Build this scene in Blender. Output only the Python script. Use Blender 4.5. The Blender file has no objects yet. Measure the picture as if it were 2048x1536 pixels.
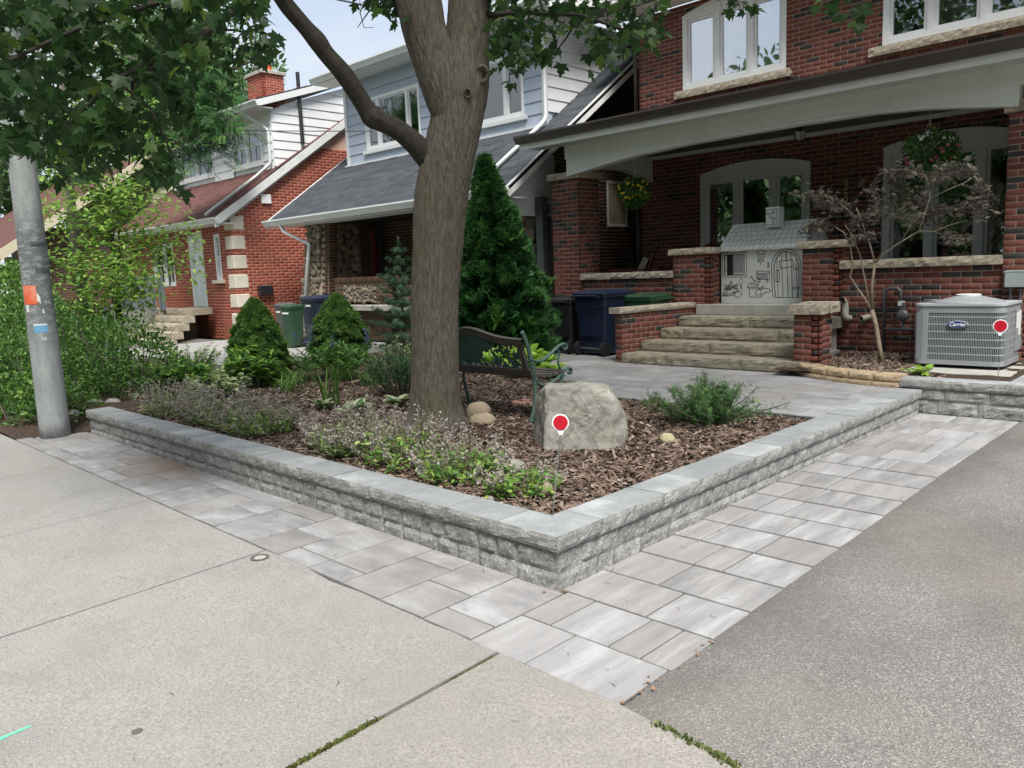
import bpy, math, random
import numpy as np
from mathutils import Vector, Matrix, noise
R = math.radians
rng = np.random.default_rng(7)
random.seed(7)
SC = bpy.context.scene
COL = SC.collection

# ---------------------------------------------------------------- camera
CAM = Vector((2.605, -2.936, 1.65))
YAW, PIT, ROL, FPX = R(-44.4645), R(-8.0934), R(-2.3133), 1587.0
_f = Vector((math.sin(YAW)*math.cos(PIT), math.cos(YAW)*math.cos(PIT), math.sin(PIT)))
_r = Vector((math.cos(YAW), -math.sin(YAW), 0))
_u = _r.cross(_f)
_r, _u = _r*math.cos(ROL)+_u*math.sin(ROL), _u*math.cos(ROL)-_r*math.sin(ROL)
cam_d = bpy.data.cameras.new('camera'); cam = bpy.data.objects.new('camera', cam_d); COL.objects.link(cam)
cam_d.sensor_width = 36.0; cam_d.lens = FPX/2048*36; cam_d.clip_start = .05; cam_d.clip_end = 2000
cam.matrix_world = Matrix(((_r.x, _u.x, -_f.x, CAM.x), (_r.y, _u.y, -_f.y, CAM.y), (_r.z, _u.z, -_f.z, CAM.z), (0, 0, 0, 1)))
SC.camera = cam

# ---------------------------------------------------------------- light
SUN_EL, SUN_AZ = R(60), R(126)          # azimuth from +Y towards +X
wd = bpy.data.worlds.new('World'); SC.world = wd; wd.use_nodes = True
wt = wd.node_tree; wt.nodes.clear()
def wn(t): return wt.nodes.new(t)
sky = wn('ShaderNodeTexSky'); sky.sky_type = 'NISHITA'; sky.sun_disc = False
sky.sun_elevation = SUN_EL; sky.sun_rotation = SUN_AZ; sky.dust_density = 1.5; sky.air_density = 1.0; sky.ozone_density = 1.2
tc = wn('ShaderNodeTexCoord'); mp = wn('ShaderNodeMapping'); mp.inputs['Scale'].default_value = (1.0, 1.0, 2.6)
cn = wn('ShaderNodeTexNoise'); cn.inputs['Scale'].default_value = 2.3; cn.inputs['Detail'].default_value = 7; cn.inputs['Roughness'].default_value = .55
cr = wn('ShaderNodeValToRGB'); cr.color_ramp.elements[0].position = .40; cr.color_ramp.elements[0].color = (.55, .55, .55, 1)
cr.color_ramp.elements[1].position = .58; cr.color_ramp.elements[1].color = (.97, .97, .97, 1)
mx = wn('ShaderNodeMixRGB'); mx.inputs[2].default_value = (4.1, 4.3, 4.55, 1)
bg = wn('ShaderNodeBackground'); bg.inputs['Strength'].default_value = .085
wo = wn('ShaderNodeOutputWorld')
wt.links.new(tc.outputs['Generated'], mp.inputs[0]); wt.links.new(mp.outputs[0], cn.inputs['Vector'])
wt.links.new(cn.outputs[0], cr.inputs[0]); wt.links.new(cr.outputs[0], mx.inputs[0])
wt.links.new(sky.outputs[0], mx.inputs[1]); wt.links.new(mx.outputs[0], bg.inputs['Color']); wt.links.new(bg.outputs[0], wo.inputs[0])
sd = bpy.data.lights.new('sun', 'SUN'); sd.energy = 2.8; sd.angle = R(20); sd.color = (1, .965, .92)
sun = bpy.data.objects.new('sun', sd); COL.objects.link(sun)
_sv = Vector((math.sin(SUN_AZ)*math.cos(SUN_EL), math.cos(SUN_AZ)*math.cos(SUN_EL), math.sin(SUN_EL)))
sun.rotation_euler = (-_sv).to_track_quat('-Z', 'Y').to_euler(); sun.location = (20, -10, 40)
vs = SC.view_settings; vs.view_transform = 'Standard'; vs.look = 'None'; vs.exposure = 1.3; vs.gamma = 1.0; vs.use_curve_mapping = False
SC.cycles.max_bounces = 8; SC.cycles.transparent_max_bounces = 12; SC.cycles.use_denoising = True

# ---------------------------------------------------------------- helpers
def px_of(p):
    d = Vector(p)-CAM; z = d.dot(_f)
    if z < .1: return (-9999, -9999, .1)
    return (1024+FPX*d.dot(_r)/z, 768-FPX*d.dot(_u)/z, z)
def at(x, y, depth):
    "world point seen at photo pixel (x, y) at a given distance along the view axis"
    return CAM+_f*depth+_r*((x-1024)/FPX*depth)-_u*((y-768)/FPX*depth)
def hx(h):
    h = h.lstrip('#'); c = [int(h[i:i+2], 16)/255 for i in (0, 2, 4)]
    return tuple((v/12.92 if v <= .04045 else ((v+.055)/1.055)**2.4) for v in c)+(1,)

WORLD = {}
def link(o, parent=None, local=False):
    COL.objects.link(o)
    if parent is not None:
        o.parent = parent
        if not local: o.matrix_parent_inverse = WORLD[parent.name].inverted()
        WORLD[o.name] = Matrix.Identity(4) if not local else WORLD[parent.name].copy()
    else:
        WORLD[o.name] = Matrix.Identity(4)
    return o
def tag(o, label=None, cat=None, group=None, kind=None):
    if label: o['label'] = label
    if cat: o['category'] = cat
    if group: o['group'] = group
    if kind: o['kind'] = kind
    return o
def thing(name, label, cat, loc=(0, 0, 0), rz=0, group=None, kind=None):
    o = bpy.data.objects.new(name, None); o.empty_display_size = .2; COL.objects.link(o)
    o.location = loc; o.rotation_euler = (0, 0, rz)
    WORLD[o.name] = Matrix.Translation(loc) @ Matrix.Rotation(rz, 4, 'Z')
    return tag(o, label, cat, group, kind)
def copy_tree(o, parent=None):
    c = o.copy(); COL.objects.link(c)
    if parent is not None: c.parent = parent
    WORLD[c.name] = WORLD[o.name].copy()
    for ch in o.children: copy_tree(ch, c)
    return c

class MB:
    "collects polygons, links them as one mesh object"
    def __init__(s): s.v = []; s.f = []; s.t = []; s.m = []; s.tone = .5; s.mi = 0
    def add(s, vs, fs):
        b = len(s.v); s.v.extend([tuple(q) for q in vs])
        for f in fs: s.f.append([b+i for i in f]); s.t.append(s.tone); s.m.append(s.mi)
        return s
    def box(s, x0, x1, y0, y1, z0, z1):
        return s.add([(x0, y0, z0), (x1, y0, z0), (x1, y1, z0), (x0, y1, z0), (x0, y0, z1), (x1, y0, z1), (x1, y1, z1), (x0, y1, z1)],
                     [(3, 2, 1, 0), (4, 5, 6, 7), (0, 1, 5, 4), (1, 2, 6, 5), (2, 3, 7, 6), (3, 0, 4, 7)])
    def bbox(s, x0, x1, y0, y1, z0, z1, b=.008):
        "box with chamfered top and vertical edges"
        def ring(z, i): return [(x0+i+b, y0+i, z), (x1-i-b, y0+i, z), (x1-i, y0+i+b, z), (x1-i, y1-i-b, z), (x1-i-b, y1-i, z), (x0+i+b, y1-i, z), (x0+i, y1-i-b, z), (x0+i, y0+i+b, z)]
        vs = ring(z0, 0)+ring(z1-b, 0)+ring(z1, b)
        fs = [tuple(range(7, -1, -1)), tuple(range(16, 24))]
        for r in (0, 8):
            for i in range(8): j = (i+1) % 8; fs.append((r+i, r+j, r+8+j, r+8+i))
        return s.add(vs, fs)
    def obox(s, c, ax, h):
        "oriented box: centre, 3 axes, half sizes"
        c = Vector(c); a = [Vector(ax[i])*h[i] for i in range(3)]
        vs = []
        for k in (-1, 1):
            for i, j in ((-1, -1), (1, -1), (1, 1), (-1, 1)): vs.append(c+a[0]*i+a[1]*j+a[2]*k)
        return s.add(vs, [(3, 2, 1, 0), (4, 5, 6, 7), (0, 1, 5, 4), (1, 2, 6, 5), (2, 3, 7, 6), (3, 0, 4, 7)])
    def prism(s, pts, off):
        "polygon extruded along a vector"
        off = Vector(off); n = len(pts); P = [Vector(p) for p in pts]
        return s.add(P+[p+off for p in P], [tuple(range(n-1, -1, -1)), tuple(range(n, 2*n))]+[(i, (i+1) % n, n+(i+1) % n, n+i) for i in range(n)])
    def bar(s, a, b, w, h, up=(0, 0, 1)):
        a = Vector(a); b = Vector(b); d = (b-a); L = d.length; d.normalize()
        sd = d.cross(Vector(up));
        if sd.length < 1e-4: sd = d.cross(Vector((1, 0, 0)))
        sd.normalize(); u = sd.cross(d)
        return s.obox((a+b)/2, (d, sd, u), (L/2, w/2, h/2))
    def tube(s, path, rad, seg=8, cap=True, flat=1.0):
        P = [Vector(p) for p in path]; n = len(P)
        if not hasattr(rad, '__len__'): rad = [rad]*n
        t0 = (P[1]-P[0]).normalized(); ref = Vector((0, 0, 1)) if abs(t0.z) < .9 else Vector((1, 0, 0))
        u = t0.cross(ref).normalized(); vs = []
        for i in range(n):
            t = (P[min(i+1, n-1)]-P[max(i-1, 0)]).normalized()
            u = (u-t*u.dot(t)).normalized(); w = t.cross(u)
            for k in range(seg):
                a = 2*math.pi*k/seg; vs.append(P[i]+u*(math.cos(a)*rad[i])+w*(math.sin(a)*rad[i]*flat))
        fs = []
        for i in range(n-1):
            for k in range(seg):
                j = (k+1) % seg; fs.append((i*seg+k, i*seg+j, (i+1)*seg+j, (i+1)*seg+k))
        if cap: fs += [tuple(range(seg-1, -1, -1)), tuple(range((n-1)*seg, n*seg))]
        return s.add(vs, fs)
    def lathe(s, c, prof, seg=24):
        c = Vector(c); vs = []; fs = []; n = len(prof)
        for r, z in prof:
            for k in range(seg):
                a = 2*math.pi*k/seg; vs.append(c+Vector((r*math.cos(a), r*math.sin(a), z)))
        for i in range(n-1):
            for k in range(seg):
                j = (k+1) % seg; fs.append((i*seg+k, i*seg+j, (i+1)*seg+j, (i+1)*seg+k))
        fs += [tuple(range(seg-1, -1, -1)), tuple(range((n-1)*seg, n*seg))]
        return s.add(vs, fs)
    def build(s, name, mats, parent=None, smooth=False, local=False, kind=None, label=None):
        me = bpy.data.meshes.new(name); me.from_pydata(s.v, [], s.f)
        if not isinstance(mats, (list, tuple)): mats = [mats]
        for m in mats: me.materials.append(MAT[m] if isinstance(m, str) else m)
        if len(mats) > 1: me.polygons.foreach_set('material_index', s.m)
        at_ = me.attributes.new('tone', 'FLOAT', 'FACE'); at_.data.foreach_set('value', s.t)
        if smooth: me.polygons.foreach_set('use_smooth', [True]*len(s.f))
        me.update()
        o = bpy.data.objects.new(name, me); link(o, parent, local)
        return tag(o, label=label, kind=kind)

def np_mesh(name, V, F, tone, mat, parent=None, smooth=False, kind=None, local=False):
    "V (n,3) F (m,k) arrays of k-gons with one tone per face"
    me = bpy.data.meshes.new(name); k = F.shape[1]
    me.vertices.add(len(V)); me.vertices.foreach_set('co', np.ascontiguousarray(V, dtype=np.float32).ravel())
    me.loops.add(F.size); me.loops.foreach_set('vertex_index', np.ascontiguousarray(F, dtype=np.int32).ravel())
    me.polygons.add(len(F)); me.polygons.foreach_set('loop_start', np.arange(0, F.size, k, dtype=np.int32))
    try: me.polygons.foreach_set('loop_total', np.full(len(F), k, dtype=np.int32))
    except Exception: pass
    if tone is not None:
        a = me.attributes.new('tone', 'FLOAT', 'FACE'); a.data.foreach_set('value', np.ascontiguousarray(tone, dtype=np.float32))
    me.materials.append(MAT[mat]); me.update(calc_edges=True)
    if smooth: me.polygons.foreach_set('use_smooth', np.ones(len(F), bool))
    o = bpy.data.objects.new(name, me); link(o, parent, local)
    return tag(o, kind=kind)

def rot_frames(nrm, spin):
    "frames (N,3,3) whose columns are x, y, z=nrm with the x axis spun"
    n = nrm/np.linalg.norm(nrm, axis=1, keepdims=True)
    ref = np.where(np.abs(n[:, 2:3]) < .95, np.array([[0, 0, 1.]]), np.array([[1., 0, 0]]))
    a = np.cross(ref, n); a /= np.linalg.norm(a, axis=1, keepdims=True); b = np.cross(n, a)
    c, s = np.cos(spin)[:, None], np.sin(spin)[:, None]
    x = a*c+b*s; y = np.cross(n, x)
    return np.stack([x, y, n], axis=2)
def scatter(name, tv, tf, pos, fr, scale, tone, mat, parent=None, kind=None, smooth=False):
    "template (tv, tf) copied to every frame as one mesh"
    tv = np.asarray(tv, float); tf = np.asarray(tf, int); N = len(pos); n = len(tv)
    sc = np.asarray(scale, float)
    if sc.ndim == 1: sc = np.repeat(sc[:, None], 3, 1)
    V = np.einsum('nij,nkj->nki', fr, tv[None]*sc[:, None, :])+pos[:, None, :]
    F = tf[None]+(np.arange(N)*n)[:, None, None]
    return np_mesh(name, V.reshape(-1, 3), F.reshape(-1, tf.shape[1]), np.repeat(tone, len(tf)), mat, parent, kind=kind, smooth=smooth)
def unit(N): v = rng.normal(size=(N, 3)); return v/np.linalg.norm(v, axis=1, keepdims=True)
def fbm(p, o=4): return noise.fractal(Vector(p), .55, 2.0, o)

# ---- pieces: many alike boxes, the largest ones as objects of their own
UNIT = {}
def unit_box(mat, k):
    key = (mat, k)
    if key not in UNIT:
        b = .10; me = bpy.data.meshes.new('piece')
        vs = [(-1, -1, -1), (1, -1, -1), (1, 1, -1), (-1, 1, -1)]+[(x*(1-b*.25), y*(1-b), 1-b) for x, y in ((-1, -1), (1, -1), (1, 1), (-1, 1))]
        vs = [(-1, -1, -1), (1, -1, -1), (1, 1, -1), (-1, 1, -1), (-1, -1, .55), (1, -1, .55), (1, 1, .55), (-1, 1, .55)]+[(x*.97, y*.9, 1) for x, y in ((-1, -1), (1, -1), (1, 1), (-1, 1))]
        fs = [(0, 1, 5, 4), (1, 2, 6, 5), (2, 3, 7, 6), (3, 0, 4, 7), (4, 5, 9, 8), (5, 6, 10, 9), (6, 7, 11, 10), (7, 4, 8, 11), (8, 9, 10, 11)]
        me.from_pydata(vs, [], fs); me.materials.append(MAT[mat])
        a = me.attributes.new('tone', 'FLOAT', 'FACE'); a.data.foreach_set('value', [k/15]*len(fs)); me.update()
        UNIT[key] = (me, np.array(vs, float), fs)
    return UNIT[key]
def pieces(parent, name, rest_name, P, mat, limit=300, hide=None):
    """P: list of (centre, (axis_u, axis_v, axis_n), half sizes, tone). axis_n faces out."""
    def score(p):
        x, y, z = px_of(p[0])
        if not (-20 < x < 2068 and -20 < y < 1556): return 0
        if Vector(p[1][2]).dot(CAM-Vector(p[0])) <= 0: return 0
        if hide and hide(x, y): return .01/z
        return p[2][0]*p[2][1]/z/z
    P = sorted(P, key=score, reverse=True)
    for i, (c, ax, h, t) in enumerate(P[:limit]):
        me, _, _ = unit_box(mat, int(max(0, min(15, round(t*15)))))
        o = bpy.data.objects.new(name, me); link(o, parent)
        m = Matrix.Identity(4)
        for k in range(3):
            v = Vector(ax[k])*h[k]
            for r in range(3): m[r][k] = v[r]
        for r in range(3): m[r][3] = c[r]
        o.matrix_basis = m
    rest = P[limit:]
    if rest:
        _, tv, fs = unit_box(mat, 0); tf = np.array(fs)
        fr = np.array([[[ax[k][r] for k in range(3)] for r in range(3)] for _, ax, _, _ in rest], float)
        scatter(rest_name, tv, tf, np.array([tuple(c) for c, _, _, _ in rest], float), fr, np.array([h for _, _, h, _ in rest], float),
                np.array([t for _, _, _, t in rest], float), mat, parent, kind='stuff')

# ---------------------------------------------------------------- materials
MAT = {}
class NT:
    def __init__(s, name):
        s.m = bpy.data.materials.new(name); s.m.use_nodes = True; s.t = s.m.node_tree; s.t.nodes.clear(); MAT[name] = s.m
        s.out = s.t.nodes.new('ShaderNodeOutputMaterial'); s.pos = None
    def n(s, ty, **kw):
        q = s.t.nodes.new(ty)
        for k, v in kw.items():
            if hasattr(q, k) and k not in ('Scale',): setattr(q, k, v)
        return q
    def l(s, a, b): s.t.links.new(a, b)
    def P(s):
        if s.pos is None: s.pos = s.n('ShaderNodeNewGeometry').outputs['Position']
        return s.pos
    def mapped(s, scale):
        q = s.n('ShaderNodeMapping'); s.l(s.P(), q.inputs[0]); q.inputs['Scale'].default_value = scale; return q.outputs[0]
    def noise(s, scale, detail=4, rough=.6, vec=None, stretch=None):
        q = s.n('ShaderNodeTexNoise'); q.inputs['Scale'].default_value = scale; q.inputs['Detail'].default_value = detail; q.inputs['Roughness'].default_value = rough
        s.l(vec if vec is not None else (s.mapped(stretch) if stretch else s.P()), q.inputs['Vector']); return q.outputs[0]
    def voro(s, scale, feat='F1', out='Distance', vec=None):
        q = s.n('ShaderNodeTexVoronoi'); q.feature = feat; q.inputs['Scale'].default_value = scale; s.l(vec if vec is not None else s.P(), q.inputs['Vector']); return q.outputs[out]
    def ramp(s, fac, stops, mode='LINEAR'):
        q = s.n('ShaderNodeValToRGB'); e = q.color_ramp; e.interpolation = mode
        while len(e.elements) < len(stops): e.elements.new(.5)
        for el, (p, c) in zip(e.elements, stops): el.position = p; el.color = c if len(c) == 4 else tuple(c)+(1,)
        s.l(fac, q.inputs[0]); return q.outputs[0]
    def mix(s, fac, a, b, mode='MIX'):
        q = s.n('ShaderNodeMixRGB'); q.blend_type = mode
        for i, v in ((0, fac), (1, a), (2, b)):
            if hasattr(v, 'is_linked') or hasattr(v, 'links'): s.l(v, q.inputs[i])
            else: q.inputs[i].default_value = v
        return q.outputs[0]
    def math(s, op, a, b=None):
        q = s.n('ShaderNodeMath'); q.operation = op
        for i, v in ((0, a), (1, b)):
            if v is None: continue
            if hasattr(v, 'links'): s.l(v, q.inputs[i])
            else: q.inputs[i].default_value = v
        return q.outputs[0]
    def attr(s, name='tone'):
        q = s.n('ShaderNodeAttribute'); q.attribute_name = name; return q.outputs['Fac']
    def rand(s): return s.n('ShaderNodeObjectInfo').outputs['Random']
    def bump(s, h, strength=.3, dist=.01, prev=None):
        q = s.n('ShaderNodeBump'); q.inputs['Strength'].default_value = strength; q.inputs['Distance'].default_value = dist; s.l(h, q.inputs['Height'])
        if prev is not None: s.l(prev, q.inputs['Normal'])
        return q.outputs[0]
    def bsdf(s, col, rough=.7, metal=0, nor=None, spec=.5, trans=None):
        q = s.n('ShaderNodeBsdfPrincipled')
        if hasattr(col, 'links'): s.l(col, q.inputs['Base Color'])
        else: q.inputs['Base Color'].default_value = col
        if hasattr(rough, 'links'): s.l(rough, q.inputs['Roughness'])
        else: q.inputs['Roughness'].default_value = rough
        q.inputs['Metallic'].default_value = metal; q.inputs['Specular IOR Level'].default_value = spec
        if nor is not None: s.l(nor, q.inputs['Normal'])
        if trans is None: s.l(q.outputs[0], s.out.inputs[0])
        else:
            tr = s.n('ShaderNodeBsdfTranslucent'); s.l(col, tr.inputs[0]) if hasattr(col, 'links') else None
            mxs = s.n('ShaderNodeMixShader'); mxs.inputs[0].default_value = trans
            s.l(q.outputs[0], mxs.inputs[1]); s.l(tr.outputs[0], mxs.inputs[2]); s.l(mxs.outputs[0], s.out.inputs[0])
        return q

def plain(name, c, rough=.5, var=.12, scale=6, bump=0, bscale=60, metal=0, spec=.5, tone=0, dirt=None):
    "painted or plain surface with a little unevenness; tone = how far the per-piece attribute lightens or darkens it"
    t = NT(name); c = hx(c) if isinstance(c, str) else c
    lo = tuple(v*(1-var) for v in c[:3])+(1,); hi = tuple(min(1, v*(1+var)) for v in c[:3])+(1,)
    col = t.ramp(t.noise(scale, 5), [(.3, lo), (.7, hi)])
    if tone: col = t.mix(1, col, t.ramp(t.attr(), [(0, (1-tone,)*3), (1, (1+tone,)*3)]), 'MULTIPLY')
    if dirt:
        col = t.mix(t.ramp(t.noise(2.2, 6, .7), [(.52, (0, 0, 0)), (.72, (dirt[1],)*3)]), col, hx(dirt[0]))
    nor = t.bump(t.noise(bscale, 4), bump, .01) if bump else None
    t.bsdf(col, rough, metal, nor, spec); return t

def make_materials():
    # concrete sidewalk: pale, sandy, exposed fines
    for nm, a, b, c in (('concrete', '#8c8b88', '#a5a4a0', '#666562'), ('concrete_warm', '#918c86', '#a8a29b', '#6a6660')):
        t = NT(nm)
        col = t.ramp(t.noise(.9, 7, .7), [(.32, hx(a)), (.68, hx(b))])
        mid = t.noise(85, 4, .8); fine = t.noise(190, 3, .8)
        col = t.mix(t.ramp(mid, [(.38, (.8, .8, .8)), (.49, (0, 0, 0))]), col, hx(c))
        col = t.mix(t.ramp(mid, [(.54, (0, 0, 0)), (.66, (.7, .7, .7))]), col, hx('#c6c4bd'))
        col = t.mix(t.ramp(fine, [(.40, (.6, .6, .6)), (.5, (0, 0, 0))]), col, hx(c))
        col = t.mix(t.ramp(t.noise(24, 5, .8), [(.30, (.75, .75, .75)), (.38, (0, 0, 0))]), col, hx('#716f69'))
        col = t.mix(t.ramp(t.noise(1.6, 7, .75), [(.52, (0, 0, 0)), (.74, (.35, .35, .35))]), col, hx('#a9a394'))
        col = t.mix(t.ramp(t.noise(2.7, 6, .7), [(.52, (0, 0, 0)), (.66, (.45, .45, .45))]), col, hx('#7c7b77'))
        wp = t.n('ShaderNodeVectorMath'); wp.operation = 'ADD'; t.l(t.P(), wp.inputs[0]); wn_ = t.n('ShaderNodeTexNoise'); wn_.inputs['Scale'].default_value = 2.2; wn_.inputs['Detail'].default_value = 6; t.l(t.P(), wn_.inputs['Vector']); t.l(wn_.outputs['Color'], wp.inputs[1])
        ck = t.math('MULTIPLY', t.ramp(t.voro(.42, 'DISTANCE_TO_EDGE', vec=wp.outputs[0]), [(.0, (.5,)*3), (.003, (0,)*3)]), t.ramp(t.noise(.8, 3), [(.56, (0,)*3), (.62, (1,)*3)]))
        col = t.mix(ck, col, hx('#4b4a46'))
        col = t.mix(t.ramp(t.voro(1.7), [(.022, (.8,)*3), (.03, (0,)*3)]), col, hx('#6d6b66'))
        col = t.mix(t.ramp(t.noise(.45, 7, .75), [(.5, (0,)*3), (.6, (.5,)*3)]), col, hx('#7a7873'))
        col = t.mix(t.math('MULTIPLY', t.rand(), .4), col, hx('#83807a'))
        t.bsdf(col, .9, nor=t.bump(mid, .7, .006, t.bump(fine, .4, .003)), spec=.2)
    t = NT('asphalt')
    cell = t.voro(165, out='Color'); sep = t.n('ShaderNodeSeparateColor'); t.l(cell, sep.inputs[0])
    col = t.ramp(sep.outputs[0], [(0, hx('#4a4a48')), (.35, hx('#686765')), (.7, hx('#7b7976')), (.9, hx('#96938d')), (1, hx('#b8b4ac'))])
    col = t.mix(.45, col, t.ramp(t.noise(300, 3, .8), [(.35, hx('#4d4c4a')), (.65, hx('#94918c'))]))
    col = t.mix(t.ramp(t.noise(.8, 6, .65), [(.38, (.5,)*3), (.58, (0,)*3)]), col, hx('#5a5854'))
    col = t.mix(t.ramp(t.noise(.55, 4, .5), [(.48, (0, 0, 0)), (.7, (.5, .5, .5))]), col, hx('#857c72'))
    sx = t.n('ShaderNodeSeparateXYZ'); t.l(t.P(), sx.inputs[0])
    edge = t.ramp(t.math('ADD', sx.outputs[0], t.math('MULTIPLY', t.noise(3.5, 5, .7), .5)), [(.0, (.0,)*3), (1, (0,)*3)])
    er = t.n('ShaderNodeMapRange'); er.inputs[1].default_value = 1.42; er.inputs[2].default_value = 1.12; t.l(t.math('ADD', sx.outputs[0], t.math('MULTIPLY', t.noise(3.5, 5, .7), .5)), er.inputs[0])
    col = t.mix(t.math('MULTIPLY', er.outputs[0], .45), col, hx('#4e4c49'))
    col = t.mix(t.ramp(t.noise(1.7, 6, .75), [(.6, (0,)*3), (.75, (.3,)*3)]), col, hx('#57544f'))
    t.bsdf(col, .9, nor=t.bump(t.voro(165), .7, .005, t.bump(t.noise(60, 3), .3, .006)), spec=.25)
    # pavers: grey, blended with dark and pale streaks along Y
    for nm, st in (('paver', (17, 2.6, 5)), ('paver_x', (4, 9, 5))):
        t = NT(nm)
        of = t.n('ShaderNodeVectorMath'); of.operation = 'ADD'; t.l(t.mapped(st), of.inputs[0])
        cmb = t.n('ShaderNodeCombineXYZ'); rr = t.math('MULTIPLY', t.rand(), 40.)
        for i in range(3): t.l(rr, cmb.inputs[i])
        t.l(cmb.outputs[0], of.inputs[1])
        nz = t.noise(.62, 6, .62, vec=of.outputs[0])
        col = t.ramp(nz, [(.26, hx('#646568')), (.40, hx('#7d7d7e')), (.52, hx('#8d8c8c')), (.68, hx('#a5a6a7'))])
        rw = t.n('ShaderNodeTexWhiteNoise'); rw.noise_dimensions = '1D'; t.l(t.rand(), rw.inputs['W'])
        col = t.mix(t.ramp(t.rand(), [(0, (.0,)*3), (1, (.6,)*3)]), col, t.ramp(rw.outputs[0], [(0, hx('#76736f')), (.5, hx('#8a8681')), (.7, hx('#949291')), (1, hx('#a3a2a2'))]))
        col = t.mix(t.ramp(t.noise(220, 2, .7), [(.35, (.5, .5, .5)), (.5, (0, 0, 0))]), col, hx('#75736f'))
        col = t.mix(t.ramp(t.noise(1.4, 5, .7), [(.6, (0, 0, 0)), (.8, (.3,)*3)]), col, hx('#857d72'))
        dv = t.n('ShaderNodeVectorMath'); dv.operation = 'DISTANCE'; dv.inputs[1].default_value = (-4.5, -.12, 0); t.l(t.mapped((.55, 1, 0)), dv.inputs[0]); dv.inputs[1].default_value = (-2.5, -.1, 0)
        stn = t.n('ShaderNodeMapRange'); stn.inputs[1].default_value = .48; stn.inputs[2].default_value = .1; t.l(t.math('ADD', dv.outputs['Value'], t.math('MULTIPLY', t.math('SUBTRACT', t.noise(5, 6, .75), .5), .5)), stn.inputs[0])
        col = t.mix(t.math('MULTIPLY', stn.outputs[0], .6), col, hx('#7a6550'))
        t.bsdf(col, .82, nor=t.bump(t.noise(120, 3, .7), .25, .004), spec=.3)
    t = NT('joint_sand'); t.bsdf(t.ramp(t.noise(40, 4), [(.3, hx('#3f3d38')), (.7, hx('#5b5850'))]), .95)
    # split-face wall block and cap
    t = NT('wall_block')
    col = t.ramp(t.noise(9, 7, .7), [(.28, hx('#757574')), (.5, hx('#9a9996')), (.7, hx('#bcbbb7'))])
    col = t.mix(t.ramp(t.noise(60, 4, .8), [(.53, (0, 0, 0)), (.64, (.85,)*3)]), col, hx('#d0cfca'))
    col = t.mix(t.ramp(t.noise(45, 4, .8), [(.32, (.7,)*3), (.44, (0, 0, 0))]), col, hx('#595958'))
    col = t.mix(t.math('MULTIPLY', t.rand(), .3), col, hx('#7d7c78'))
    t.bsdf(col, .9, nor=t.bump(t.noise(55, 5, .75), 1., .02), spec=.25)
    t = NT('cap_top')
    col = t.ramp(t.noise(1.6, 6, .6, stretch=(3, 3, 1)), [(.28, hx('#7c8082')), (.5, hx('#969a9a')), (.72, hx('#b0b3b1'))])
    col = t.mix(t.math('MULTIPLY', t.rand(), .7), col, hx('#797c7e'))
    col = t.mix(t.ramp(t.noise(90, 3, .7), [(.35, (.5,)*3), (.48, (0, 0, 0))]), col, hx('#6c6e6e'))
    t.bsdf(col, .85, nor=t.bump(t.noise(130, 3, .7), .25, .004), spec=.3)
    # bricks
    for nm, stops in (('brick', [(0, '#5e3830'), (.25, '#704238'), (.5, '#7d4b40'), (.72, '#693a32'), (.78, '#45403d'), (1, '#383736')]),
                      ('brick_red', [(0, '#8d4738'), (.3, '#9c5141'), (.6, '#a85b48'), (1, '#914b3a')]),
                      ('brick_brown', [(0, '#4a3a31'), (.5, '#5b4638'), (.8, '#6b4a3a'), (1, '#3c332e')])):
        t = NT(nm)
        col = t.ramp(t.attr(), [(p, hx(c)) for p, c in stops])
        col = t.mix(t.ramp(t.noise(28, 5, .7), [(.35, (.55,)*3), (.6, (0, 0, 0))]), col, t.mix(1, col, (.55, .55, .55, 1), 'MULTIPLY'))
        col = t.mix(t.ramp(t.noise(9, 5, .7), [(.58, (0,)*3), (.8, (.35,)*3)]), col, hx('#a08a7a'))
        t.bsdf(col, .85, nor=t.bump(t.noise(90, 4, .7), .5, .006), spec=.3)
    plain('mortar', '#9c867a', .95, .2, 12, .4, 120); plain('mortar_pale', '#c4a494', .95, .15, 12, .4, 120); plain('mortar_tan', '#a59a84', .95, .2, 12, .4, 120)
    # stone
    t = NT('limestone')
    col = t.ramp(t.noise(14, 7, .7), [(.3, hx('#867c6c')), (.5, hx('#a89e8c')), (.72, hx('#c2baa9'))])
    col = t.mix(t.ramp(t.noise(3, 5, .7), [(.55, (0,)*3), (.75, (.5,)*3)]), col, hx('#7b776d'))
    t.bsdf(col, .9, nor=t.bump(t.noise(30, 6, .7), .8, .02), spec=.2)
    t = NT('step_stone')
    col = t.ramp(t.noise(11, 7, .7), [(.3, hx('#706a5d')), (.5, hx('#8c8573')), (.72, hx('#a7a08f'))])
    col = t.mix(t.math('MULTIPLY', t.rand(), .3), col, hx('#716e66'))
    t.bsdf(col, .9, nor=t.bump(t.noise(26, 6, .7), .8, .02), spec=.2)
    t = NT('boulder')
    col = t.ramp(t.noise(6, 9, .72), [(.3, hx('#77746d')), (.5, hx('#928f86')), (.7, hx('#a8a59b'))])
    col = t.mix(t.ramp(t.noise(11, 8, .8), [(.56, (0,)*3), (.64, (.55,)*3)]), col, hx('#c0bdb2'))
    col = t.mix(t.ramp(t.noise(2.6, 6, .7), [(.56, (0,)*3), (.72, (.35,)*3)]), col, hx('#8a7c68'))
    wv = t.n('ShaderNodeTexWave'); wv.inputs['Scale'].default_value = 2.2; wv.inputs['Distortion'].default_value = 7; wv.inputs['Detail'].default_value = 4; t.l(t.mapped((1, 1, 3)), wv.inputs[0])
    col = t.mix(t.ramp(wv.outputs[0], [(.0, (.4,)*3), (.12, (0,)*3)]), col, hx('#5f594d'))
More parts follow.
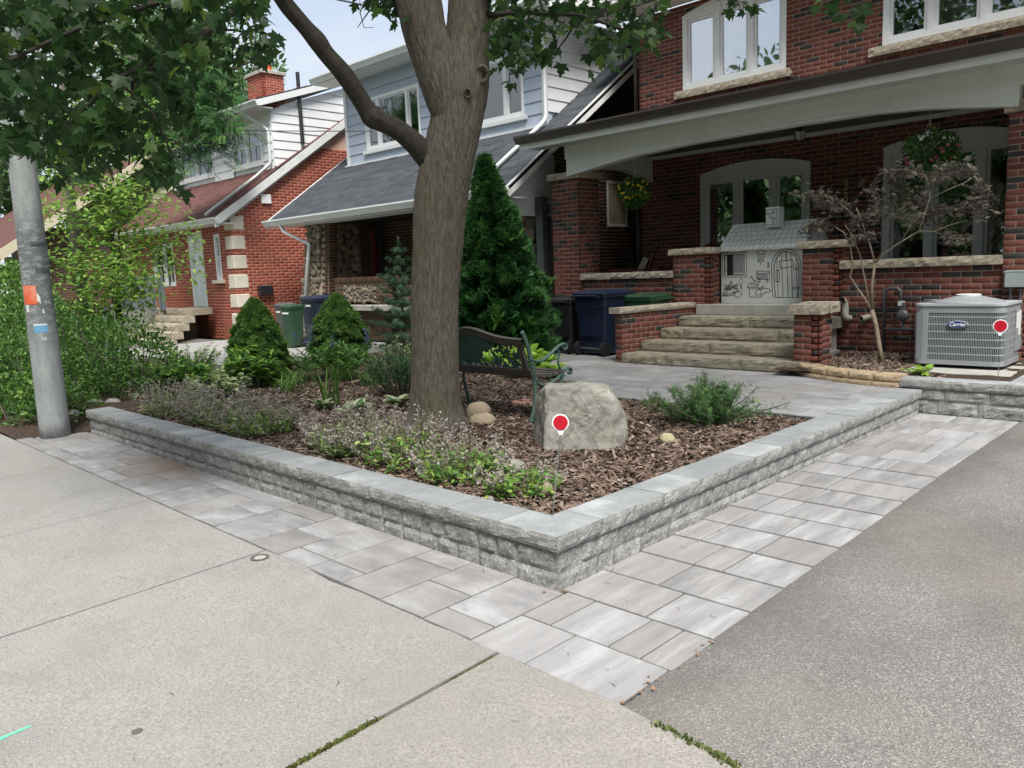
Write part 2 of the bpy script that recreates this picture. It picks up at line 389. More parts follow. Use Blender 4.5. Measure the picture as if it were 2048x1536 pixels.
    t.bsdf(col, .88, nor=t.bump(t.noise(22, 7, .7), .7, .02), spec=.25)
    t = NT('cobble')
    col = t.ramp(t.attr(), [(0, hx('#4c463f')), (.35, hx('#74695b')), (.6, hx('#857663')), (.8, hx('#5e574f')), (1, hx('#8d8475'))])
    col = t.mix(.35, col, t.ramp(t.noise(20, 5, .7), [(.3, hx('#4c463d')), (.7, hx('#b5a994'))]))
    t.bsdf(col, .8, nor=t.bump(t.noise(60, 4), .4, .006), spec=.3)
    plain('tan_block', '#a28f74', .9, .22, 14, .7, 45, tone=.25)
    plain('quoin', '#c9c3b4', .85, .08, 8, .3, 60)
    plain('landing', '#9c9b93', .85, .15, 5, .3, 90, dirt=('#70695c', .5))
    # paint, metal
    plain('white_paint', '#d6d8d6', .45, .04, 3, spec=.4, dirt=('#a9a89f', .35)); plain('white_vinyl', '#e2e4e4', .4, .03, 3)
    plain('soffit', '#b9bbb5', .5, .04, 3); plain('porch_board', '#6e6a5e', .7, .15, 5); plain('porch_paint', '#6d6b66', .7, .15, 5); plain('beam_white', '#d3d6d1', .5, .04, 4, dirt=('#9a9c94', .35))
    plain('gutter_brown', '#453c39', .4, .12, 5); plain('gutter_white', '#d3d7d6', .35, .05, 4, dirt=('#9c9d97', .4))
    plain('blue_siding', '#a6b1bf', .5, .04, 2.5, tone=.05); plain('white_siding', '#d8dadb', .5, .04, 2.5, tone=.04); plain('cream_siding', '#c3baa2', .55, .05, 2.5, tone=.05)
    plain('shingle_dark', '#393d43', .9, .25, 60, .6, 150, tone=.25); plain('shingle_red', '#5b3935', .9, .25, 60, .6, 150, tone=.22); plain('shingle_brown', '#5b4d46', .9, .25, 60, .6, 150, tone=.2)
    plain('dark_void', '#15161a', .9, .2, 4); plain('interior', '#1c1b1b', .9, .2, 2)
    plain('curtain', '#b9bdb8', .9, .12, 9); plain('curtain_rose', '#b58f97', .9, .15, 9)
    plain('black_plastic', '#202224', .5, .15, 9, .15, 120); plain('bin_blue', '#1b2438', .42, .12, 7, .1, 90); plain('bin_green', '#26432e', .42, .12, 7, .1, 90); plain('bin_grey', '#4b4b49', .5, .12, 7, .1, 90)
    plain('rubber', '#17181a', .7, .15, 20); plain('sticker_white', '#d9dcd8', .5, .05, 9)
    plain('ac_metal', '#8b8f92', .45, .06, 5, spec=.5, dirt=('#74756f', .25)); plain('ac_dark', '#34383c', .6, .1, 8); plain('ac_light', '#a6abae', .4, .05, 5)
    plain('ac_cap', '#c9cbc6', .5, .05, 5); plain('logo_blue', '#1d2f6f', .35, .05, 5); plain('red_reflector', '#b3142a', .25, .12, 240, .25, 300); plain('steel_rod', '#a7a9a6', .35, .1, 20, metal=.8)
    plain('pipe_grey', '#5b5f61', .5, .15, 12, metal=.3); plain('pvc', '#b6b3a4', .45, .12, 9, dirt=('#6d675b', .6)); plain('box_grey', '#8f9997', .45, .08, 6)
    plain('door_white', '#e2e8e8', .4, .04, 3); plain('rail_grey', '#6d747a', .5, .08, 5); plain('weathered_step', '#9a917f', .9, .2, 9, .5, 50, dirt=('#6d6455', .6))
    plain('orange_glass', '#8a4330', .25, .15, 2.0); plain('frame_grey', '#4b4f50', .5, .1, 5); plain('orange_clay', '#b5572f', .8, .15, 12)
    plain('card_white', '#c9ccc8', .75, .03, 4); plain('ink', '#26282a', .8, .1, 20)
    plain('chair_red', '#5c1f1c', .5, .2, 8); plain('cushion', '#8f8b80', .9, .12, 20); plain('brass', '#a89a78', .4, .15, 10, metal=.5); plain('lantern', '#3b3b38', .45, .15, 9)
    plain('poster_orange', '#d4603a', .6, .14, 30, dirt=('#e8c9b4', .5)); plain('poster_blue', '#6aa0c4', .5, .1, 30); plain('cable', '#3c4047', .6, .1, 3); plain('basket_pot', '#3d4a3a', .7, .15, 9)
    plain('paint_teal', '#5fbf9c', .8, .12, 60); plain('iron_lid', '#55534e', .7, .2, 50, .5, 90); plain('leaf_dry', '#8a6848', .8, .3, 40); plain('twig', '#4c4036', .9, .2, 40); plain('pink_slab', '#9a6f63', .9, .2, 12, .4, 60)
    # utility pole: smooth spun concrete, weathered
    t = NT('pole_concrete')
    col = t.ramp(t.noise(2.2, 7, .7, stretch=(4, 4, 1)), [(.3, hx('#7c8181')), (.55, hx('#999d9b')), (.75, hx('#b0b3af'))])
    col = t.mix(t.ramp(t.noise(60, 4, .7), [(.36, (.4,)*3), (.5, (0,)*3)]), col, hx('#5f6464'))
    z = t.n('ShaderNodeSeparateXYZ'); t.l(t.P(), z.inputs[0])
    band = t.ramp(t.math('ADD', z.outputs[2], t.math('MULTIPLY', t.noise(7, 5, .8), .5)), [(.0, (0,)*3), (1, (0,)*3)])
    rub = t.n('ShaderNodeMapRange'); rub.inputs[1].default_value = .95; rub.inputs[2].default_value = 1.45; t.l(z.outputs[2], rub.inputs[0])
    rub2 = t.n('ShaderNodeMapRange'); rub2.inputs[1].default_value = 2.55; rub2.inputs[2].default_value = 2.2; t.l(z.outputs[2], rub2.inputs[0])
    msk = t.math('MULTIPLY', t.math('MULTIPLY', rub.outputs[0], rub2.outputs[0]), t.ramp(t.noise(9, 6, .8, stretch=(1, 1, 2.5)), [(.42, (0,)*3), (.52, (.85,)*3)]))
    col = t.mix(msk, col, hx('#5c6161'))
    t.bsdf(col, .75, nor=t.bump(t.noise(70, 4, .7), .25, .006), spec=.35)
    # bench
    plain('bench_green', '#3f5a50', .6, .3, 14, .5, 60, dirt=('#6a715d', .6)); plain('bench_wood', '#4a4540', .85, .25, 16, .5, 60); plain('bench_panel', '#33504b', .6, .25, 9, .4, 60)
    # bark
    t = NT('bark')
    st = t.noise(7, 9, .72, stretch=(7, 7, 1.5))
    col = t.ramp(st, [(.32, hx('#4a443d')), (.48, hx('#686157')), (.68, hx('#837c70'))])
    col = t.mix(t.ramp(t.noise(1.3, 5, .6), [(.5, (0,)*3), (.75, (.55,)*3)]), col, hx('#5c5a3e'))
    t.bsdf(col, .95, nor=t.bump(st, .9, .03, t.bump(t.noise(60, 5, .7), .5, .01)), spec=.15)
    plain('branch_dark', '#3c3832', .9, .3, 22, .6, 60, spec=.2); plain('branch_pale', '#8a7f6e', .9, .25, 30, .5, 90, spec=.2); plain('branch_grey', '#5e5a50', .9, .25, 22, .5, 60, spec=.2)
    # leaves: tone = per-leaf shade
    def leaf(nm, stops, rough=.5, trans=.35, spec=.4):
        t = NT(nm); col = t.ramp(t.attr(), [(p, hx(c)) for p, c in stops]); t.bsdf(col, rough, spec=spec, trans=trans)
    leaf('maple_leaf', [(0, '#22391f'), (.45, '#35532a'), (.8, '#4f6c30'), (1, '#7d8c3c')], .5, .5)
    leaf('hedge_leaf', [(0, '#2f4e22'), (.5, '#4b7230'), (.85, '#6d923e'), (1, '#8fae52')])
    leaf('serviceberry_leaf', [(0, '#547a38'), (.5, '#739a48'), (.85, '#97b656'), (1, '#b4c668')], .5, .5)
    leaf('spruce_needle', [(0, '#2a481c'), (.45, '#426828'), (.85, '#5f8636'), (1, '#7a9c44')], .6, .25)
    leaf('fir_needle', [(0, '#1d3a26'), (.5, '#2e5233'), (.8, '#416843'), (1, '#7a8f62')], .6, .2)
    leaf('cedar_leaf', [(0, '#1b3a22'), (.45, '#2f5a30'), (.8, '#467639'), (1, '#648e45')], .6, .2)
    leaf('yew_needle', [(0, '#2c4a28'), (.5, '#456a36'), (.85, '#5f8543'), (1, '#8f9c46')], .55, .2)
    leaf('catmint_leaf', [(0, '#6b7c5c'), (.5, '#8a9a74'), (.85, '#a0b076'), (1, '#b4c07c')], .7, .3, .25)
    leaf('catmint_green', [(0, '#4f7a34'), (.5, '#6d9844'), (.85, '#8bb052'), (1, '#b3c45c')], .6, .35, .3)
    leaf('catmint_flower', [(0, '#8a8478'), (.6, '#a8a292'), (.95, '#aca6aa'), (1, '#b0a6be')], .8, .25, .2)
    leaf('blade_green', [(0, '#3c602a'), (.5, '#567c36'), (1, '#7c9c48')], .5, .35)
    leaf('hosta_green', [(0, '#3f6a34'), (1, '#5b8448')], .45, .35); leaf('hosta_cream', [(0, '#b9c29a'), (1, '#d3d7b6')], .5, .35); leaf('hosta_lime', [(0, '#7aa23a'), (1, '#a5c455')], .45, .4)
    leaf('shrub_leaf', [(0, '#35592a'), (.5, '#4d7634'), (.85, '#6f9a3e'), (1, '#94b94e')], .42, .35)
    leaf('lacy_leaf', [(0, '#57534f'), (.5, '#78736b'), (1, '#9a9384')], .7, .3, .2)
    leaf('far_leaf', [(0, '#3e5a3c'), (.5, '#55744a'), (1, '#7b9760')], .6, .4); leaf('locust_leaf', [(0, '#37603a'), (.6, '#4d7a46'), (1, '#6d9455')], .6, .4)
    leaf('flower_white', [(0, '#d8d9cf'), (1, '#f0f0e8')], .6, .3); leaf('flower_pink', [(0, '#a5405e'), (1, '#c4627c')], .6, .3); leaf('flower_yellow', [(0, '#c79d1c'), (1, '#e0c23a')], .6, .3); leaf('flower_purple', [(0, '#5a4f96'), (1, '#8379b8')], .6, .3)
    leaf('grass', [(0, '#49562c'), (.6, '#64743e'), (1, '#8a8f5a')], .6, .3); leaf('moss', [(0, '#4a4a30'), (.6, '#56602f'), (1, '#6f7540')], .9, .1, .1)
    # mulch
    t = NT('mulch_chip'); col = t.ramp(t.attr(), [(0, hx('#42342d')), (.35, hx('#66554b')), (.6, hx('#867468')), (.82, hx('#a59485')), (1, hx('#c9baa9'))])
    col = t.mix(.3, col, t.ramp(t.noise(70, 4, .7, stretch=(1, 1, 1)), [(.3, hx('#2e231d')), (.7, hx('#8b7868'))])); t.bsdf(col, .9, spec=.2)
    t = NT('soil'); t.bsdf(t.ramp(t.noise(38, 6, .7), [(.3, hx('#2b241f')), (.5, hx('#463a32')), (.7, hx('#6a5b4e'))]), .95, nor=t.bump(t.noise(45, 5, .7), .9, .03), spec=.15)
    t = NT('lawn'); t.bsdf(t.ramp(t.noise(5, 6, .7), [(.3, hx('#3d4f2c')), (.6, hx('#5a6b3f')), (.8, hx('#6f6a50'))]), .95, nor=t.bump(t.noise(60, 5, .7), .8, .03), spec=.1)
    # window glass: clear sheet that mirrors the surroundings
    for nm, refl, tint in (('glass', .16, (.75, .8, .8, 1)), ('glass_sky', .42, (.9, .95, 1, 1))):
        t = NT(nm); tr = t.n('ShaderNodeBsdfTransparent'); tr.inputs[0].default_value = tint
        gl = t.n('ShaderNodeBsdfGlossy'); gl.inputs['Roughness'].default_value = .015; gl.inputs['Color'].default_value = (.95, .97, 1, 1)
        fr = t.n('ShaderNodeFresnel'); fr.inputs[0].default_value = 1.5
        mxs = t.n('ShaderNodeMixShader'); t.l(t.math('ADD', fr.outputs[0], refl), mxs.inputs[0])
        t.l(tr.outputs[0], mxs.inputs[1]); t.l(gl.outputs[0], mxs.inputs[2]); t.l(mxs.outputs[0], t.out.inputs[0])
make_materials()
def text_part(body, name, size, mat, parent, mw, extrude=.004, shear=0, align='CENTER', local=False, bold=0):
    cu = bpy.data.curves.new(name, 'FONT'); cu.body = body; cu.size = size; cu.extrude = extrude; cu.align_x = align; cu.align_y = 'CENTER'; cu.shear = shear; cu.offset = bold; cu.resolution_u = 3
    tmp = bpy.data.objects.new('tmp', cu); COL.objects.link(tmp); bpy.context.view_layer.update()
    me = bpy.data.meshes.new_from_object(tmp.evaluated_get(bpy.context.evaluated_depsgraph_get())); bpy.data.objects.remove(tmp); bpy.data.curves.remove(cu)
    me.name = name; me.materials.clear(); me.materials.append(MAT[mat])
    o = bpy.data.objects.new(name, me); link(o, parent, local); o.matrix_basis = mw; return o
# ================================================================ GROUND, PAVING, GARDEN WALLS
def rise(x, y):
    return .018*min(max(y, 0), 3.4)+(.006*min(-x, 8) if x < 0 else 0)*(1 if y < .3 else 0)
def swz(x, y): return rise(x, 0)+.025*(y+.66) if y < -.66 else rise(x, y)
def grid_sheet(name, x0, x1, y0, y1, nx, ny, zf, mat, smooth=True, parent=None, keep=None):
    xs = np.linspace(x0, x1, nx+1); ys = np.linspace(y0, y1, ny+1)
    V = np.array([(x, y, zf(x, y)) for y in ys for x in xs]); F = []
    for j in range(ny):
        for i in range(nx):
            if keep and not keep((xs[i]+xs[i+1])/2, (ys[j]+ys[j+1])/2): continue
            a = j*(nx+1)+i; F.append((a, a+1, a+nx+2, a+nx+1))
    return np_mesh(name, V, np.array(F), None, mat, parent, smooth=smooth)

tag(MB().add([(-300, -300, -.35), (300, -300, -.35), (300, 300, -.35), (-300, 300, -.35)], [(0, 1, 2, 3)]).build('ground', 'lawn'), kind='structure')
# the street behind the camera
tag(MB().box(-60, 60, -13, -4.6, -.4, -.2).build('road', 'asphalt'), kind='structure')

# ---- sidewalk: cast slabs with tooled joints
sw = thing('sidewalk', None, None, kind='structure')
JX = [-30, -27, -24, -21.4, -19.6, -17.8, -16, -14.2, -12.5, -10.7, -8.9, -7.1, -5.4, -3.56, -1.8, .235, 2.1, 3.9, 5.7, 8]
for a, b in zip(JX[:-1], JX[1:]):
    g = .004 if b != .235 and a != .235 else .011
    y1, y0 = -.668, -3.0
    def z(x, y): return swz(x, y)
    n = 14
    xs = np.linspace(a+g, b-g, n+1); m = MB(); vs = []; fs = []
    far = [(x, y1-(.02*fbm((x*1.6, 3, 0)) if b == .235 or a == .235 else 0)-(max(0, x-.9)*.11 if a > 0 else 0)) for x in xs]
    for (x, y) in far: vs += [(x, y0, z(x, y0)), (x, (y+y0)/2, z(x, (y+y0)/2)), (x, y-.006, z(x, y)-.0), (x, y, z(x, y)-.012), (x, y, z(x, y)-.09)]
    for i in range(n):
        for k in range(4): q = i*5+k; fs.append((q, q+5, q+6, q+1))
    m.add(vs, fs)
    # joint faces
    for xx, dr in ((a+g, 1), (b-g, -1)):
        m.add([(xx, y0, z(xx, y0)), (xx, y1, z(xx, y1)), (xx, y1, z(xx, y1)-.06), (xx, y0, z(xx, y0)-.06)], [(0, 1, 2, 3)])
    m.build('slab', 'concrete_warm' if a == .235 else 'concrete', sw)
    m2 = MB(); y2 = -4.5
    m2.add([(a+g, y2, swz(a, y2)), (b-g, y2, swz(b, y2)), (b-g, y0-.008, swz(b, y0)), (a+g, y0-.008, swz(a, y0))], [(0, 1, 2, 3)])
    m2.add([(a+g, y0-.008, swz(a, y0)), (b-g, y0-.008, swz(b, y0)), (b-g, y0-.008, swz(b, y0)-.06), (a+g, y0-.008, swz(a, y0)-.06)], [(0, 1, 2, 3)])
    m2.build('slab', 'concrete', sw)
MB().add([(-30, -4.5, -.13), (8, -4.5, -.13), (8, -.6, -.04), (-30, -.6, .02)], [(0, 1, 2, 3)]).build('joint_fill', 'joint_sand', sw)
MB().box(-30, 8, -4.62, -4.5, -.3, -.098).build('kerb', 'concrete', sw)

# ---- driveway
tag(grid_sheet('driveway', .885, 9, -.86, 14, 16, 34, lambda x, y: rise(x, y)-.006-(.03 if y < -.7 else 0)+.004*fbm((x, y, 0)), 'asphalt'), kind='structure')

# ---- paving bands round the garden wall
CHALF = np.array([[0, 0]])
def paver(x0, x1, y0, y1, zt, parent, mat):
    g = .0045; m = MB(); m.bbox(x0+g, x1-g, y0+g, y1-g, zt-.06, zt, .004)
    o = m.build('paver', mat, parent); return o
bandL = thing('paved_border', None, None, kind='structure'); bandR = thing('paved_border', None, None, kind='structure')
x = .04; rnd = random.Random(4)
while x > -7.2:
    w = rnd.choice([.345, .345, .345, .5]); ys = rnd.choice([[-.66, -.33, 0], [-.66, -.16, 0], [-.66, -.5, 0], [-.66, -.33, -.0], [-.66, -.16, 0]])
    for a, b in zip(ys[:-1], ys[1:]):
        if b-a > .3 and w > .4 and rnd.random() < .5 or b-a > .45 and w < .4 and rnd.random() < .0:
            c = x-w*rnd.choice([.34, .5, .66])
            paver(c, x, a, b, rise(x-w/2, 0)+rnd.uniform(-.0015, .0015), bandL, 'paver_x'); paver(x-w, c, a, b, rise(x-w/2, 0)+rnd.uniform(-.0015, .0015), bandL, 'paver_x')
        else: paver(x-w, x, a, b, rise(x-w/2, 0)+rnd.uniform(-.0015, .0015), bandL, 'paver_x')
    x -= w
rows = [[.34, .5], [.18, .34, .17, .16], [.5, .35]]
y = -.672; k = 0
while y < 5.55:
    d = .348; r = rows[k] if k < 3 else rnd.choice([[.18, .34, .33], [.34, .5], [.5, .34], [.18, .17, .5], [.5, .17, .17], [.34, .17, .34], [.33, .34, .18]])
    xx = .045 if k < 2 else .005
    if k >= 2: r = [v*(.885-xx)/sum(r) for v in r]
    for w in r:
        paver(xx, xx+w, y, min(y+d, 5.6), rise(.5, y+d/2)+rnd.uniform(-.0015, .0015), bandR, 'paver'); xx += w
    y += d; k += 1
MB().add([(-7.2, -.66, .02), (.885, -.66, -.022), (.885, .1, -.02), (-7.2, .1, .02)], [(0, 1, 2, 3)]).build('joint_fill', 'joint_sand', bandL)
grid_sheet('joint_fill', 0, .885, -.66, 5.62, 1, 20, lambda x, y: rise(x, y)-.012, 'joint_sand', parent=bandR)

# ---- split-face blocks
def rough_prism(p0, p1, q1, q0, z0, z1, amp, name, parent, mats=('wall_block', 'wall_block'), nu=9, nv=5, seed=0, top=True, round_=.006):
    """front edge p0->p1 (outward side), back edge q0->q1, broken front face. zero/one z may be (z at p0, z at p1)"""
    p0, p1, q0, q1 = [Vector((a[0], a[1], 0)) for a in (p0, p1, q0, q1)]
    d = (p1-p0).normalized(); n = Vector((d.y, -d.x, 0)); L = (p1-p0).length
    m = MB(); vs = []; fs = []
    for j in range(nv+1):
        for i in range(nu+1):
            a, b = i/nu, j/nv; P = p0.lerp(p1, a); P.z = z0+(z1-z0)*b
            e = min(a*L, (1-a)*L, b*(z1-z0), (1-b)*(z1-z0)); w = min(1, e/.03)
            h = amp*(.45+1.1*fbm((P.x*9+seed, P.y*9-seed*.7, P.z*9), 4))*w - round_*(1-min(1, e/.012))
            if i in (0, nu) or j in (0, nv): h = -round_
            vs.append(P+n*h)
    for j in range(nv):
        for i in range(nu):
            q = j*(nu+1)+i; fs.append((q, q+1, q+nu+2, q+nu+1))
    m.mi = 0; m.add(vs, fs)
    tr = [vs[nv*(nu+1)+i] for i in range(nu+1)]; m.mi = 1
    # top, sides, back
    Q0 = Vector((q0.x, q0.y, z1)); Q1 = Vector((q1.x, q1.y, z1)); B0 = Vector((q0.x, q0.y, z0)); B1 = Vector((q1.x, q1.y, z0))
    if top: m.add(tr+[Q1, Q0], [tuple(range(nu+3))])
    lf = [vs[j*(nu+1)] for j in range(nv+1)]; rt = [vs[j*(nu+1)+nu] for j in range(nv+1)]
    m.mi = 0
    m.add([B0]+lf+[Q0], [tuple(range(nv+2, -1, -1))]); m.add([B1]+rt+[Q1], [tuple(range(nv+3))])
    m.add([B0, B1, Q1, Q0], [(3, 2, 1, 0)])
    bt = [vs[i] for i in range(nu+1)]; m.add(bt+[B1, B0], [tuple(range(nu+2, -1, -1))])
    return m.build(name, list(mats), parent)

gw = thing('garden_wall', 'low grey split-face block wall with smooth caps around the mulched garden', 'retaining wall', (0, 0, 0), kind='thing')
rnd = random.Random(11)
def course(z0, z1, along, start, end, widths, parent, face=0., sign=1, off=0):
    s = start; k = 0
    while s < end-.02:
        w = min(rnd.choice(widths), end-s)
        if end-s-w < .1: w = end-s
        a, b = s+.0022, s+w-.0022
        if along == 'x': p0, p1, q1, q0 = (-b, face), (-a, face), (-a, face+.2), (-b, face+.2)
        elif along == 'y': p0, p1, q1, q0 = (face, a), (face, b), (face-.2, b), (face-.2, a)
        else: p0, p1, q1, q0 = (a, face), (b, face), (b, face+.2), (a, face+.2)
        rough_prism(p0, p1, q1, q0, z0+.0015, z1-.0015, .011, 'wall_block', parent, seed=rnd.random()*50, nu=8)
        s += w; k += 1
W1 = [.15, .2, .26, .3, .18]
course(-.06, .09, 'x', 0., 6.93, W1, gw); course(.09, .212, 'x', .0, 6.93, W1, gw)
course(-.06, .09, 'y', 0.006, 5.6, W1, gw); course(.09, .212, 'y', 0.006, 5.6, W1, gw)
# end return of the wall by the pole
rough_prism((-6.93, .26), (-6.93, .004), (-6.75, .004), (-6.75, .26), .0, .21, .01, 'wall_block', gw, seed=3)
zc0, zc1 = .2125, .297; O, I = .022, -.245
s = 0; first = True
while s < 6.9:
    w = rnd.choice([.3, .36, .42, .42]); e = s+w
    if 6.98-e < .25: e = 6.98
    a, b = s+.0025, e-.0025
    if first: p0, p1, q1, q0 = (-b, -O), (O-.0012, -O), (I-.0012, -I), (-b, -I)
    else: p0, p1, q1, q0 = (-b, -O), (-a, -O), (-a, -I), (-b, -I)
    rough_prism(p0, p1, q1, q0, zc0, zc1+rnd.uniform(-.002, .002), .009, 'cap_stone', gw, ('wall_block', 'cap_top'), seed=rnd.random()*90, nv=4); s = e; first = False
s = 0; first = True
while s < 5.6:
    w = rnd.choice([.3, .36, .42, .42]); e = s+w
    if 5.615-e < .25: e = 5.615
    a, b = s+.0025, e-.0025
    if first: p0, p1, q1, q0 = (O, -O+.0012), (O, b), (I, b), (I, -I+.0012)
    else: p0, p1, q1, q0 = (O, a), (O, b), (I, b), (I, a)
    rough_prism(p0, p1, q1, q0, zc0, zc1+rnd.uniform(-.002, .002), .009, 'cap_stone', gw, ('wall_block', 'cap_top'), seed=rnd.random()*90, nv=4); s = e; first = False

# ---- low wall that carries the air conditioner bed
lw = thing('raised_bed_wall', 'short grey block wall in front of the air conditioner', 'retaining wall', (.4, 5.65, .06), kind='thing')
course(.03, .185, 'X', -.2, .95, [.36, .42, .3], lw, face=5.64); course(.185, .31, 'X', -.2, .95, [.42, .36, .4], lw, face=5.64)
for a, b in ((-.2, .18), (.18, .44), (.44, .97)):
    rough_prism((a+.001, 5.62), (b-.001, 5.62), (b-.001, 5.86), (a+.001, 5.86), .311, .397, .009, 'cap_stone', lw, ('wall_block', 'cap_top'), seed=a*30+7, nv=4)
for a, b in ((5.862, 6.25), (6.25, 6.65), (6.65, 7.05), (7.05, 7.4)):
    rough_prism((.97, a+.001), (.97, b-.001), (.73, b-.001), (.73, a+.001), .311, .395, .009, 'cap_stone', lw, ('wall_block', 'cap_top'), seed=a*3, nv=4)
course(.03, .31, 'y', 5.66, 7.4, [.4, .36], lw, face=.95)

# ---- curved edging of tan blocks
eg = thing('stone_edging', 'curved edging of tan tumbled blocks by the porch steps', 'edging', (-.9, 5.8, .3), kind='thing')
EP = [(-1.62, 6.34), (-1.50, 6.12), (-1.30, 5.95), (-1.06, 5.83), (-.78, 5.73), (-.49, 5.665), (-.205, 5.65)]
for i in range(6):
    (x0, y0), (x1, y1) = EP[i], EP[i+1]; d = Vector((x1-x0, y1-y0, 0)).normalized(); n = Vector((-d.y, d.x, 0))*.2
    rough_prism((x0+d.x*.004, y0+d.y*.004), (x1-d.x*.004, y1-d.y*.004), (x1+n.x, y1+n.y), (x0+n.x, y0+n.y), .345, .425, .012, 'edging_stone', eg, ('tan_block', 'tan_block'), seed=i*7, nv=4, round_=.014)
    n2 = n*.12
    rough_prism((x0-n2.x, y0-n2.y), (x1-n2.x, y1-n2.y), (x1+n.x, y1+n.y), (x0+n.x, y0+n.y), .28, .343, .006, 'edging_stone', eg, ('tan_block', 'tan_block'), seed=i*5+2, nv=3, round_=.006)

# ---- patio
PATIO = [(-.246, 3.72), (-2.75, 3.72), (-3.6, 4.35), (-4.5, 5.0), (-5.6, 5.9), (-6.1, 7.4), (-6.1, 7.72), (-.246, 7.72)]
def inpoly(x, y, P):
    c = False; n = len(P)
    for i in range(n):
        x0, y0 = P[i]; x1, y1 = P[(i+1) % n]
        if (y0 > y) != (y1 > y) and x < (x1-x0)*(y-y0)/(y1-y0)+x0: c = not c
    return c
pt = thing('patio', None, None, kind='structure')
y = 3.72
while y < 7.7:
    x = -.246-rnd.choice([0, .12, .2]); first = True
    if x < -.25: paver(x, -.2465, y, y+.348, .296, pt, 'paver_x')
    while x > -6.3:
        w = rnd.choice([.34, .34, .5, .5, .18])
        behind_step = y > 6.15 and x-w > -4.2
        if inpoly(x-w/2, y+.17, PATIO) and not behind_step: paver(x-w, x, y, y+.348, .296+rnd.uniform(-.0015, .0015), pt, 'paver_x')
        x -= w
    y += .348
MB().add([(a, b, .283) for a, b in PATIO], [tuple(range(len(PATIO)-1, -1, -1))]).build('joint_fill', 'joint_sand', pt)

# ---- planting bed, mulch
TR = (-2.72, 1.56)
def bedz(x, y):
    if inpoly(x, y, PATIO): return .2
    d = (x-TR[0])**2+(y-TR[1])**2
    return .245+.05*math.exp(-d/.5)+.03*math.exp(-((x+3.5)**2+(y-3)**2)/6)+.012*fbm((x*2.3, y*2.3, 0))
bed = tag(grid_sheet('planting_bed', -9.6, -.1, .1, 7.8, 120, 96, bedz, 'soil', keep=lambda x, y: not (x > -.2 and y > 5.6)), kind='structure')
tag(grid_sheet('planting_bed', -1.75, .8, 5.72, 7.8, 40, 40, lambda x, y: .365+.03*(y-5.8)/2+.012*fbm((x*4, y*4, 2)), 'soil', keep=lambda x, y: y > 5.95 or x > -.7), kind='structure')
tv = [(-.5, -.5, 0), (-.15, -.42, .1), (-.15, .42, .1), (-.5, .35, -.02), (.5, -.1, 0), (.42, .3, .05), (0, 0, -.35)]
tf = [(0, 1, 2), (0, 2, 3), (1, 4, 5), (1, 5, 2), (0, 6, 1), (1, 6, 4)]
def mulch(name, N, xr, yr, zf, ok, small=1.0):
    X = rng.uniform(*xr, N*2); Y = rng.uniform(*yr, N*2)
    P = [(a, b) for a, b in zip(X, Y) if ok(a, b)][:N]
    n = len(P); pos = np.array([(a, b, zf(a, b)+.004) for a, b in P])
    nr = np.column_stack([rng.normal(0, .33, n), rng.normal(0, .33, n), np.ones(n)])
    L = rng.lognormal(math.log(.046), .45, n)*small; L = np.clip(L, .015, .13)
    sc = np.column_stack([L, L*rng.uniform(.14, .42, n), np.full(n, .02)])
    pos[:, 2] += rng.uniform(0, .014, n)
    tag(scatter(name, tv, tf, pos, rot_frames(nr, rng.uniform(0, 6.28, n)), sc, np.clip(rng.beta(1.5, 1.9, n), 0, 1), 'mulch_chip'), 'brown shredded bark mulch covering the garden bed' if 'bed' not in name else None, 'mulch', kind='stuff')
mulch('bark_mulch', 30000, (-6.9, -.24), (.22, 4.6), bedz, lambda a, b: not inpoly(a, b, PATIO) and rng.random() < 1/(1+.06*((a-0)**2+(b)**2)/2))
mulch('bark_mulch', 4200, (-1.55, .1), (5.85, 7.72), lambda x, y: .375+.03*(y-5.8)/2, lambda a, b: not (a > -.4 and b > 6.1) and b > 6.38-.85*(a+1.6))

tag(grid_sheet('verge', -40, -6.9, -.655, .25, 40, 6, lambda x, y: (.03+.16*min(1, max(0, (y+.66)/.85)))*min(1, max(0, (-6.95-x)/.35))+.02+.012*fbm((x*3, y*3, 0)), 'soil'), kind='structure')
# ================================================================ BRICK HOUSE WITH PORCH
Xa, Ya, Za = Vector((1, 0, 0)), Vector((0, 1, 0)), Vector((0, 0, 1))
def cut(iv, h):
    out = []
    for a, b in iv:
        if h[1] <= a or h[0] >= b: out.append((a, b)); continue
        if h[0] > a: out.append((a, h[0]))
        if h[1] < b: out.append((h[1], b))
    return out
def brick_face(P, core, o, u, n, W, H, holes=(), ch=.072, L=.222, tone=None, depth=.18, proud=.006, shift=0, joint=.013):
    "fills list P with bricks and MB core with the mortar body behind them"
    o = Vector(o); u = Vector(u).normalized(); n = Vector(n).normalized(); r = random.Random(int(o.x*31+o.y*17+o.z*7))
    nc = max(1, int(round(H/ch))); c = H/nc
    for k in range(nc):
        v = (k+.5)*c; iv = [(0, W)]
        for h in holes:
            q = h(v+o.z)
            if q: iv = cut(iv, q)
        for a, b in iv:
            if b-a < .01: continue
            core.obox(o+u*((a+b)/2)+Za*v-n*(depth/2), (u, Za, n), ((b-a)/2, c/2, depth/2))
            ph = (0 if k % 2 else L/2)+shift+(L/2 if (k//5) % 2 else 0)*0
            s = a-((a-ph) % L)
            while s < b:
                p, q = max(a, s), min(b, s+L)
                if q-p > .03:
                    t = tone(r) if tone else r.random()
                    p2 = p-proud if p == 0 else (p if p == a else p+joint/2); q2 = q+proud if q == W else (q if q == b else q-joint/2)
                    P.append((o+u*((p2+q2)/2)+Za*v+n*(proud-.008), (u, Za, n), ((q2-p2)/2, (c-joint)/2, .008), t))
                s += L
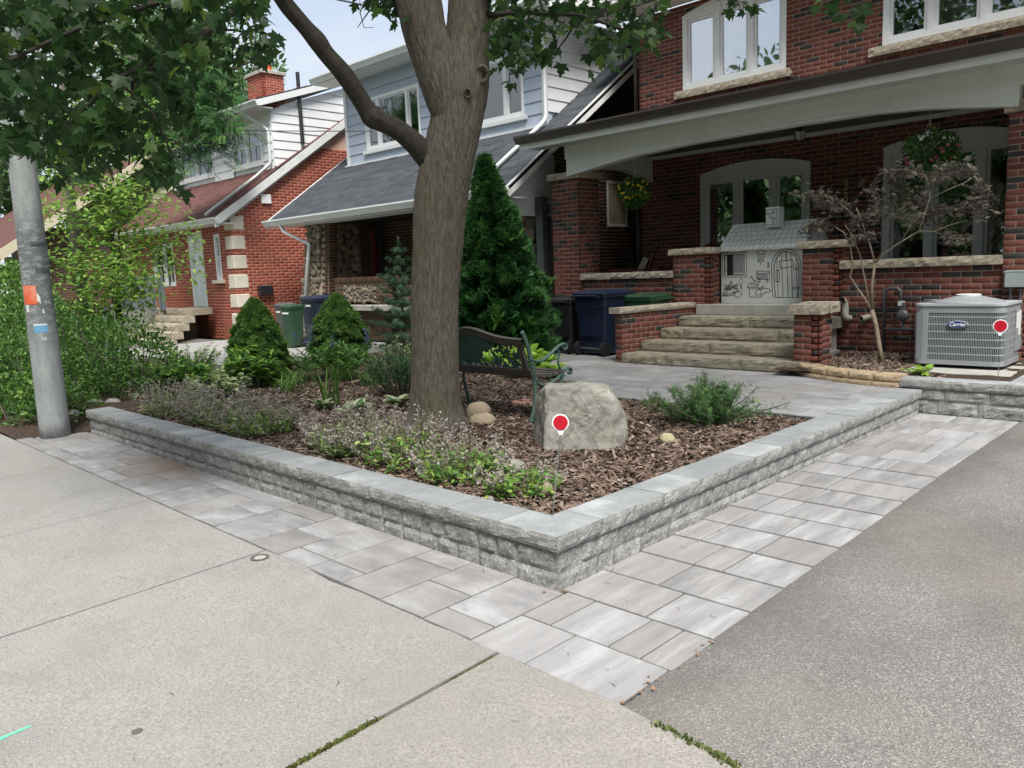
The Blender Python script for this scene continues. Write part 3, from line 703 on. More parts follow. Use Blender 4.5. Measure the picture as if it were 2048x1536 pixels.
def tone_mixed(r): return r.choice([.8, .9, 1.0]) if r.random() < .17 else r.uniform(0, .7)
def arch_hole(x0, x1, z0, z1, rs=0, off=0):
    "opening with a shallow arched head; off = where the wall starts on its axis"
    def f(z):
        if z < z0 or z > z1+rs: return None
        if z <= z1 or rs == 0: return (x0-off, x1-off)
        t = math.sqrt(max(0, 1-(z-z1)/rs)); m = (x0+x1)/2; w = (x1-x0)/2*t
        return (m-w-off, m+w-off)
    return f
def arc(x0, x1, z, rs, n=14): return [(x0+(x1-x0)*i/n, z+rs*(1-(2*i/n-1)**2)) for i in range(n+1)]
def window(parent, o, u, n, x0, x1, z0, z1, splits, rs=0, mat='white_vinyl', glass='glass', fw=.085, sw_=.05, deep=.1, bars=0, head=None, behind=None):
    """o + u*x + z: frame between x0..x1, z0..z1; splits = inner x of the sash edges; rs = rise of an arched head board"""
    o = Vector(o); u = Vector(u); n = Vector(n)
    def P(x, z, d=0): return o+u*x+Za*z+n*d
    hz = head if head is not None else z1-(.12 if rs else fw)
    m = MB()
    def bx(a, b, c, d, d0, d1): m.obox(P((a+b)/2, (c+d)/2, (d0+d1)/2), (u, Za, n), ((b-a)/2, (d-c)/2, (d1-d0)/2))
    bx(x0, x0+fw, z0, z1, -deep, .012); bx(x1-fw, x1, z0, z1, -deep, .012); bx(x0+fw, x1-fw, z0, z0+fw, -deep, .012)
    top = arc(x0, x1, z1, rs) if rs else [(x0, z1), (x1, z1)]
    m.prism([P(x0+fw+.0005, hz, -deep), P(x1-fw-.0005, hz, -deep)]+[P(min(max(a, x0+fw+.0005), x1-fw-.0005), b, -deep) for a, b in reversed(top)], n*(deep+.010))
    if rs:
        for (a, b), (c, d) in zip(top[:-1], top[1:]): m.prism([P(a, b-.045, -.02), P(c, d-.045, -.02), P(c, d, -.02), P(a, b, -.02)], n*.045)
    xs = [x0+fw]+list(splits)+[x1-fw]
    for s in splits: bx(s-.045, s+.045, z0+fw, hz, -deep, .004)
    w = m.build('window', mat, parent)
    for i, (a, b) in enumerate(zip(xs[:-1], xs[1:])):
        a += .045 if i else 0; b -= .045 if i < len(xs)-2 else 0
        q = MB(); c, d = z0+fw, hz
        def sb(aa, bb, cc, dd): q.obox(P((aa+bb)/2, (cc+dd)/2, -.045), (u, Za, n), ((bb-aa)/2, (dd-cc)/2, .022))
        sb(a+.001, a+sw_, c+.001, d-.001); sb(b-sw_, b-.001, c+.001, d-.001); sb(a+sw_, b-sw_, c+.001, c+sw_); sb(a+sw_, b-sw_, d-sw_, d-.001)
        if bars: sb(a+sw_, b-sw_, (c+d)/2-.02, (c+d)/2+.02); sb((a+b)/2-.012, (a+b)/2+.012, c+sw_, (c+d)/2-.02)
        q.build('sash', mat, w)
        g = MB(); g.obox(P((a+b)/2, (c+d)/2, -.05), (u, Za, n), ((b-a)/2-sw_, (d-c)/2-sw_, .003)); g.build('pane', glass, w)
        if behind and behind[i]:
            k = MB(); x_ = a+sw_*.5
            wv = [(x_+(b-a-sw_)*j/16, -.16-.018*math.sin(j*1.9)) for j in range(17)]; f0, f1 = behind[i][1:3] if len(behind[i]) > 2 else (0, 1)
            wv = [q_ for j, q_ in enumerate(wv) if f0 <= j/16 <= f1]
            vs = [P(xx, zz, dd) for xx, dd in wv for zz in (c, d)]
            k.add(vs, [(2*j, 2*j+2, 2*j+3, 2*j+1) for j in range(len(wv)-1)]); k.build('curtain', behind[i][0], w)
    return w
def gutter(parent, o, u, n, L, mat, h=.12, w=.12, name='gutter'):
    "K-style gutter along u; n points outwards"
    o = Vector(o); u = Vector(u); n = Vector(n)
    pr = [(0, 0), (w*.55, 0), (w*.62, h*.25), (w*.9, h*.7), (w, h*.78), (w, h), (w-.012, h), (w-.012, h*.82), (.006, h*.72), (0, h*.95)]
    m = MB(); m.prism([o+n*a+Za*b for a, b in pr], u*L); return m.build(name, mat, parent)
def downspout(parent, pts, mat, w=.07, name='downspout'):
    m = MB(); P = [Vector(p) for p in pts]
    Q = [P[0]]
    for i in range(1, len(P)-1):
        a = (P[i-1]-P[i]); b = (P[i+1]-P[i]); ra = min(.07, a.length*.4); rb = min(.07, b.length*.4)
        for t in (0, .33, .67, 1):
            A = P[i]+a.normalized()*ra*(1-t); B = P[i]+b.normalized()*rb*t; Q.append(A.lerp(B, t))
    Q.append(P[-1]); m.tube(Q, w/2, 10, flat=.8)
    for i in (0, len(P)-2):
        c = P[i].lerp(P[i+1], .9 if i == 0 else .1); d = (P[i+1]-P[i]).normalized(); m.tube([c-d*.015, c+d*.015], w/2*1.15, 10, flat=.8)
    return m.build(name, mat, parent, smooth=True)
def stone_cap(name, parent, x0, x1, y0, y1, z0, z1, mat='limestone', seed=0, amp=.012):
    "rock-faced coping: broken faces on the street and driveway sides"
    m = MB(); nx = max(4, int((x1-x0)/.045)); ny = max(3, int((y1-y0)/.06)); nz = 3
    def h(x, y, z): return amp*(.2+1.3*fbm((x*11+seed, y*11, z*13), 4))
    vs = []; fs = []
    ring = [(x0+(x1-x0)*i/nx, y0, 0, -1) for i in range(nx)]+[(x1, y0+(y1-y0)*i/ny, 1, 0) for i in range(ny)]+[(x1, y1, 0, 0), (x0, y1, 0, 0)]
    N = len(ring)
    for k in range(nz+1):
        z = z0+(z1-z0)*k/nz
        for i, (x, y, dx, dy) in enumerate(ring):
            e = h(x, y, z) if 0 < k < nz else -.004+h(x, y, z)*.3
            if i == 0 or (dx == 1 and i == nx): e = -.004
            vs.append((x+dx*e, y+dy*e, z+(.003*fbm((x*9, y*9, z)) if k == nz else 0)))
    for k in range(nz):
        for i in range(N): j = (i+1) % N; fs.append((k*N+i, k*N+j, (k+1)*N+j, (k+1)*N+i))
    fs += [tuple(range(nz*N, nz*N+N)), tuple(range(N-1, -1, -1))]
    m.add(vs, fs); return m.build(name, mat, parent)

H1 = thing('brick_house', 'red and charcoal brick house with a wide arched porch', 'house', (-3.1, 8.9, .3), kind='thing')
BP = []; core = MB()
YB, YF = 10.0, 7.75
holes = [arch_hole(-5.47, -3.53, 4.73, 6.0, .16, -6.42), arch_hole(-2.02, .0, 4.76, 6.0, .16, -6.42), arch_hole(-5.14, -3.09, 1.35, 3.22, .15, -6.42), arch_hole(-1.97, -.12, 1.03, 3.28, .15, -6.42)]
brick_face(BP, core, (-6.42, YB, 1.0), Xa, -Ya, 9.0, 5.2, holes, tone=tone_mixed, depth=.22)
# house body behind the facade
core.box(-6.42, -6.2, YB+.22, 19, 0, 6.2); core.box(2.36, 2.58, YB+.22, 19, 0, 6.2); core.box(-6.42, 2.58, 18.8, 19, 0, 6.2)
core.box(-6.42, 2.58, YB+.001, YB+.219, .1, .995)
# porch piers and parapets
def pier(x0, x1, y0, y1, z0, z1, sides='fr'):
    brick_face(BP, core, (x0, y0, z0), Xa, -Ya, x1-x0, z1-z0, tone=tone_mixed, depth=min(.1, (y1-y0)/2))
    brick_face(BP, core, (x1, y0, z0), Ya, Xa, y1-y0, z1-z0, tone=tone_mixed, depth=min(.1, (x1-x0)/2), shift=.1)
    core.box(x0+.001, x1-.101, y0+.101, y1, z0, z1-.001)
pier(-6.72, -6.13, YF, YF+.55, .2, 3.165); pier(.2, 2.4, YF, YF+.5, .2, 3.2); core.box(2.2, 2.4, YF+.5, YB, .2, 3.66)  # end pier widened and unseen end wall added to keep light out of porch
brick_face(BP, core, (-6.13, YF+.04, .2), Xa, -Ya, 1.86, 1.25, tone=tone_mixed, depth=.2)
pier(-4.27, -3.63, YF, YF+.3, .2, 1.79); pier(-2.2, -1.69, YF, YF+.3, .2, 1.79)
brick_face(BP, core, (-1.69, YF+.04, .2), Xa, -Ya, 1.89, 1.302, tone=tone_mixed, depth=.2)
# stair side walls
A, B = Vector((-4.15, 6.2, .25)), Vector((-3.9, 7.74, .25)); d = (B-A).normalized(); n = Vector((d.y, -d.x, 0))
def ramp_h(s): return .97
brick_face(BP, core, A, d, n, (B-A).length, .74, tone=tone_mixed, depth=.11, L=.2)
brick_face(BP, core, A-n*.11, n, -d, .11, .74, tone=tone_mixed, depth=.02)
pier(-1.63, -1.33, 6.27, 6.62, .3, 1.0)
core.build('mortar_wall', 'mortar', H1)
pieces(H1, 'brick', 'bricks', BP, 'brick', 300, hide=lambda x, y: (1200 < x < 2010 and 235 < y < 480) or (x < 1120))
# copings and caps
stone_cap('coping', H1, -6.13, -4.2701, YF-.02, YF+.3, 1.452, 1.555, seed=1); stone_cap('coping', H1, -1.689, .199, YF-.03, YF+.3, 1.504, 1.612, seed=2)
stone_cap('pier_cap', H1, -6.78, -6.07, YF-.06, YF+.6, 3.167, 3.275, seed=3); stone_cap('pier_cap', H1, .15, 2.5, YF-.06, YF+.55, 3.202, 3.32, seed=4)
stone_cap('pier_cap', H1, -4.33, -3.57, YF-.06, YF+.36, 1.792, 1.885, seed=5); stone_cap('pier_cap', H1, -2.26, -1.62, YF-.06, YF+.36, 1.792, 1.89, seed=6)
rough_prism((A+n*.03-d*.04)[:2], (B+n*.03)[:2], (B-n*.2)[:2], (A-n*.2-d*.04)[:2], .992, 1.072, .01, 'coping', H1, ('limestone', 'limestone'), nu=20, nv=3, seed=8)
stone_cap('pier_cap', H1, -1.68, -1.28, 6.21, 6.4, 1.002, 1.12, seed=9); stone_cap('pier_cap', H1, -1.64, -1.25, 6.42, 6.68, 1.01, 1.135, seed=10)
# window sills
stone_cap('sill', H1, -5.62, -3.44, YB-.08, YB+.05, 4.605, 4.73, seed=11); stone_cap('sill', H1, -2.2, .3, YB-.08, YB+.05, 4.63, 4.757, seed=12)
# porch slab, steps
MB().box(-6.12, .2, YF+.32, YB-.01, .9, 1.0).build('porch_floor', 'porch_paint', H1)
MB().bbox(-3.86, -2.19, 7.71, YF+.6, .885, 1.035, .01).build('landing', 'landing', H1)
rs_ = random.Random(3)
for i, zt in enumerate((.43, .578, .728, .878)):
    y0 = 6.17+.385*i; x0 = -4.14+.075*i; x1 = -1.56 if i < 1 else -1.63
    cuts = {0: [.29, .72], 1: [.46], 2: [.17, .78], 3: [.5]}[i]
    xs = [x0]+[x0+(x1-x0)*c for c in cuts]+[x1]
    for a, b in zip(xs[:-1], xs[1:]):
        rough_prism((a+.005, y0), (b-.005, y0), (b-.005, y0+.42), (a+.005, y0+.42), zt-.148, zt, .014, 'step_stone', H1, ('step_stone', 'step_stone'), nu=14, nv=5, seed=rs_.random()*40)
MB().box(-4.0, -1.65, 6.6, 7.7, .25, .43).box(-3.85,-1.7,7.4,7.7,.43,.87).build('stair_core', 'landing', H1)
# porch beam: flat board above an arched board, both sides
AX = [(-6.3, 3.2), (-5.9, 3.25), (-5.45, 3.31), (-4.9, 3.37), (-4.0, 3.415), (-3.1, 3.43), (-2.2, 3.435), (-1.3, 3.425), (-.7, 3.385), (-.2, 3.32), (.3, 3.25)]
m = MB()
for (a, za), (b, zb) in zip(AX[:-1], AX[1:]):
    m.prism([(a, 7.66, za), (b, 7.66, zb), (b, 7.66, 3.56), (a, 7.66, 3.56)], (0, .2, 0))
m.build('porch_beam', 'beam_white', H1)
MB().box(-6.32, 2, 7.645, 7.86, 3.48, 3.71).build('beam_board', 'beam_white', H1)
m = MB()
for (a, za), (b, zb) in zip(AX[:-1], AX[1:]): m.prism([(a, 7.65, za-.006), (b, 7.65, zb-.006), (b, 7.65, zb+.03), (a, 7.65, za+.03)], (0, .012, 0))
m.build('beam_trim', 'beam_white', H1)
SB = [(7.95, 3.25), (8.5, 3.37), (9.1, 3.38), (9.6, 3.31), (9.99, 3.2)]; m = MB()
for (a, za), (b, zb) in zip(SB[:-1], SB[1:]): m.prism([(-6.3, a, za), (-6.3, b, zb), (-6.3, b, 3.66), (-6.3, a, 3.66)], (.16, 0, 0))
m.build('side_beam', 'beam_white', H1)
MB().box(-6.3, 2, 7.86, 9.99, 3.662, 3.69).build('porch_ceiling', 'porch_board', H1)
MB().box(-6.13, 2, 9.955, 9.99, 3.60, 3.661).build('ceiling_trim', 'beam_white', H1)
# soffit panels, fascia, gutter, roof
x = -6.9
while x < 1.6:
    w = .3 if x > -6.8 else .34
    MB().box(x+.003, x+w-.003, 7.2, 7.642, 3.70, 3.712).build('soffit_panel', 'soffit', H1); x += w
MB().box(-6.9, 2.6, 7.16, 7.198, 3.665, 3.83).build('fascia', 'white_paint', H1)
gutter(H1, (-6.93, 7.158, 3.755), Xa, -Ya, 9.4, 'gutter_brown', .13, .12)
def sloped_roof(parent, x0, x1, ya, za, yb, zb, mat, thick=.05, exp=.14, tab=.26, name='shingle', limit=300, seed=0, under='dark_void', clip=None):
    "roof plane rising towards +Y, laid with overlapping shingle tabs"
    s = Vector((0, yb-ya, zb-za)); Ls = s.length; s.normalize(); nn = Xa.cross(s).normalized()
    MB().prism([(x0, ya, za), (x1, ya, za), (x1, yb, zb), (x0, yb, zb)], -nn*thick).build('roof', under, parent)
    r = random.Random(seed); P = []; k = 0; v = 0
    while v < Ls:
        x = x0-r.random()*tab
        while x < x1:
            w = tab*r.uniform(.7, 1.25); a, b = max(x, x0), min(x+w, x1)
            if b-a > .02 and (clip is None or clip((a+b)/2, ya+s.y*v)):
                tl = .012; sv = (s*math.cos(tl)-nn*-math.sin(tl)*-1).normalized(); h = r.choice([.006, .006, .010])
                P.append((Vector(((a+b)/2, ya, za))+s*(v+exp*.55)+nn*(h*.5+.004*(k % 2)), (Xa, s, nn), ((b-a)/2-.0015, exp*.6, h/2+.002), r.random()))
            x += w
        v += exp; k += 1
    pieces(parent, name, name+'s', P, mat, limit)
sloped_roof(H1, -6.95, 2.6, 7.1, 3.86, 10.0, 4.53, 'shingle_brown', limit=60, seed=2)
# upper eave with brown downspout
MB().box(-7.0, 2.7, 9.5, 10.0, 6.22, 6.24).build('soffit', 'white_paint', H1); gutter(H1, (-7.0, 9.5, 6.24), Xa, -Ya, 9.6, 'gutter_brown', .13, .12)
sloped_roof(H1, -7.0, 2.7, 9.45, 6.36, 14.5, 8.6, 'shingle_brown', limit=0, seed=5)
MB().add([(-6.9, 14.5, 8.58), (2.6, 14.5, 8.58), (2.6, 19.4, 6.2), (-6.9, 19.4, 6.2)], [(0, 1, 2, 3)]).build('rear_roof', 'shingle_brown', H1)
downspout(H1, [(-6.75, 9.45, 6.3), (-6.75, 9.45, 6.15), (-6.47, 9.95, 5.85), (-6.47, 9.95, 4.5)], 'gutter_brown', .08); downspout(H1, [(-6.47, 9.95, 3.1), (-6.47, 9.95, 1.05)], 'gutter_brown', .08)
# windows and front door group
for i in range(0): pass
C = 'curtain'
window(H1, (0, YB, 0), Xa, -Ya, -5.47, -3.53, 4.733, 6.0, [-4.79, -4.16], .16, glass='glass_sky', behind=[('curtain', 0, .32), ('curtain', 0, .3), ('curtain', .0, 1)], head=5.93)
window(H1, (0, YB, 0), Xa, -Ya, -2.02, 0, 4.76, 6.0, [-1.36, -.68], .16, glass='glass', behind=[None, ('curtain_rose', 0, 1), ('curtain_rose', 0, 1)], head=5.93)
window(H1, (0, YB, 0), Xa, -Ya, -5.13, -3.10, 1.36, 3.22, [-4.41, -3.735], .14, mat='white_paint', glass='glass', fw=.11, head=3.08)
window(H1, (0, YB, 0), Xa, -Ya, -1.96, -.13, 1.03, 3.28, [-1.28, -.62], .14, mat='white_paint', glass='glass', fw=.11, head=3.12)
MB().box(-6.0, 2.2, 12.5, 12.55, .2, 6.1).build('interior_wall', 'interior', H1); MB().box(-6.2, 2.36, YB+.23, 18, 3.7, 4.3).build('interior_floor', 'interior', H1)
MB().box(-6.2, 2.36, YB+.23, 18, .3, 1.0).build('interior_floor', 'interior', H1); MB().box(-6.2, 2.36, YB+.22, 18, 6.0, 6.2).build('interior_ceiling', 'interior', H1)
# brass house numbers
for z in (2.77, 2.59): text_part('3', 'house_number', .23, 'brass', H1, Matrix.Translation((-2.52, YB-.02, z)) @ Matrix.Rotation(R(90), 4, 'X'), .008)
# ================================================================ NEIGHBOURING HOUSES
def siding(parent, o, u, n, z0, z1, exp, x_of, mat, holes=(), name='siding_board', r=None):
    """lapped boards; x_of(z) -> (left, right) along u at that height; holes = (x0,x1,z0,z1)"""
    o = Vector(o); u = Vector(u); n = Vector(n); r = r or random.Random(5); z = z0
    while z < z1-.02:
        zt = min(z+exp, z1); a0, b0 = x_of(z); a1, b1 = x_of(zt); tn_ = r.random()
        segs = [((a0, b0), (a1, b1))]
        for h in holes:
            if h[3] > z+.02 and h[2] < zt-.02:
                out = []
                for (p, q), (s, t) in segs:
                    if h[0] > p+.01 and h[1] < q-.01: out += [((p, h[0]), (s, h[0])), ((h[1], q), (h[1], t))]
                    else: out.append(((p, q), (s, t)))
                segs = out
        for (p, q), (s, t) in segs:
            if q-p < .03: continue
            t = max(t, s+.001)
            A, B, C_, D = o+u*p+Za*z, o+u*q+Za*z, o+u*t+Za*zt, o+u*s+Za*zt
            m = MB(); m.tone = tn_
            m.add([A+n*.022, B+n*.022, C_+n*.004, D+n*.004, A-n*.01, B-n*.01, C_-n*.01, D-n*.01], [(0, 1, 2, 3), (1, 0, 4, 5), (0, 3, 7, 4), (2, 1, 5, 6), (3, 2, 6, 7)])
            m.build(name, mat, parent)
        z = zt
import bmesh
COB = []
def cobble_mesh(k, mat='cobble'):
    bm = bmesh.new(); bmesh.ops.create_icosphere(bm, subdivisions=2, radius=1)
    for v in bm.verts:
        s = 1+.22*noise.noise(v.co*1.3+Vector((k*9.1, 0, 0)))+.08*noise.noise(v.co*3+Vector((0, k*5, 0)))
        v.co = Vector((math.copysign(abs(v.co.x)**.8, v.co.x), math.copysign(abs(v.co.y)**.8, v.co.y), v.co.z))*s
    me = bpy.data.meshes.new('stone'); bm.to_mesh(me); bm.free(); me.materials.append(MAT[mat])
    a = me.attributes.new('tone', 'FLOAT', 'FACE'); a.data.foreach_set('value', [(k*.37) % 1]*len(me.polygons)); me.polygons.foreach_set('use_smooth', [True]*len(me.polygons)); return me
COB = [cobble_mesh(k) for k in range(9)]
def cobbles(parent, o, u, n, poly, size, seed=0, squash=.45, limit=999):
    "river stones packed in a wall panel; poly in (u, z)"
    r = random.Random(seed); o = Vector(o); u = Vector(u); n = Vector(n); pts = []
    xs = [p[0] for p in poly]; zs = [p[1] for p in poly]; tries = 0
    while tries < 4000 and len(pts) < limit:
        tries += 1; s = size*r.uniform(.6, 1.25); x, z = r.uniform(min(xs), max(xs)), r.uniform(min(zs), max(zs))
        if inpoly(x, z, poly) and all((x-a)**2+((z-b)*1.15)**2 > (.82*(s+c))**2 for a, b, c in pts): pts.append((x, z, s))
    for x, z, s in pts:
        ob = bpy.data.objects.new('stone', r.choice(COB)); link(ob, parent)
        th = r.uniform(-.4, .4); a = u*math.cos(th)+Za*math.sin(th); b = -u*math.sin(th)+Za*math.cos(th); m = Matrix.Identity(4)
        for k, (ax, h) in enumerate(((a, s*1.12), (b, s*.86), (n, s*squash))):
            for q in range(3): m[q][k] = ax[q]*h
        c = o+u*x+Za*z
        for q in range(3): m[q][3] = c[q]
        ob.matrix_basis = m

# ---------------------------------------------------------------- pale blue house next door
H2 = thing('blue_house', 'pale blue sided house with grey shingle roof and river stone porch', 'house', (-11, 9, .3), kind='thing')
RS = .69
def rz2(y): return 3.06+RS*(y-6.98)
sloped_roof(H2, -15.15, -7.05, 6.98, 3.06, 11.9, rz2(11.9), 'shingle_dark', tab=.3, exp=.15, seed=8, clip=lambda x, y: not (-14.3 < x < -7.9 and y > 9.0))
MB().add([(-15.15, 11.9, rz2(11.9)), (-7.05, 11.9, rz2(11.9)), (-7.05, 18, 3), (-15.15, 18, 3)], [(0, 1, 2, 3)]).build('rear_roof', 'shingle_dark', H2)
gutter(H2, (-15.2, 6.97, 2.93), Xa, -Ya, 8.2, 'gutter_white', .14, .13)
MB().box(-15.1, -7.1, 6.98, 7.5, 2.9, 2.925).build('soffit', 'gutter_white', H2)
# upper storey
siding(H2, (0, 8.93, 0), Xa, -Ya, 4.4, 6.34, .235, lambda z: (-14.35, -7.88), 'blue_siding', [(-13.62, -11.55, 4.62, 5.9), (-10.0, -8.38, 4.62, 5.9)])
MB().box(-14.4, -7.83, 8.945, 9.1, 4.2, 4.7).box(-14.4, -13.6, 8.945, 9.1, 4.7, 6.35).box(-11.57, -9.98, 8.945, 9.1, 4.7, 6.35).box(-8.4, -7.85, 8.945, 9.1, 4.7, 6.35).box(-14.4, -7.85, 8.946, 9.09, 5.85, 6.34).build('wall', 'blue_siding', H2)
siding(H2, (-7.83, 0, 0), Ya, Xa, 4.42, 6.5, .235, lambda z: (8.95, 6.98+(z-3.06)/RS), 'white_siding')
MB().prism([(-7.86, 8.95, 4.3), (-7.86, 11.9, 6.35), (-7.86, 8.95, 6.35)], (-.1, 0, 0)).build('wall', 'white_siding', H2)
MB().box(-7.89, -7.79, 8.885, 8.945, 4.38, 6.34).box(-14.44, -14.34, 8.89, 8.95, 4.38, 6.34).build('corner_trim', 'white_siding', H2)
MB().box(-14.5, -7.8, 8.86, 8.94, 4.345, 4.405).build('flashing', 'white_paint', H2)
window(H2, (0, 8.92, 0), Xa, -Ya, -13.62, -11.55, 4.66, 5.86, [-13.12, -12.02], glass='glass', fw=.07, sw_=.035, behind=[None, ('curtain', 0, 1), None])
window(H2, (0, 8.92, 0), Xa, -Ya, -10.0, -8.38, 4.66, 5.86, [-8.9], glass='glass', fw=.07, sw_=.035, behind=[('curtain', 0, 1), None])
MB().box(-13.7, -11.47, 8.85, 8.93, 4.58, 4.655).build('sill', 'white_siding', H2); MB().box(-10.08, -8.3, 8.85, 8.93, 4.58, 4.655).build('sill', 'white_siding', H2)
MB().box(-14.9, -7.3, 8.4, 8.94, 6.345, 6.37).build('soffit', 'gutter_white', H2); gutter(H2, (-14.95, 8.4, 6.36), Xa, -Ya, 7.75, 'gutter_white', .14, .13)
MB().prism([(-14.95, 8.35, 6.51), (-7.2, 8.35, 6.51), (-7.2, 12.5, 7.3), (-14.95, 12.5, 7.3)], (0, 0, -.06)).build('upper_roof', 'shingle_dark', H2)
MB().prism([(-7.22, 8.4, 6.3), (-7.22, 12.5, 7.1), (-7.22, 12.5, 7.3), (-7.22, 8.4, 6.5)], (-.05, 0, 0)).build('rake_board', 'white_paint', H2)
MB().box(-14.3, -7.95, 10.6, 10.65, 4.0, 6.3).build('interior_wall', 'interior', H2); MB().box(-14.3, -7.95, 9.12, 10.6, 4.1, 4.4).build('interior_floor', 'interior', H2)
# rake boards, gable end of the porch
for x, s in ((-7.05, 1), (-15.15, -1)):
    MB().prism([(x, 6.95, 2.86), (x, 11.6, 2.86+RS*4.65), (x, 11.6, 3.07+RS*4.65), (x, 6.95, 3.07)], (-.04*s, 0, 0)).build('rake_board', 'white_paint', H2)
siding(H2, (-7.3, 0, 0), Ya, Xa, 2.62, 3.75, .22, lambda z: (max(7.05, 6.98+(z+.25-3.06)/RS), 8.5), 'white_siding')
downspout(H2, [(-7.75, 8.36, 6.4), (-7.75, 8.42, 6.2), (-7.76, 8.84, 5.95), (-7.76, 8.84, 4.5), (-7.78, 8.72, 4.38), (-7.85, 7.0, 3.16)], 'gutter_white', .085)
# ground floor: brown brick and river stone
BP = []; core = MB(); tb = lambda r: r.random()
brick_face(BP, core, (-7.8, 9.0, .3), Ya, Xa, 5, 4.0, [lambda z: (1.72, 2.44) if 2.5 < z < 3.45 else None], tone=tb, depth=.2)
brick_face(BP, core, (-15.0, 9.0, .3), Xa, -Ya, 7.0, 3.4, [lambda z: (.72, 1.7) if 1. < z < 2.95 else None], tone=tb, depth=.2)
brick_face(BP, core, (-13.05, 7.35, 1.05), Xa, -Ya, 3.6, .46, [lambda z: (.4, 1.55) if 1.05 < z < 1.45 else None], tone=tb, depth=.25)
for i in range(48): BP.append((Vector((-13.05+.075*(i+.5), 7.344, 1.585)), (Xa, Za, -Ya), (.032, .068, .012), (i*.37) % 1))
core.box(-13.05, -9.45, 7.352, 7.6, 1.5, 1.65)
# tapered stone columns
for xb0, xb1, xt0, xt1, y0, y1 in ((-14.62, -13.35, -14.05, -13.2, 7.3, 7.6), (-7.78, -7.28, -7.72, -7.3, 8.0, 8.5)):
    core.add([(xb0, y0, .3), (xb1, y0, .3), (xb1, y1, .3), (xb0, y1, .3), (xt0, y0+.1, 2.95), (xt1, y0+.1, 2.95), (xt1, y1, 2.95), (xt0, y1, 2.95)], [(0, 1, 5, 4), (1, 2, 6, 5), (2, 3, 7, 6), (3, 0, 4, 7), (4, 5, 6, 7)])
    k = 0; z = .35
    while z < 2.9:
        f = (z-.3)/2.65; xe = xb1+(xt1-xb1)*f; yy = y0+.1*f; w = .24 if k % 2 else .13
        BP.append((Vector((xe-w/2, yy-.004, z+.033)), (Xa, Za, -Ya), (w/2-.005, .031, .014), (k*.31) % 1))
        for j in range(1): BP.append((Vector((xe+.004, yy+.12+.24*j, z+.033)), (Ya, Za, Xa), (.114, .031, .012), (k*.17+j*.4) % 1))
        z += .072; k += 1
core.box(-15.0, -7.8, 9.2, 17, .3, 3.4); 
MB().box(-14.4, -7.9, 7.4, 9.0, .3, .93).build('porch_base', 'brick_brown', H2)
core.build('mortar_wall', 'mortar_tan', H2)
pieces(H2, 'brick', 'bricks', BP, 'brick_brown', 200)
cobbles(H2, (0, 7.32, 0), Xa, -Ya, [(-14.5, .95), (-13.75, .95), (-13.45, 2.9), (-13.98, 2.9)], .085, 3)
cobbles(H2, (0, 7.34, 0), Xa, -Ya, [(-12.65, 1.1), (-11.5, 1.1), (-11.5, 1.44), (-12.65, 1.44)], .06, 5, .5)
MB().box(-14.4, -13.15, 8.2, 8.5, .9, 2.93).build('stone_wall', 'brick_brown', H2); cobbles(H2, (0, 8.19, 0), Xa, -Ya, [(-14.4, .95), (-13.2, .95), (-13.25, 2.9), (-14.4, 2.9)], .105, 6); cobbles(H2, (0, 7.99, 0), Xa, -Ya, [(-7.74, .8), (-7.45, .8), (-7.45, 2.85), (-7.7, 2.85)], .1, 9)
MB().bbox(-13.2, -9.3, 7.2, 7.5, .93, 1.048, .012).build('ledge', 'landing', H2)
MB().box(-14.25, -14.16, 8.9, 9.05, 1.0, 2.95).box(-13.42, -13.32, 8.9, 9.05, 1.0, 2.95).box(-14.16, -13.42, 8.9, 9.05, 2.82, 2.95).build('door_frame', 'frame_grey', H2)
dr = MB().box(-14.16, -13.42, 8.97, 9.02, 1.0, 2.82).build('door', 'frame_grey', H2); MB().box(-14.05, -13.55, 8.955, 8.968, 1.15, 2.75).build('door_glass', 'orange_glass', dr)
MB().box(-7.26, -7.1, 7.9, 8.06, .3, 2.95).build('porch_post', 'frame_grey', H2)
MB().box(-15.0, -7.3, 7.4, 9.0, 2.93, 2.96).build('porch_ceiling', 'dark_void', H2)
window(H2, (-7.8, 0, 0), Ya, Xa, 10.72, 11.44, 2.5, 3.45, [], fw=.06, sw_=.05); MB().box(-8.3, -8.25, 10.5, 11.7, 2.3, 3.7).build('interior_wall', 'interior', H2)
downspout(H2, [(-14.5, 6.93, 2.94), (-14.45, 6.98, 2.78), (-13.72, 7.2, 2.45), (-13.78, 7.2, 2.3), (-14.28, 7.2, .5)], 'gutter_white', .085)

# ---------------------------------------------------------------- red brick and white house
H3 = thing('white_gabled_house', 'house with orange red brick below, white siding above and maroon roof', 'house', (-19, 9, .25), kind='thing')
X3, Y3 = -16.2, 6.57
def rz3(y): return 3.22+.69*(y-6.2)
BP = []; core = MB(); tr_ = lambda r: r.random()
hl = [lambda z: (4.15, 4.95) if 1.03 < z < 3.03 else None, lambda z: (5.62, 5.92) if 1.72 < z < 2.88 else None, lambda z: (1.7, 3.1) if 1.6 < z < 2.8 else None]
brick_face(BP, core, (-22.8, Y3, .2), Xa, -Ya, 6.6, 2.95, hl, tone=tr_, ch=.075, L=.23, depth=.22)
brick_face(BP, core, (X3, Y3, .2), Ya, Xa, 3.6, 4.9, [lambda z: (max(0, (z-3.05)/.69+6.2-Y3+.0) if False else 0, 0)], tone=tr_, ch=.075, L=.23, depth=.2)
BP = [p for p in BP if p[0].x < X3-.05 or p[0].z < rz3(p[0].y)-.16]
BP = [p for p in BP if not (p[0].x > X3-.36 and p[0].y < Y3+.34 and (3.27-p[0].z) % .48 < .33 and p[0].z < 3.3)]
core2 = MB()
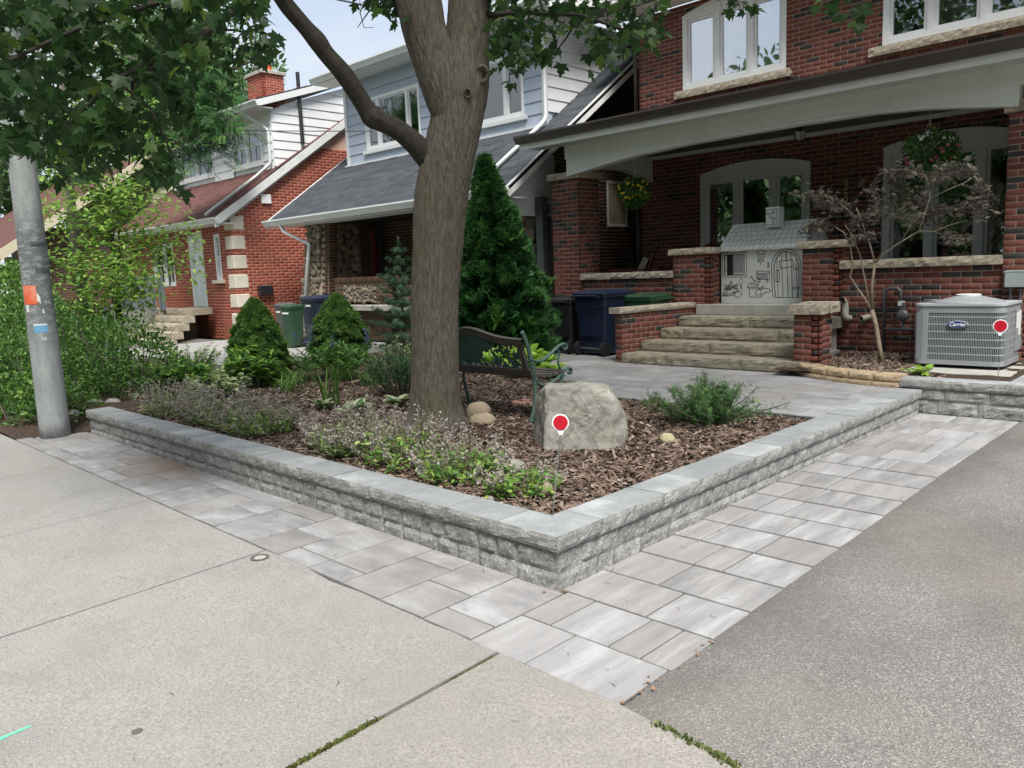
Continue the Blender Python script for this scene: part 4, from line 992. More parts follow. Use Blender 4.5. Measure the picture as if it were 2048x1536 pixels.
core2.box(-22.8, -18.65, Y3, Y3+.2, .2, 1.6).box(-22.8, -21.1, Y3, Y3+.2, 1.6, 3.15).box(-19.7, -18.65, Y3, Y3+.2, 1.6, 3.15).box(-17.85, -17.18, Y3, Y3+.2, .2, 3.15).box(-16.88, X3, Y3, Y3+.2, .2, 3.15).box(-17.18, -16.88, Y3, Y3+.2, .2, 1.72).box(-18.65, -17.85, Y3, Y3+.2, .2, 1.03)
core2.box(-21.1, -19.7, Y3+.001, Y3+.2, 2.8, 3.15).box(-18.65, -17.85, Y3+.001, Y3+.2, 3.03, 3.15).box(-17.18, -16.88, Y3+.001, Y3+.2, 2.88, 3.15)
core2.prism([(X3, Y3+.2, .2), (X3, 17, .2), (X3, 17, 6), (X3, 10.3, 5.95), (X3, Y3+.2, rz3(Y3)+.0)], (-.2, 0, 0))
core2.build('mortar_wall', 'mortar_pale', H3)
pieces(H3, 'brick', 'bricks', BP, 'brick_red', 300, hide=lambda x, y: x < 400 or (450 < x < 560 and y > 640))
for k in range(7):
    z1 = 3.27-.48*k
    if z1-.32 < .3: break
    m = MB(); m.bbox(X3-.35, X3+.02, Y3-.02, Y3+.33, z1-.32, z1, .015); m.build('quoin', 'quoin', H3)
MB().box(-22.9, X3+.1, 6.2, 6.6, 3.08, 3.1).build('soffit', 'white_paint', H3); gutter(H3, (-22.9, 6.17, 3.08), Xa, -Ya, 6.9, 'gutter_white', .14, .13)
sloped_roof(H3, -22.9, X3+.12, 6.1, 3.17, 8.0, 4.56, 'shingle_red', seed=3, limit=200)
sloped_roof(H3, X3-.5, X3+.12, 7.9, 4.49, 10.6, 6.28, 'shingle_red', seed=4, limit=60)
MB().prism([(X3+.14, 6.1, 2.98), (X3+.14, 10.6, 2.98+.69*4.5), (X3+.14, 10.6, 3.2+.69*4.5), (X3+.14, 6.1, 3.2)], (-.05, 0, 0)).build('rake_board', 'white_paint', H3)
MB().prism([(X3+.09, 6.2, 2.99), (X3+.09, 10.6, 2.99+.69*4.4), (X3-.02, 10.6, 2.99+.69*4.4), (X3-.02, 6.2, 2.99)], (0, 0, .02)).build('rake_soffit', 'white_paint', H3)
siding(H3, (0, 7.9, 0), Xa, -Ya, 4.5, 5.95, .22, lambda z: (-22.4, X3-.04), 'white_siding', [(-21.75, -19.5, 4.62, 5.75), (-18.4, -16.72, 4.62, 5.75)])
MB().box(-22.4, X3-.05, 7.93, 8.05, 4.3, 4.64).box(-22.4, -21.7, 7.93, 8.05, 4.64, 5.95).box(-19.5, -18.4, 7.93, 8.05, 4.64, 5.95).box(-16.75, X3-.05, 7.93, 8.05, 4.64, 5.95).box(-21.7, -19.5, 7.931, 8.05, 5.7, 5.95).box(-18.4, -16.75, 7.931, 8.05, 5.7, 5.95).build('wall', 'white_siding', H3)
siding(H3, (X3-.02, 0, 0), Ya, Xa, 4.55, 6.75, .22, lambda z: (7.9 if z < 5.98 else 7.9+(z-5.98)/.34, min(10.6, 6.2+(z-3.22)/.69)), 'white_siding')
MB().prism([(X3-.06, 7.95, 4.4), (X3-.06, 10.6, 6.2), (X3-.06, 10.6, 6.85), (X3-.06, 7.95, 5.97)], (-.1, 0, 0)).build('wall', 'white_siding', H3)
window(H3, (0, 7.88, 0), Xa, -Ya, -21.75, -19.5, 4.64, 5.74, [-20.62], glass='glass', fw=.09, sw_=.06, bars=1); window(H3, (0, 7.88, 0), Xa, -Ya, -18.4, -16.72, 4.64, 5.74, [-17.56], glass='glass', fw=.09, sw_=.06, bars=1)
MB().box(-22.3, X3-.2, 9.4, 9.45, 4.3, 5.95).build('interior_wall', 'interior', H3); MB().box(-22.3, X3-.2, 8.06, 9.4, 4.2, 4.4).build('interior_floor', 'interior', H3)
MB().box(-22.6, X3+.12, 7.4, 7.9, 5.95, 5.965).build('soffit', 'white_paint', H3); gutter(H3, (-22.7, 7.42, 5.93), Xa, -Ya, 6.85, 'gutter_white', .14, .13)
MB().prism([(X3+.15, 7.4, 5.93), (X3+.15, 10.9, 7.08), (X3+.15, 10.9, 7.24), (X3+.15, 7.4, 6.09)], (-.06, 0, 0)).build('rake_board', 'white_paint', H3)
sloped_roof(H3, -22.7, X3+.13, 7.35, 6.1, 12.2, 7.7, 'shingle_red', seed=6, limit=60)
downspout(H3, [(-16.75, 7.38, 5.98), (-16.7, 7.45, 5.85), (-16.3, 7.84, 5.45), (-16.3, 7.84, 4.62), (-16.5, 7.55, 4.33), (-16.55, 6.2, 3.38), (-16.6, 6.12, 3.3)], 'gutter_white', .1)
MB().tube([(X3+.06, 8.72, 5.15), (X3+.06, 8.72, 6.95)], .05, 10).build('vent_pipe', 'black_plastic', H3)
MB().bbox(X3, X3+.06, 7.42, 7.7, 3.6, 3.83, .02).build('wall_vent', 'white_vinyl', H3); MB().bbox(X3+.001, X3+.13, 7.12, 7.5, 1.3, 1.54, .02).build('letter_box', 'black_plastic', H3)
# chimney
BP = []; core = MB()
brick_face(BP, core, (-21.1, 10, 6.4), Xa, -Ya, .95, 1.52, tone=tr_, ch=.075, depth=.1); brick_face(BP, core, (-20.15, 10, 6.4), Ya, Xa, .7, 1.52, tone=tr_, ch=.075, depth=.1)
ch = core.build('chimney', 'mortar_pale', H3); pieces(ch, 'brick', 'bricks', BP, 'brick_red', 40)
MB().bbox(-21.17, -20.08, 9.93, 10.78, 7.9, 8.0, .02).build('chimney_cap', 'landing', ch); MB().lathe((-20.4, 10.35, 8.0), [(.13, 0), (.11, .1), (.10, .36), (.13, .38)], 14).build('chimney_pot', 'orange_clay', ch); MB().lathe((-20.9, 10.35, 8.0), [(.12, 0), (.12, .16), (.18, .18), (.18, .24), (.05, .3)], 14).build('chimney_pot', 'pipe_grey', ch)
# door, windows, steps, rail
dr = MB().box(-18.6, -17.9, Y3+.08, Y3+.13, 1.05, 3.0).box(-18.66, -18.6, Y3-.02, Y3+.18, 1.05, 3.03).box(-17.9, -17.84, Y3-.02, Y3+.18, 1.05, 3.03).build('door', 'door_white', H3)
MB().box(-18.5, -18.3, Y3+.065, Y3+.079, 1.2, 2.0).box(-18.2, -18.0, Y3+.065, Y3+.079, 1.2, 2.0).box(-18.5, -18.3, Y3+.065, Y3+.079, 2.15, 2.85).box(-18.2, -18.0, Y3+.065, Y3+.079, 2.15, 2.85).build('door_panel', 'door_white', dr)
MB().box(-18.75, -17.75, Y3-.15, Y3+.1, .98, 1.05).build('doorstep', 'landing', H3)
window(H3, (0, Y3, 0), Xa, -Ya, -17.18, -16.88, 1.73, 2.88, [], fw=.05, sw_=.03, bars=1); MB().box(-17.3, -16.76, Y3-.1, Y3+.02, 1.64, 1.728).build('sill', 'quoin', H3)
window(H3, (0, Y3, 0), Xa, -Ya, -21.1, -19.7, 1.61, 2.8, [-20.4], fw=.07, sw_=.05, bars=1); MB().box(-22.5, X3-.3, 8.2, 8.25, .3, 3.1).build('interior_wall', 'interior', H3)
ln = MB().lathe((-18.02, Y3-.18, 2.42), [(.03, 0), (.05, .05), (.09, .3), (.1, .32), (.03, .42)], 10).box(-18.04, -18.0, Y3-.16, Y3, 2.7, 2.74).build('wall_lantern', 'white_vinyl', H3)
rs_ = random.Random(8)
for i in range(5):
    zt = 1.03-.17*i; xr = -17.3+.32*i; yf = 5.75-.3*i
    xs = [-18.6, -18.6+(xr+18.6)*rs_.uniform(.35, .6), xr]
    for a, b in zip(xs[:-1], xs[1:]): rough_prism((a+.004, yf), (b-.004, yf), (b-.004, yf+.34 if i else Y3-.16), (a+.004, yf+.34 if i else Y3-.16), zt-.168, zt, .014, 'step_stone', H3, ('weathered_step', 'weathered_step'), nu=8, nv=3, seed=rs_.random()*30)
MB().box(-21.5, -18.62, 5.5, Y3-.01, .2, 1.0).build('porch_base', 'weathered_step', H3)
rail = MB()
for i in range(14):
    t = i/13; rail.box(-18.62, -18.585, 5.6-1.35*t, 5.635-1.35*t, 1.0-.75*t, 1.85-.75*t)
rail.bar((-18.6, 5.7, 1.87), (-18.6, 4.2, 1.06), .05, .05); rail.box(-18.65, -18.55, 4.15, 4.25, .2, 1.15).box(-18.65, -18.55, 5.65, 5.75, 1.0, 2.0)
for i in range(20): rail.box(-21.4+.14*i, -21.365+.14*i, 5.52, 5.555, 1.0, 1.85)
rail.box(-21.5, -18.6, 5.51, 5.56, 1.84, 1.9); rail.build('railing', 'rail_grey', H3)

# ---------------------------------------------------------------- cream house beyond
H4 = thing('cream_house', 'cream sided house with faded red porch roof half hidden behind the young tree', 'house', (-27, 8, .25), kind='thing')
X4 = -24.2
core = MB().box(-33, X4-.03, 8.0, 16, .2, 7.2).box(-33, X4-.2, 4.3, 8.0, .2, 1.3); core.build('wall', 'cream_siding', H4)
siding(H4, (X4, 0, 0), Ya, Xa, 3.6, 7.2, .17, lambda z: (8.0, 13), 'cream_siding'); siding(H4, (0, 8.0, 0), Xa, -Ya, 3.6, 7.2, .17, lambda z: (-33, X4), 'cream_siding', [(-31, -29.5, 4.9, 6.4), (-27.5, -26, 4.9, 6.4)])
window(H4, (0, 7.97, 0), Xa, -Ya, -31, -29.5, 4.9, 6.4, [], fw=.12); window(H4, (0, 7.97, 0), Xa, -Ya, -27.5, -26, 4.9, 6.4, [], fw=.12)
sloped_roof(H4, -33.5, X4+.5, 3.3, 2.75, 8.0, 5.9, 'shingle_red', seed=9, limit=0); sloped_roof(H4, -33.5, X4+.4, 7.6, 7.2, 12, 9.4, 'shingle_red', seed=10, limit=0)
MB().prism([(X4+.52, 3.3, 2.5), (X4+.52, 8.0, 5.65), (X4+.52, 8.0, 5.95), (X4+.52, 3.3, 2.8)], (-.08, 0, 0)).build('rake_board', 'cream_siding', H4); MB().box(-33.5, X4+.5, 3.2, 3.32, 2.55, 2.78).build('fascia', 'cream_siding', H4)
for x in (-24.6, -27.2, -30): MB().bbox(x-.15, x+.15, 4.3, 4.6, 1.3, 2.75, .02).build('porch_post', 'white_paint', H4)
BP = []; core = MB(); brick_face(BP, core, (-31, 4.28, .2), Xa, -Ya, 6.7, 1.1, tone=tr_, depth=.1); brick_face(BP, core, (X4-.2+.01, 4.3, .2), Ya, Xa, 3.7, 3.3, tone=tr_, depth=.1); core.build('mortar_wall', 'mortar', H4); pieces(H4, 'brick', 'bricks', BP, 'brick_brown', 0)

# ground in front of the neighbours
tag(grid_sheet('neighbour_yard', -40, -9.5, .2, 8.0, 30, 8, lambda x, y: .18+.02*fbm((x, y, 0)), 'lawn'), kind='structure')
tag(MB().box(-15.9, -10.0, 3.2, 7.1, .1, .27).build('neighbour_path', 'concrete', None), kind='structure')
tag(MB().box(-17.6, -13.2, 1.0, 6.0, .1, .255).build('neighbour_driveway', 'asphalt', None), kind='structure')
# ================================================================ VEGETATION
def half_leaf():
    h = [(0, 0), (.12, -.03), (.40, -.07), (.30, .10), (.42, .21), (.60, .44), (.40, .42), (.21, .41), (.27, .62), (.13, .69), (0, 1.0)]
    out = h+[(-x, y) for x, y in reversed(h[1:-1])]
    V = [(0, .33, -.02)]+[(x, y, .10*abs(x)-.10*y*y) for x, y in out]; n = len(out)
    return V, [(0, 1+i, 1+(i+1) % n) for i in range(n)]
LEAF_MAPLE = half_leaf()
LEAF_OVAL = ([(0, 0, 0), (.26, .38, .05), (.17, .75, .02), (0, 1, -.08), (-.17, .75, .02), (-.26, .38, .05), (0, .5, -.03)], [(0, 1, 6), (1, 2, 6), (2, 3, 6), (3, 4, 6), (4, 5, 6), (5, 0, 6)])
LEAF_DIA = ([(0, 0, 0), (.3, .5, .06), (0, 1, 0), (-.3, .5, .06)], [(0, 1, 2), (0, 2, 3)])
def star(n, up, w, seed=0):
    r = random.Random(seed); V = []; F = []
    for i in range(n):
        a = 6.283*i/n+r.uniform(-.3, .3); e = r.uniform(*up); d = Vector((math.cos(a)*math.cos(e), math.sin(a)*math.cos(e), math.sin(e)))
        s = d.cross(Za); s = s.normalized()*w if s.length > .01 else Vector((w, 0, 0)); L = r.uniform(.7, 1.1); b = len(V)
        V += [tuple(-s*.6), tuple(s*.6), tuple(d*L*.6+s*.8), tuple(d*L), tuple(d*L*.6-s*.8)]; F += [(b, b+1, b+2), (b, b+2, b+4), (b+4, b+2, b+3)]
    return V, F
TUFT = star(7, (.2, 1.3), .09, 1); TUFT_FLAT = star(8, (-.1, .5), .055, 2)
def spray(n=5, w=.13):
    V = []; F = []
    for i in range(n):
        a = (i-(n-1)/2)*.42; d = (math.sin(a), math.cos(a)); L = 1-.12*abs(i-(n-1)/2); b = len(V); z = .08*((i % 2)-.5)
        V += [(0, 0, 0), (d[0]*L*.55+w*d[1], d[1]*L*.55-w*d[0], z), (d[0]*L, d[1]*L, -.06), (d[0]*L*.55-w*d[1], d[1]*L*.55+w*d[0], z)]; F += [(b, b+1, b+2), (b, b+2, b+3)]
    return V, F
SPRAY = spray()
def palm(n=7, w=.05, spread=2.2):
    V = []; F = []
    for i in range(n):
        a = (i/(n-1)-.5)*spread; d = (math.sin(a), math.cos(a)); L = 1-.35*abs(i/(n-1)-.5)*2; b = len(V)
        V += [(0, 0, 0), (d[0]*L*.5+w*d[1], d[1]*L*.5-w*d[0], .03), (d[0]*L, d[1]*L, -.25*L), (d[0]*L*.5-w*d[1], d[1]*L*.5+w*d[0], .03)]; F += [(b, b+1, b+2), (b, b+2, b+3)]
    return V, F
LACY = palm(7, .032)
def frond(n=9):
    V = []; F = []
    for i in range(n):
        y = .1+.9*i/n
        for s in (-1, 1):
            b = len(V); L = .24*(1-.4*abs(i/n-.45)); z = -.25*y*y
            V += [(0, y, z), (s*L*.5, y+.05, z+.01), (s*L, y+.06, z-.03), (s*L*.5, y-.02, z+.01)]; F += [(b, b+1, b+2), (b, b+2, b+3)]
    b = len(V); V += [(-.008, 0, 0), (.008, 0, 0), (0, 1, -.25)]; F += [(b, b+1, b+2)]
    return V, F
FROND = frond()
def frames_dir(direction, nrm_jit=.5):
    "leaf frames whose +Y points along direction"
    y = direction/np.linalg.norm(direction, axis=1, keepdims=True); n = len(y)
    r = unit(n)*nrm_jit+np.array([[0, 0, 1.]]); x = np.cross(y, r); x /= np.maximum(1e-6, np.linalg.norm(x, axis=1, keepdims=True)); z = np.cross(x, y)
    return np.stack([x, y, z], axis=2)
def ell_shell(c, rad, N, inner=.6, lower=-1):
    u = unit(N*3); u = u[u[:, 2] > lower][:N]; t = rng.uniform(inner**3, 1, len(u))**(1/3)
    return np.array(c)+u*t[:, None]*np.array(rad), u
def bumpy(name, ells, N, tmpl, size, mat, parent, inner=.65, out=.8, tone=(.1, .9), jit=.6, lower=-.8, kind=None, lump=.12, svar=.35):
    "leaf mass over a set of ellipsoids (cx,cy,cz,rx,ry,rz)"
    vol = np.array([e[3]*e[4]+e[4]*e[5]+e[3]*e[5] for e in ells]); k = (N*vol/vol.sum()).astype(int); P = []; U = []
    for e, n in zip(ells, k):
        p, u = ell_shell(e[:3], e[3:], n, inner, lower); P.append(p); U.append(u)
    P = np.vstack(P); U = np.vstack(U)
    l = np.array([noise.noise(Vector(p)*(2.2/max(.3, ells[0][3]))) for p in P]); P = P+U*(l*lump*ells[0][3])[:, None]
    d = U*out+unit(len(P))*jit+np.array([[0, 0, .25]])
    tn = np.clip(rng.uniform(tone[0], tone[1], len(P))+.25*l, 0, 1)
    return scatter(name, *tmpl, P, frames_dir(d, 1.0), size*rng.uniform(1-svar, 1+svar, len(P)), tn, mat, parent, kind=kind)
def stems(name, pts, mat, parent, r=.004, seg=5):
    m = MB()
    for path, rr in pts: m.tube(path, rr, seg, cap=False)
    return m.build(name, mat, parent, smooth=True)
def bark_tube(name, path, rad, mat, parent, seg=48, rings=90, amp=.03, freq=5, flare=0):
    P = [Vector(p) for p in path]; n = len(P); V = []; cum = [0]
    for i in range(n-1): cum.append(cum[-1]+(P[i+1]-P[i]).length)
    T = cum[-1]; u = None
    def cr(A, t):
        i = min(n-2, max(0, next((k for k in range(n-1) if cum[k+1] >= t), n-2))); f = (t-cum[i])/max(1e-6, cum[i+1]-cum[i])
        a, b, c, d = A[max(0, i-1)], A[i], A[i+1], A[min(n-1, i+2)]
        return b*1.0+(c-a)*(.5*f)+(a*2-b*5+c*4-d)*(.5*f*f)+(b*3-a-c*3+d)*(.5*f**3)
    for j in range(rings+1):
        t = T*j/rings; p = cr(P, t); q = cr(P, min(T, t+.02)); o = cr(P, max(0, t-.02)); tg = (q-o).normalized(); r0 = cr(rad, t)
        if u is None: u = tg.cross(Vector((.3, 1, 0))).normalized()
        u = (u-tg*u.dot(tg)).normalized(); w = tg.cross(u)
        for k in range(seg):
            a = 6.2832*k/seg; c, s = math.cos(a), math.sin(a)
            g = noise.noise(Vector((c*freq, s*freq, t*freq*.22)))+.5*noise.noise(Vector((c*freq*2.3, s*freq*2.3, t*freq*.55)))
            rg = 1-abs(g)*1.9
            big = .05*noise.noise(Vector((c*.9, s*.9, t*1.1+5)))
            fl = flare*math.exp(-t*6.5)*(1+.9*noise.noise(Vector((c*1.6, s*1.6, 3.3)))) if flare else 0
            r = r0*(1+big)+amp*r0*(rg-.4)+fl
            V.append(p+u*(c*r)+w*(s*r))
    F = [(j*seg+k, j*seg+(k+1) % seg, (j+1)*seg+(k+1) % seg, (j+1)*seg+k) for j in range(rings) for k in range(seg)]
    return np_mesh(name, np.array([tuple(v) for v in V]), np.array(F), None, mat, parent, smooth=True)
HF = Vector((_f.x, _f.y, 0)).normalized()
def atv(x, y, hd):
    "point on the sight line of a photo pixel at horizontal distance hd in front of the camera"
    d = _f+_r*((x-1024)/FPX)-_u*((y-768)/FPX); return CAM+d*(hd/d.dot(HF))

# ---------------------------------------------------------------- the maple in the garden
mt = thing('maple_tree', 'maple tree with furrowed trunk growing beside the green bench', 'tree', (TR[0], TR[1], .28), kind='thing')
hd = HF.dot(Vector((TR[0], TR[1], 0))-Vector((CAM.x, CAM.y, 0)))
tp = [(872, 884, 104), (871, 840, 98), (870, 790, 94), (869, 700, 92), (869, 600, 92), (875, 500, 97), (881, 400, 103), (897, 310, 100), (915, 230, 96), (926, 170, 94), (932, 100, 84), (937, 30, 80), (943, -60, 80), (965, -260, 74)]
pp = hd/FPX/_f.dot(HF)
bark_tube('trunk', [atv(x, y, hd) for x, y, w in tp], [w/2*pp for x, y, w in tp], 'bark', mt, 170, 300, .036, 15, .2)
lp = [(912, 270, 60), (890, 190, 78), (868, 120, 80), (848, 60, 80), (836, 0, 82), (819, -80, 80), (770, -260, 66)]
bark_tube('limb', [atv(x, y, hd-.03-.0012*(260-y)*.3) for x, y, w in lp], [w/2*pp for x, y, w in lp], 'bark', mt, 130, 150, .036, 14)
bp = [(905, 372, 40), (868, 332, 44), (848, 308, 44), (828, 286, 40), (796, 260, 36), (764, 244, 36), (744, 232, 42), (730, 214, 33), (690, 152, 32), (652, 108, 30), (634, 82, 33), (612, 56, 28), (576, 14, 28), (548, -26, 28), (490, -90, 26), (400, -170, 22)]
bark_tube('branch', [atv(x, y, hd+.06-.0018*(372-y)) for x, y, w in bp], [w/2*pp for x, y, w in bp], 'branch_dark', mt, 32, 110, .05, 5)
m = MB()
for c, r_ in ((atv(964, 148, hd-.14), .05), (atv(935, 186, hd-.21), .028)):
    to = (CAM-c).normalized(); q = to.cross(Za).normalized(); w_ = q.cross(to)
    vs = []
    for i, (rr, dp) in enumerate(((1.3, -.03), (1.15, .02), (.9, .025), (.6, -.005), (.2, -.03))):
        for k in range(16):
            a = 6.283*k/16; vs.append(c+q*math.cos(a)*rr*r_+w_*math.sin(a)*rr*r_*1.25+to*dp)
    m.add(vs, [(i*16+k, i*16+(k+1) % 16, (i+1)*16+(k+1) % 16, (i+1)*16+k) for i in range(4) for k in range(16)])
m.build('knot', 'bark', mt, smooth=True)
tw = MB()
def twig(pts, d0, d1, r0, r1):
    n = len(pts); tw.tube([at(x, y, d0+(d1-d0)*i/(n-1)) for i, (x, y) in enumerate(pts)], [r0+(r1-r0)*i/(n-1) for i in range(n)], 6)
twig([(545, -30), (470, 20), (420, 60), (330, 110), (230, 160), (160, 225)], 6.2, 4.9, .035, .012)
twig([(330, 110), (265, 165), (262, 250), (258, 330)], 5.4, 5.1, .016, .005); twig([(420, -40), (300, 10), (150, 60), (20, 120)], 5.9, 4.5, .03, .01)
twig([(420, 60), (470, 60), (505, 70), (520, 95)], 5.8, 5.5, .01, .004); twig([(230, 160), (300, 215), (340, 300), (345, 360)], 5.1, 5.0, .01, .004)
twig([(160, 225), (110, 270), (70, 300)], 4.9, 4.8, .01, .004); twig([(970, 30), (1060, 25), (1160, 30), (1250, 60), (1300, 80)], 6.5, 6.9, .025, .006)
twig([(1060, 25), (1040, 90), (1020, 150)], 6.6, 6.7, .012, .004); twig([(1160, 30), (1130, 80), (1110, 105)], 6.7, 6.8, .012, .004); twig([(960, 60), (1000, 30), (1050, -10)], 6.5, 6.6, .012, .005)
twig([(830, 20), (780, -5), (740, 20), (715, 55)], 6.4, 6.6, .012, .003); twig([(740, -20), (720, 25), (728, 55), (748, 55)], 6.4, 6.5, .006, .002); twig([(1400, -60), (1470, -10), (1480, 15)], 6.3, 6.2, .01, .004); twig([(1620, -70), (1690, -10), (1715, 40)], 6.3, 6.1, .01, .004)
tw.build('twigs', 'branch_dark', mt, smooth=True, kind='stuff')
LP = []
def poly_leaves(poly, N, d0, d1, sp=.0):
    xs = [p[0] for p in poly]; ys = [p[1] for p in poly]; k = 0
    while k < N:
        x, y = rng.uniform(min(xs), max(xs)), rng.uniform(min(ys), max(ys))
        if inpoly(x, y, poly): LP.append(tuple(at(x, y, rng.uniform(d0, d1)))); k += 1
def clump(x, y, d, s, N):
    for _ in range(N): LP.append(tuple(at(x+rng.normal(0, s), y+rng.normal(0, s*.9), d+rng.normal(0, .18))))
poly_leaves([(-60, -70), (540, -70), (525, 10), (470, 25), (440, 55), (425, 95), (400, 110), (380, 165), (340, 185), (315, 250), (285, 240), (235, 225), (215, 290), (170, 325), (120, 305), (70, 300), (0, 285), (-60, 285)], 1650, 4.5, 6.8)
for x, y, s, N in ((520, 60, 16, 12), (505, 100, 18, 10), (535, 115, 10, 6), (490, 15, 25, 20), (430, 100, 22, 16), (410, 165, 16, 10), (440, 190, 10, 5), (355, 190, 20, 16), (290, 270, 22, 20), (320, 320, 16, 12), (345, 365, 15, 14), (310, 345, 10, 5), (262, 290, 14, 10), (250, 235, 22, 16), (190, 330, 16, 12), (140, 340, 14, 9), (90, 315, 14, 10), (30, 295, 16, 10), (375, 225, 10, 5), (205, 260, 25, 22), (150, 280, 25, 25)): clump(x, y, 5.0, s, N)
poly_leaves([(700, -60), (850, -60), (815, 40), (790, 55), (760, 20), (710, 10)], 70, 6.3, 7.0)
poly_leaves([(965, -50), (1350, -50), (1325, 40), (1300, 75), (1250, 80), (1235, 115), (1195, 100), (1150, 60), (1105, 70), (1095, 115), (1060, 120), (1040, 150), (1005, 130), (985, 60), (968, 30)], 430, 6.3, 8.2)
for x, y, s, N in ((1020, 100, 26, 30), (1045, 60, 30, 26), (1090, 105, 14, 8), (1120, 110, 10, 5), (1195, 95, 20, 16), (1225, 115, 12, 8), (1270, 75, 22, 16), (1310, 60, 14, 9), (1025, 165, 8, 3), (1465, 0, 22, 14), (1500, 12, 14, 6), (1670, 0, 26, 18), (1715, 25, 16, 14), (1722, 55, 9, 5)): clump(x, y, 6.5, s, N)
near = len(LP)
P = np.array(LP); N = len(P)
def maple_frames(n):
    d = np.column_stack([rng.normal(0, .8, n), rng.normal(0, .8, n), rng.normal(-.75, .45, n)]); return frames_dir(d, .9)
fr = maple_frames(N); sc = rng.uniform(.075, .13, N); tn = np.clip(rng.beta(1.5, 2.6, N), 0, 1)
# the biggest leaves in view are parts of their own
pxs = np.array([px_of(p) for p in P]); vis = (pxs[:, 0] > 0) & (pxs[:, 0] < 2048) & (pxs[:, 1] > 0) & (pxs[:, 1] < 420)
order = np.argsort(-(sc/pxs[:, 2])*vis); own = order[:280]; rest = np.setdiff1d(np.arange(N), own)
lm = []
for k in range(6):
    me = bpy.data.meshes.new('leaf'); V, F = LEAF_MAPLE; me.from_pydata([(x, y, z+.06*math.sin(3*y+k)*(1 if k % 2 else -1)+.1*x*(k-2.5)/3) for x, y, z in V], [], F); me.materials.append(MAT['maple_leaf'])
    a = me.attributes.new('tone', 'FLOAT', 'FACE'); a.data.foreach_set('value', [(.15, .3, .42, .55, .7, .92)[k]]*len(F)); lm.append(me)
for i in own:
    o = bpy.data.objects.new('leaf', lm[min(5, int(tn[i]*7))]); link(o, mt); mm = Matrix.Identity(4)
    for r_ in range(3):
        for c_ in range(3): mm[r_][c_] = fr[i][r_][c_]*sc[i]
        mm[r_][3] = P[i][r_]
    o.matrix_basis = mm
scatter('foliage', *LEAF_MAPLE, P[rest], fr[rest], sc[rest], tn[rest], 'maple_leaf', mt, kind='stuff')
# the crown above the picture
c, u = ell_shell((-1.7, 1.9, 7.7), (5.2, 5.8, 3.2), 6500, .35)
keep = np.array([not (-30 < q[0] < 2080 and q[1] > -25) for q in (px_of(p) for p in c)]) & (c[:, 2] > 4.2) & (np.linalg.norm(c-np.array(CAM), axis=1) > 2.2)
c = c[keep]; scatter('crown', *LEAF_MAPLE, c, maple_frames(len(c)), rng.uniform(.13, .2, len(c)), rng.beta(1.5, 2.6, len(c)), 'maple_leaf', mt, kind='stuff')

# ---------------------------------------------------------------- conifers
def conifer_profile(name, label, loc, H, prof, N, tmpl, size, mat, lump, tone=(.1, .85), lean=(0, 0), trunk=True, group=None, up=.5):
    t = thing(name, label, 'shrub' if H < 1.5 else 'tree', loc, group=group, kind='thing')
    h = rng.uniform(0, 1, N*2); r = np.interp(h, [p[0] for p in prof], [p[1] for p in prof]); k = rng.uniform(0, 1, N*2) < r/max(p[1] for p in prof)+.05
    h, r = h[k][:N], r[k][:N]; n = len(h); a = rng.uniform(0, 6.283, n)
    l = np.array([noise.noise(Vector((math.cos(x)*lump[0], math.sin(x)*lump[0], y*H*lump[1]))) for x, y in zip(a, h)])
    rr = r*(1+lump[2]*l)*np.sqrt(rng.uniform(.62, 1, n))*(1+np.where(rng.random(n) < .06, rng.uniform(0, .22, n), 0))
    pos = np.column_stack([loc[0]+lean[0]*h+rr*np.cos(a), loc[1]+lean[1]*h+rr*np.sin(a), loc[2]+h*H])
    d = np.column_stack([np.cos(a), np.sin(a), np.full(n, up)])+unit(n)*.55
    if tmpl is TUFT or tmpl is TUFT_FLAT: f = rot_frames(d, rng.uniform(0, 6.28, n))
    else: f = frames_dir(d, 1.2)
    scatter('foliage', *tmpl, pos, f, size*rng.uniform(.7, 1.3, n), np.clip(rng.uniform(*tone, n)+.45*l, 0, 1), mat, t, kind='stuff')
    if trunk: MB().tube([loc, (loc[0]+lean[0]*.9, loc[1]+lean[1]*.9, loc[2]+H*.85)], [.05+H*.01, .01], 8).build('stem', 'branch_dark', t)
    return t
conifer_profile('dwarf_spruce', 'clipped cone-shaped dwarf spruce with glossy shrub at its foot', (-7.6, 2.45, .25), 1.16, [(0, .36), (.15, .43), (.45, .36), (.7, .26), (.9, .14), (1, .03)], 20000, TUFT, .04, 'spruce_needle', (3.4, 10, .3), group='dwarf spruces')
conifer_profile('dwarf_spruce', 'rounder cone-shaped dwarf spruce in front of the blue wheeled bin', (-8.7, 4.5, .25), 1.14, [(0, .4), (.2, .48), (.45, .44), (.7, .30), (.9, .15), (1, .03)], 20000, TUFT, .042, 'spruce_needle', (3.4, 10, .3), group='dwarf spruces')
conifer_profile('cedar_tree', 'tall dense dark green cedar between the maple and the porch pier', (-6.0, 5.75, .25), 3.12, [(0, .46), (.08, .6), (.22, .66), (.42, .52), (.58, .40), (.72, .29), (.82, .18), (.92, .10), (1, .02)], 26000, SPRAY, .115, 'cedar_leaf', (3.4, 4.4, .62), lean=(-.32, .0))
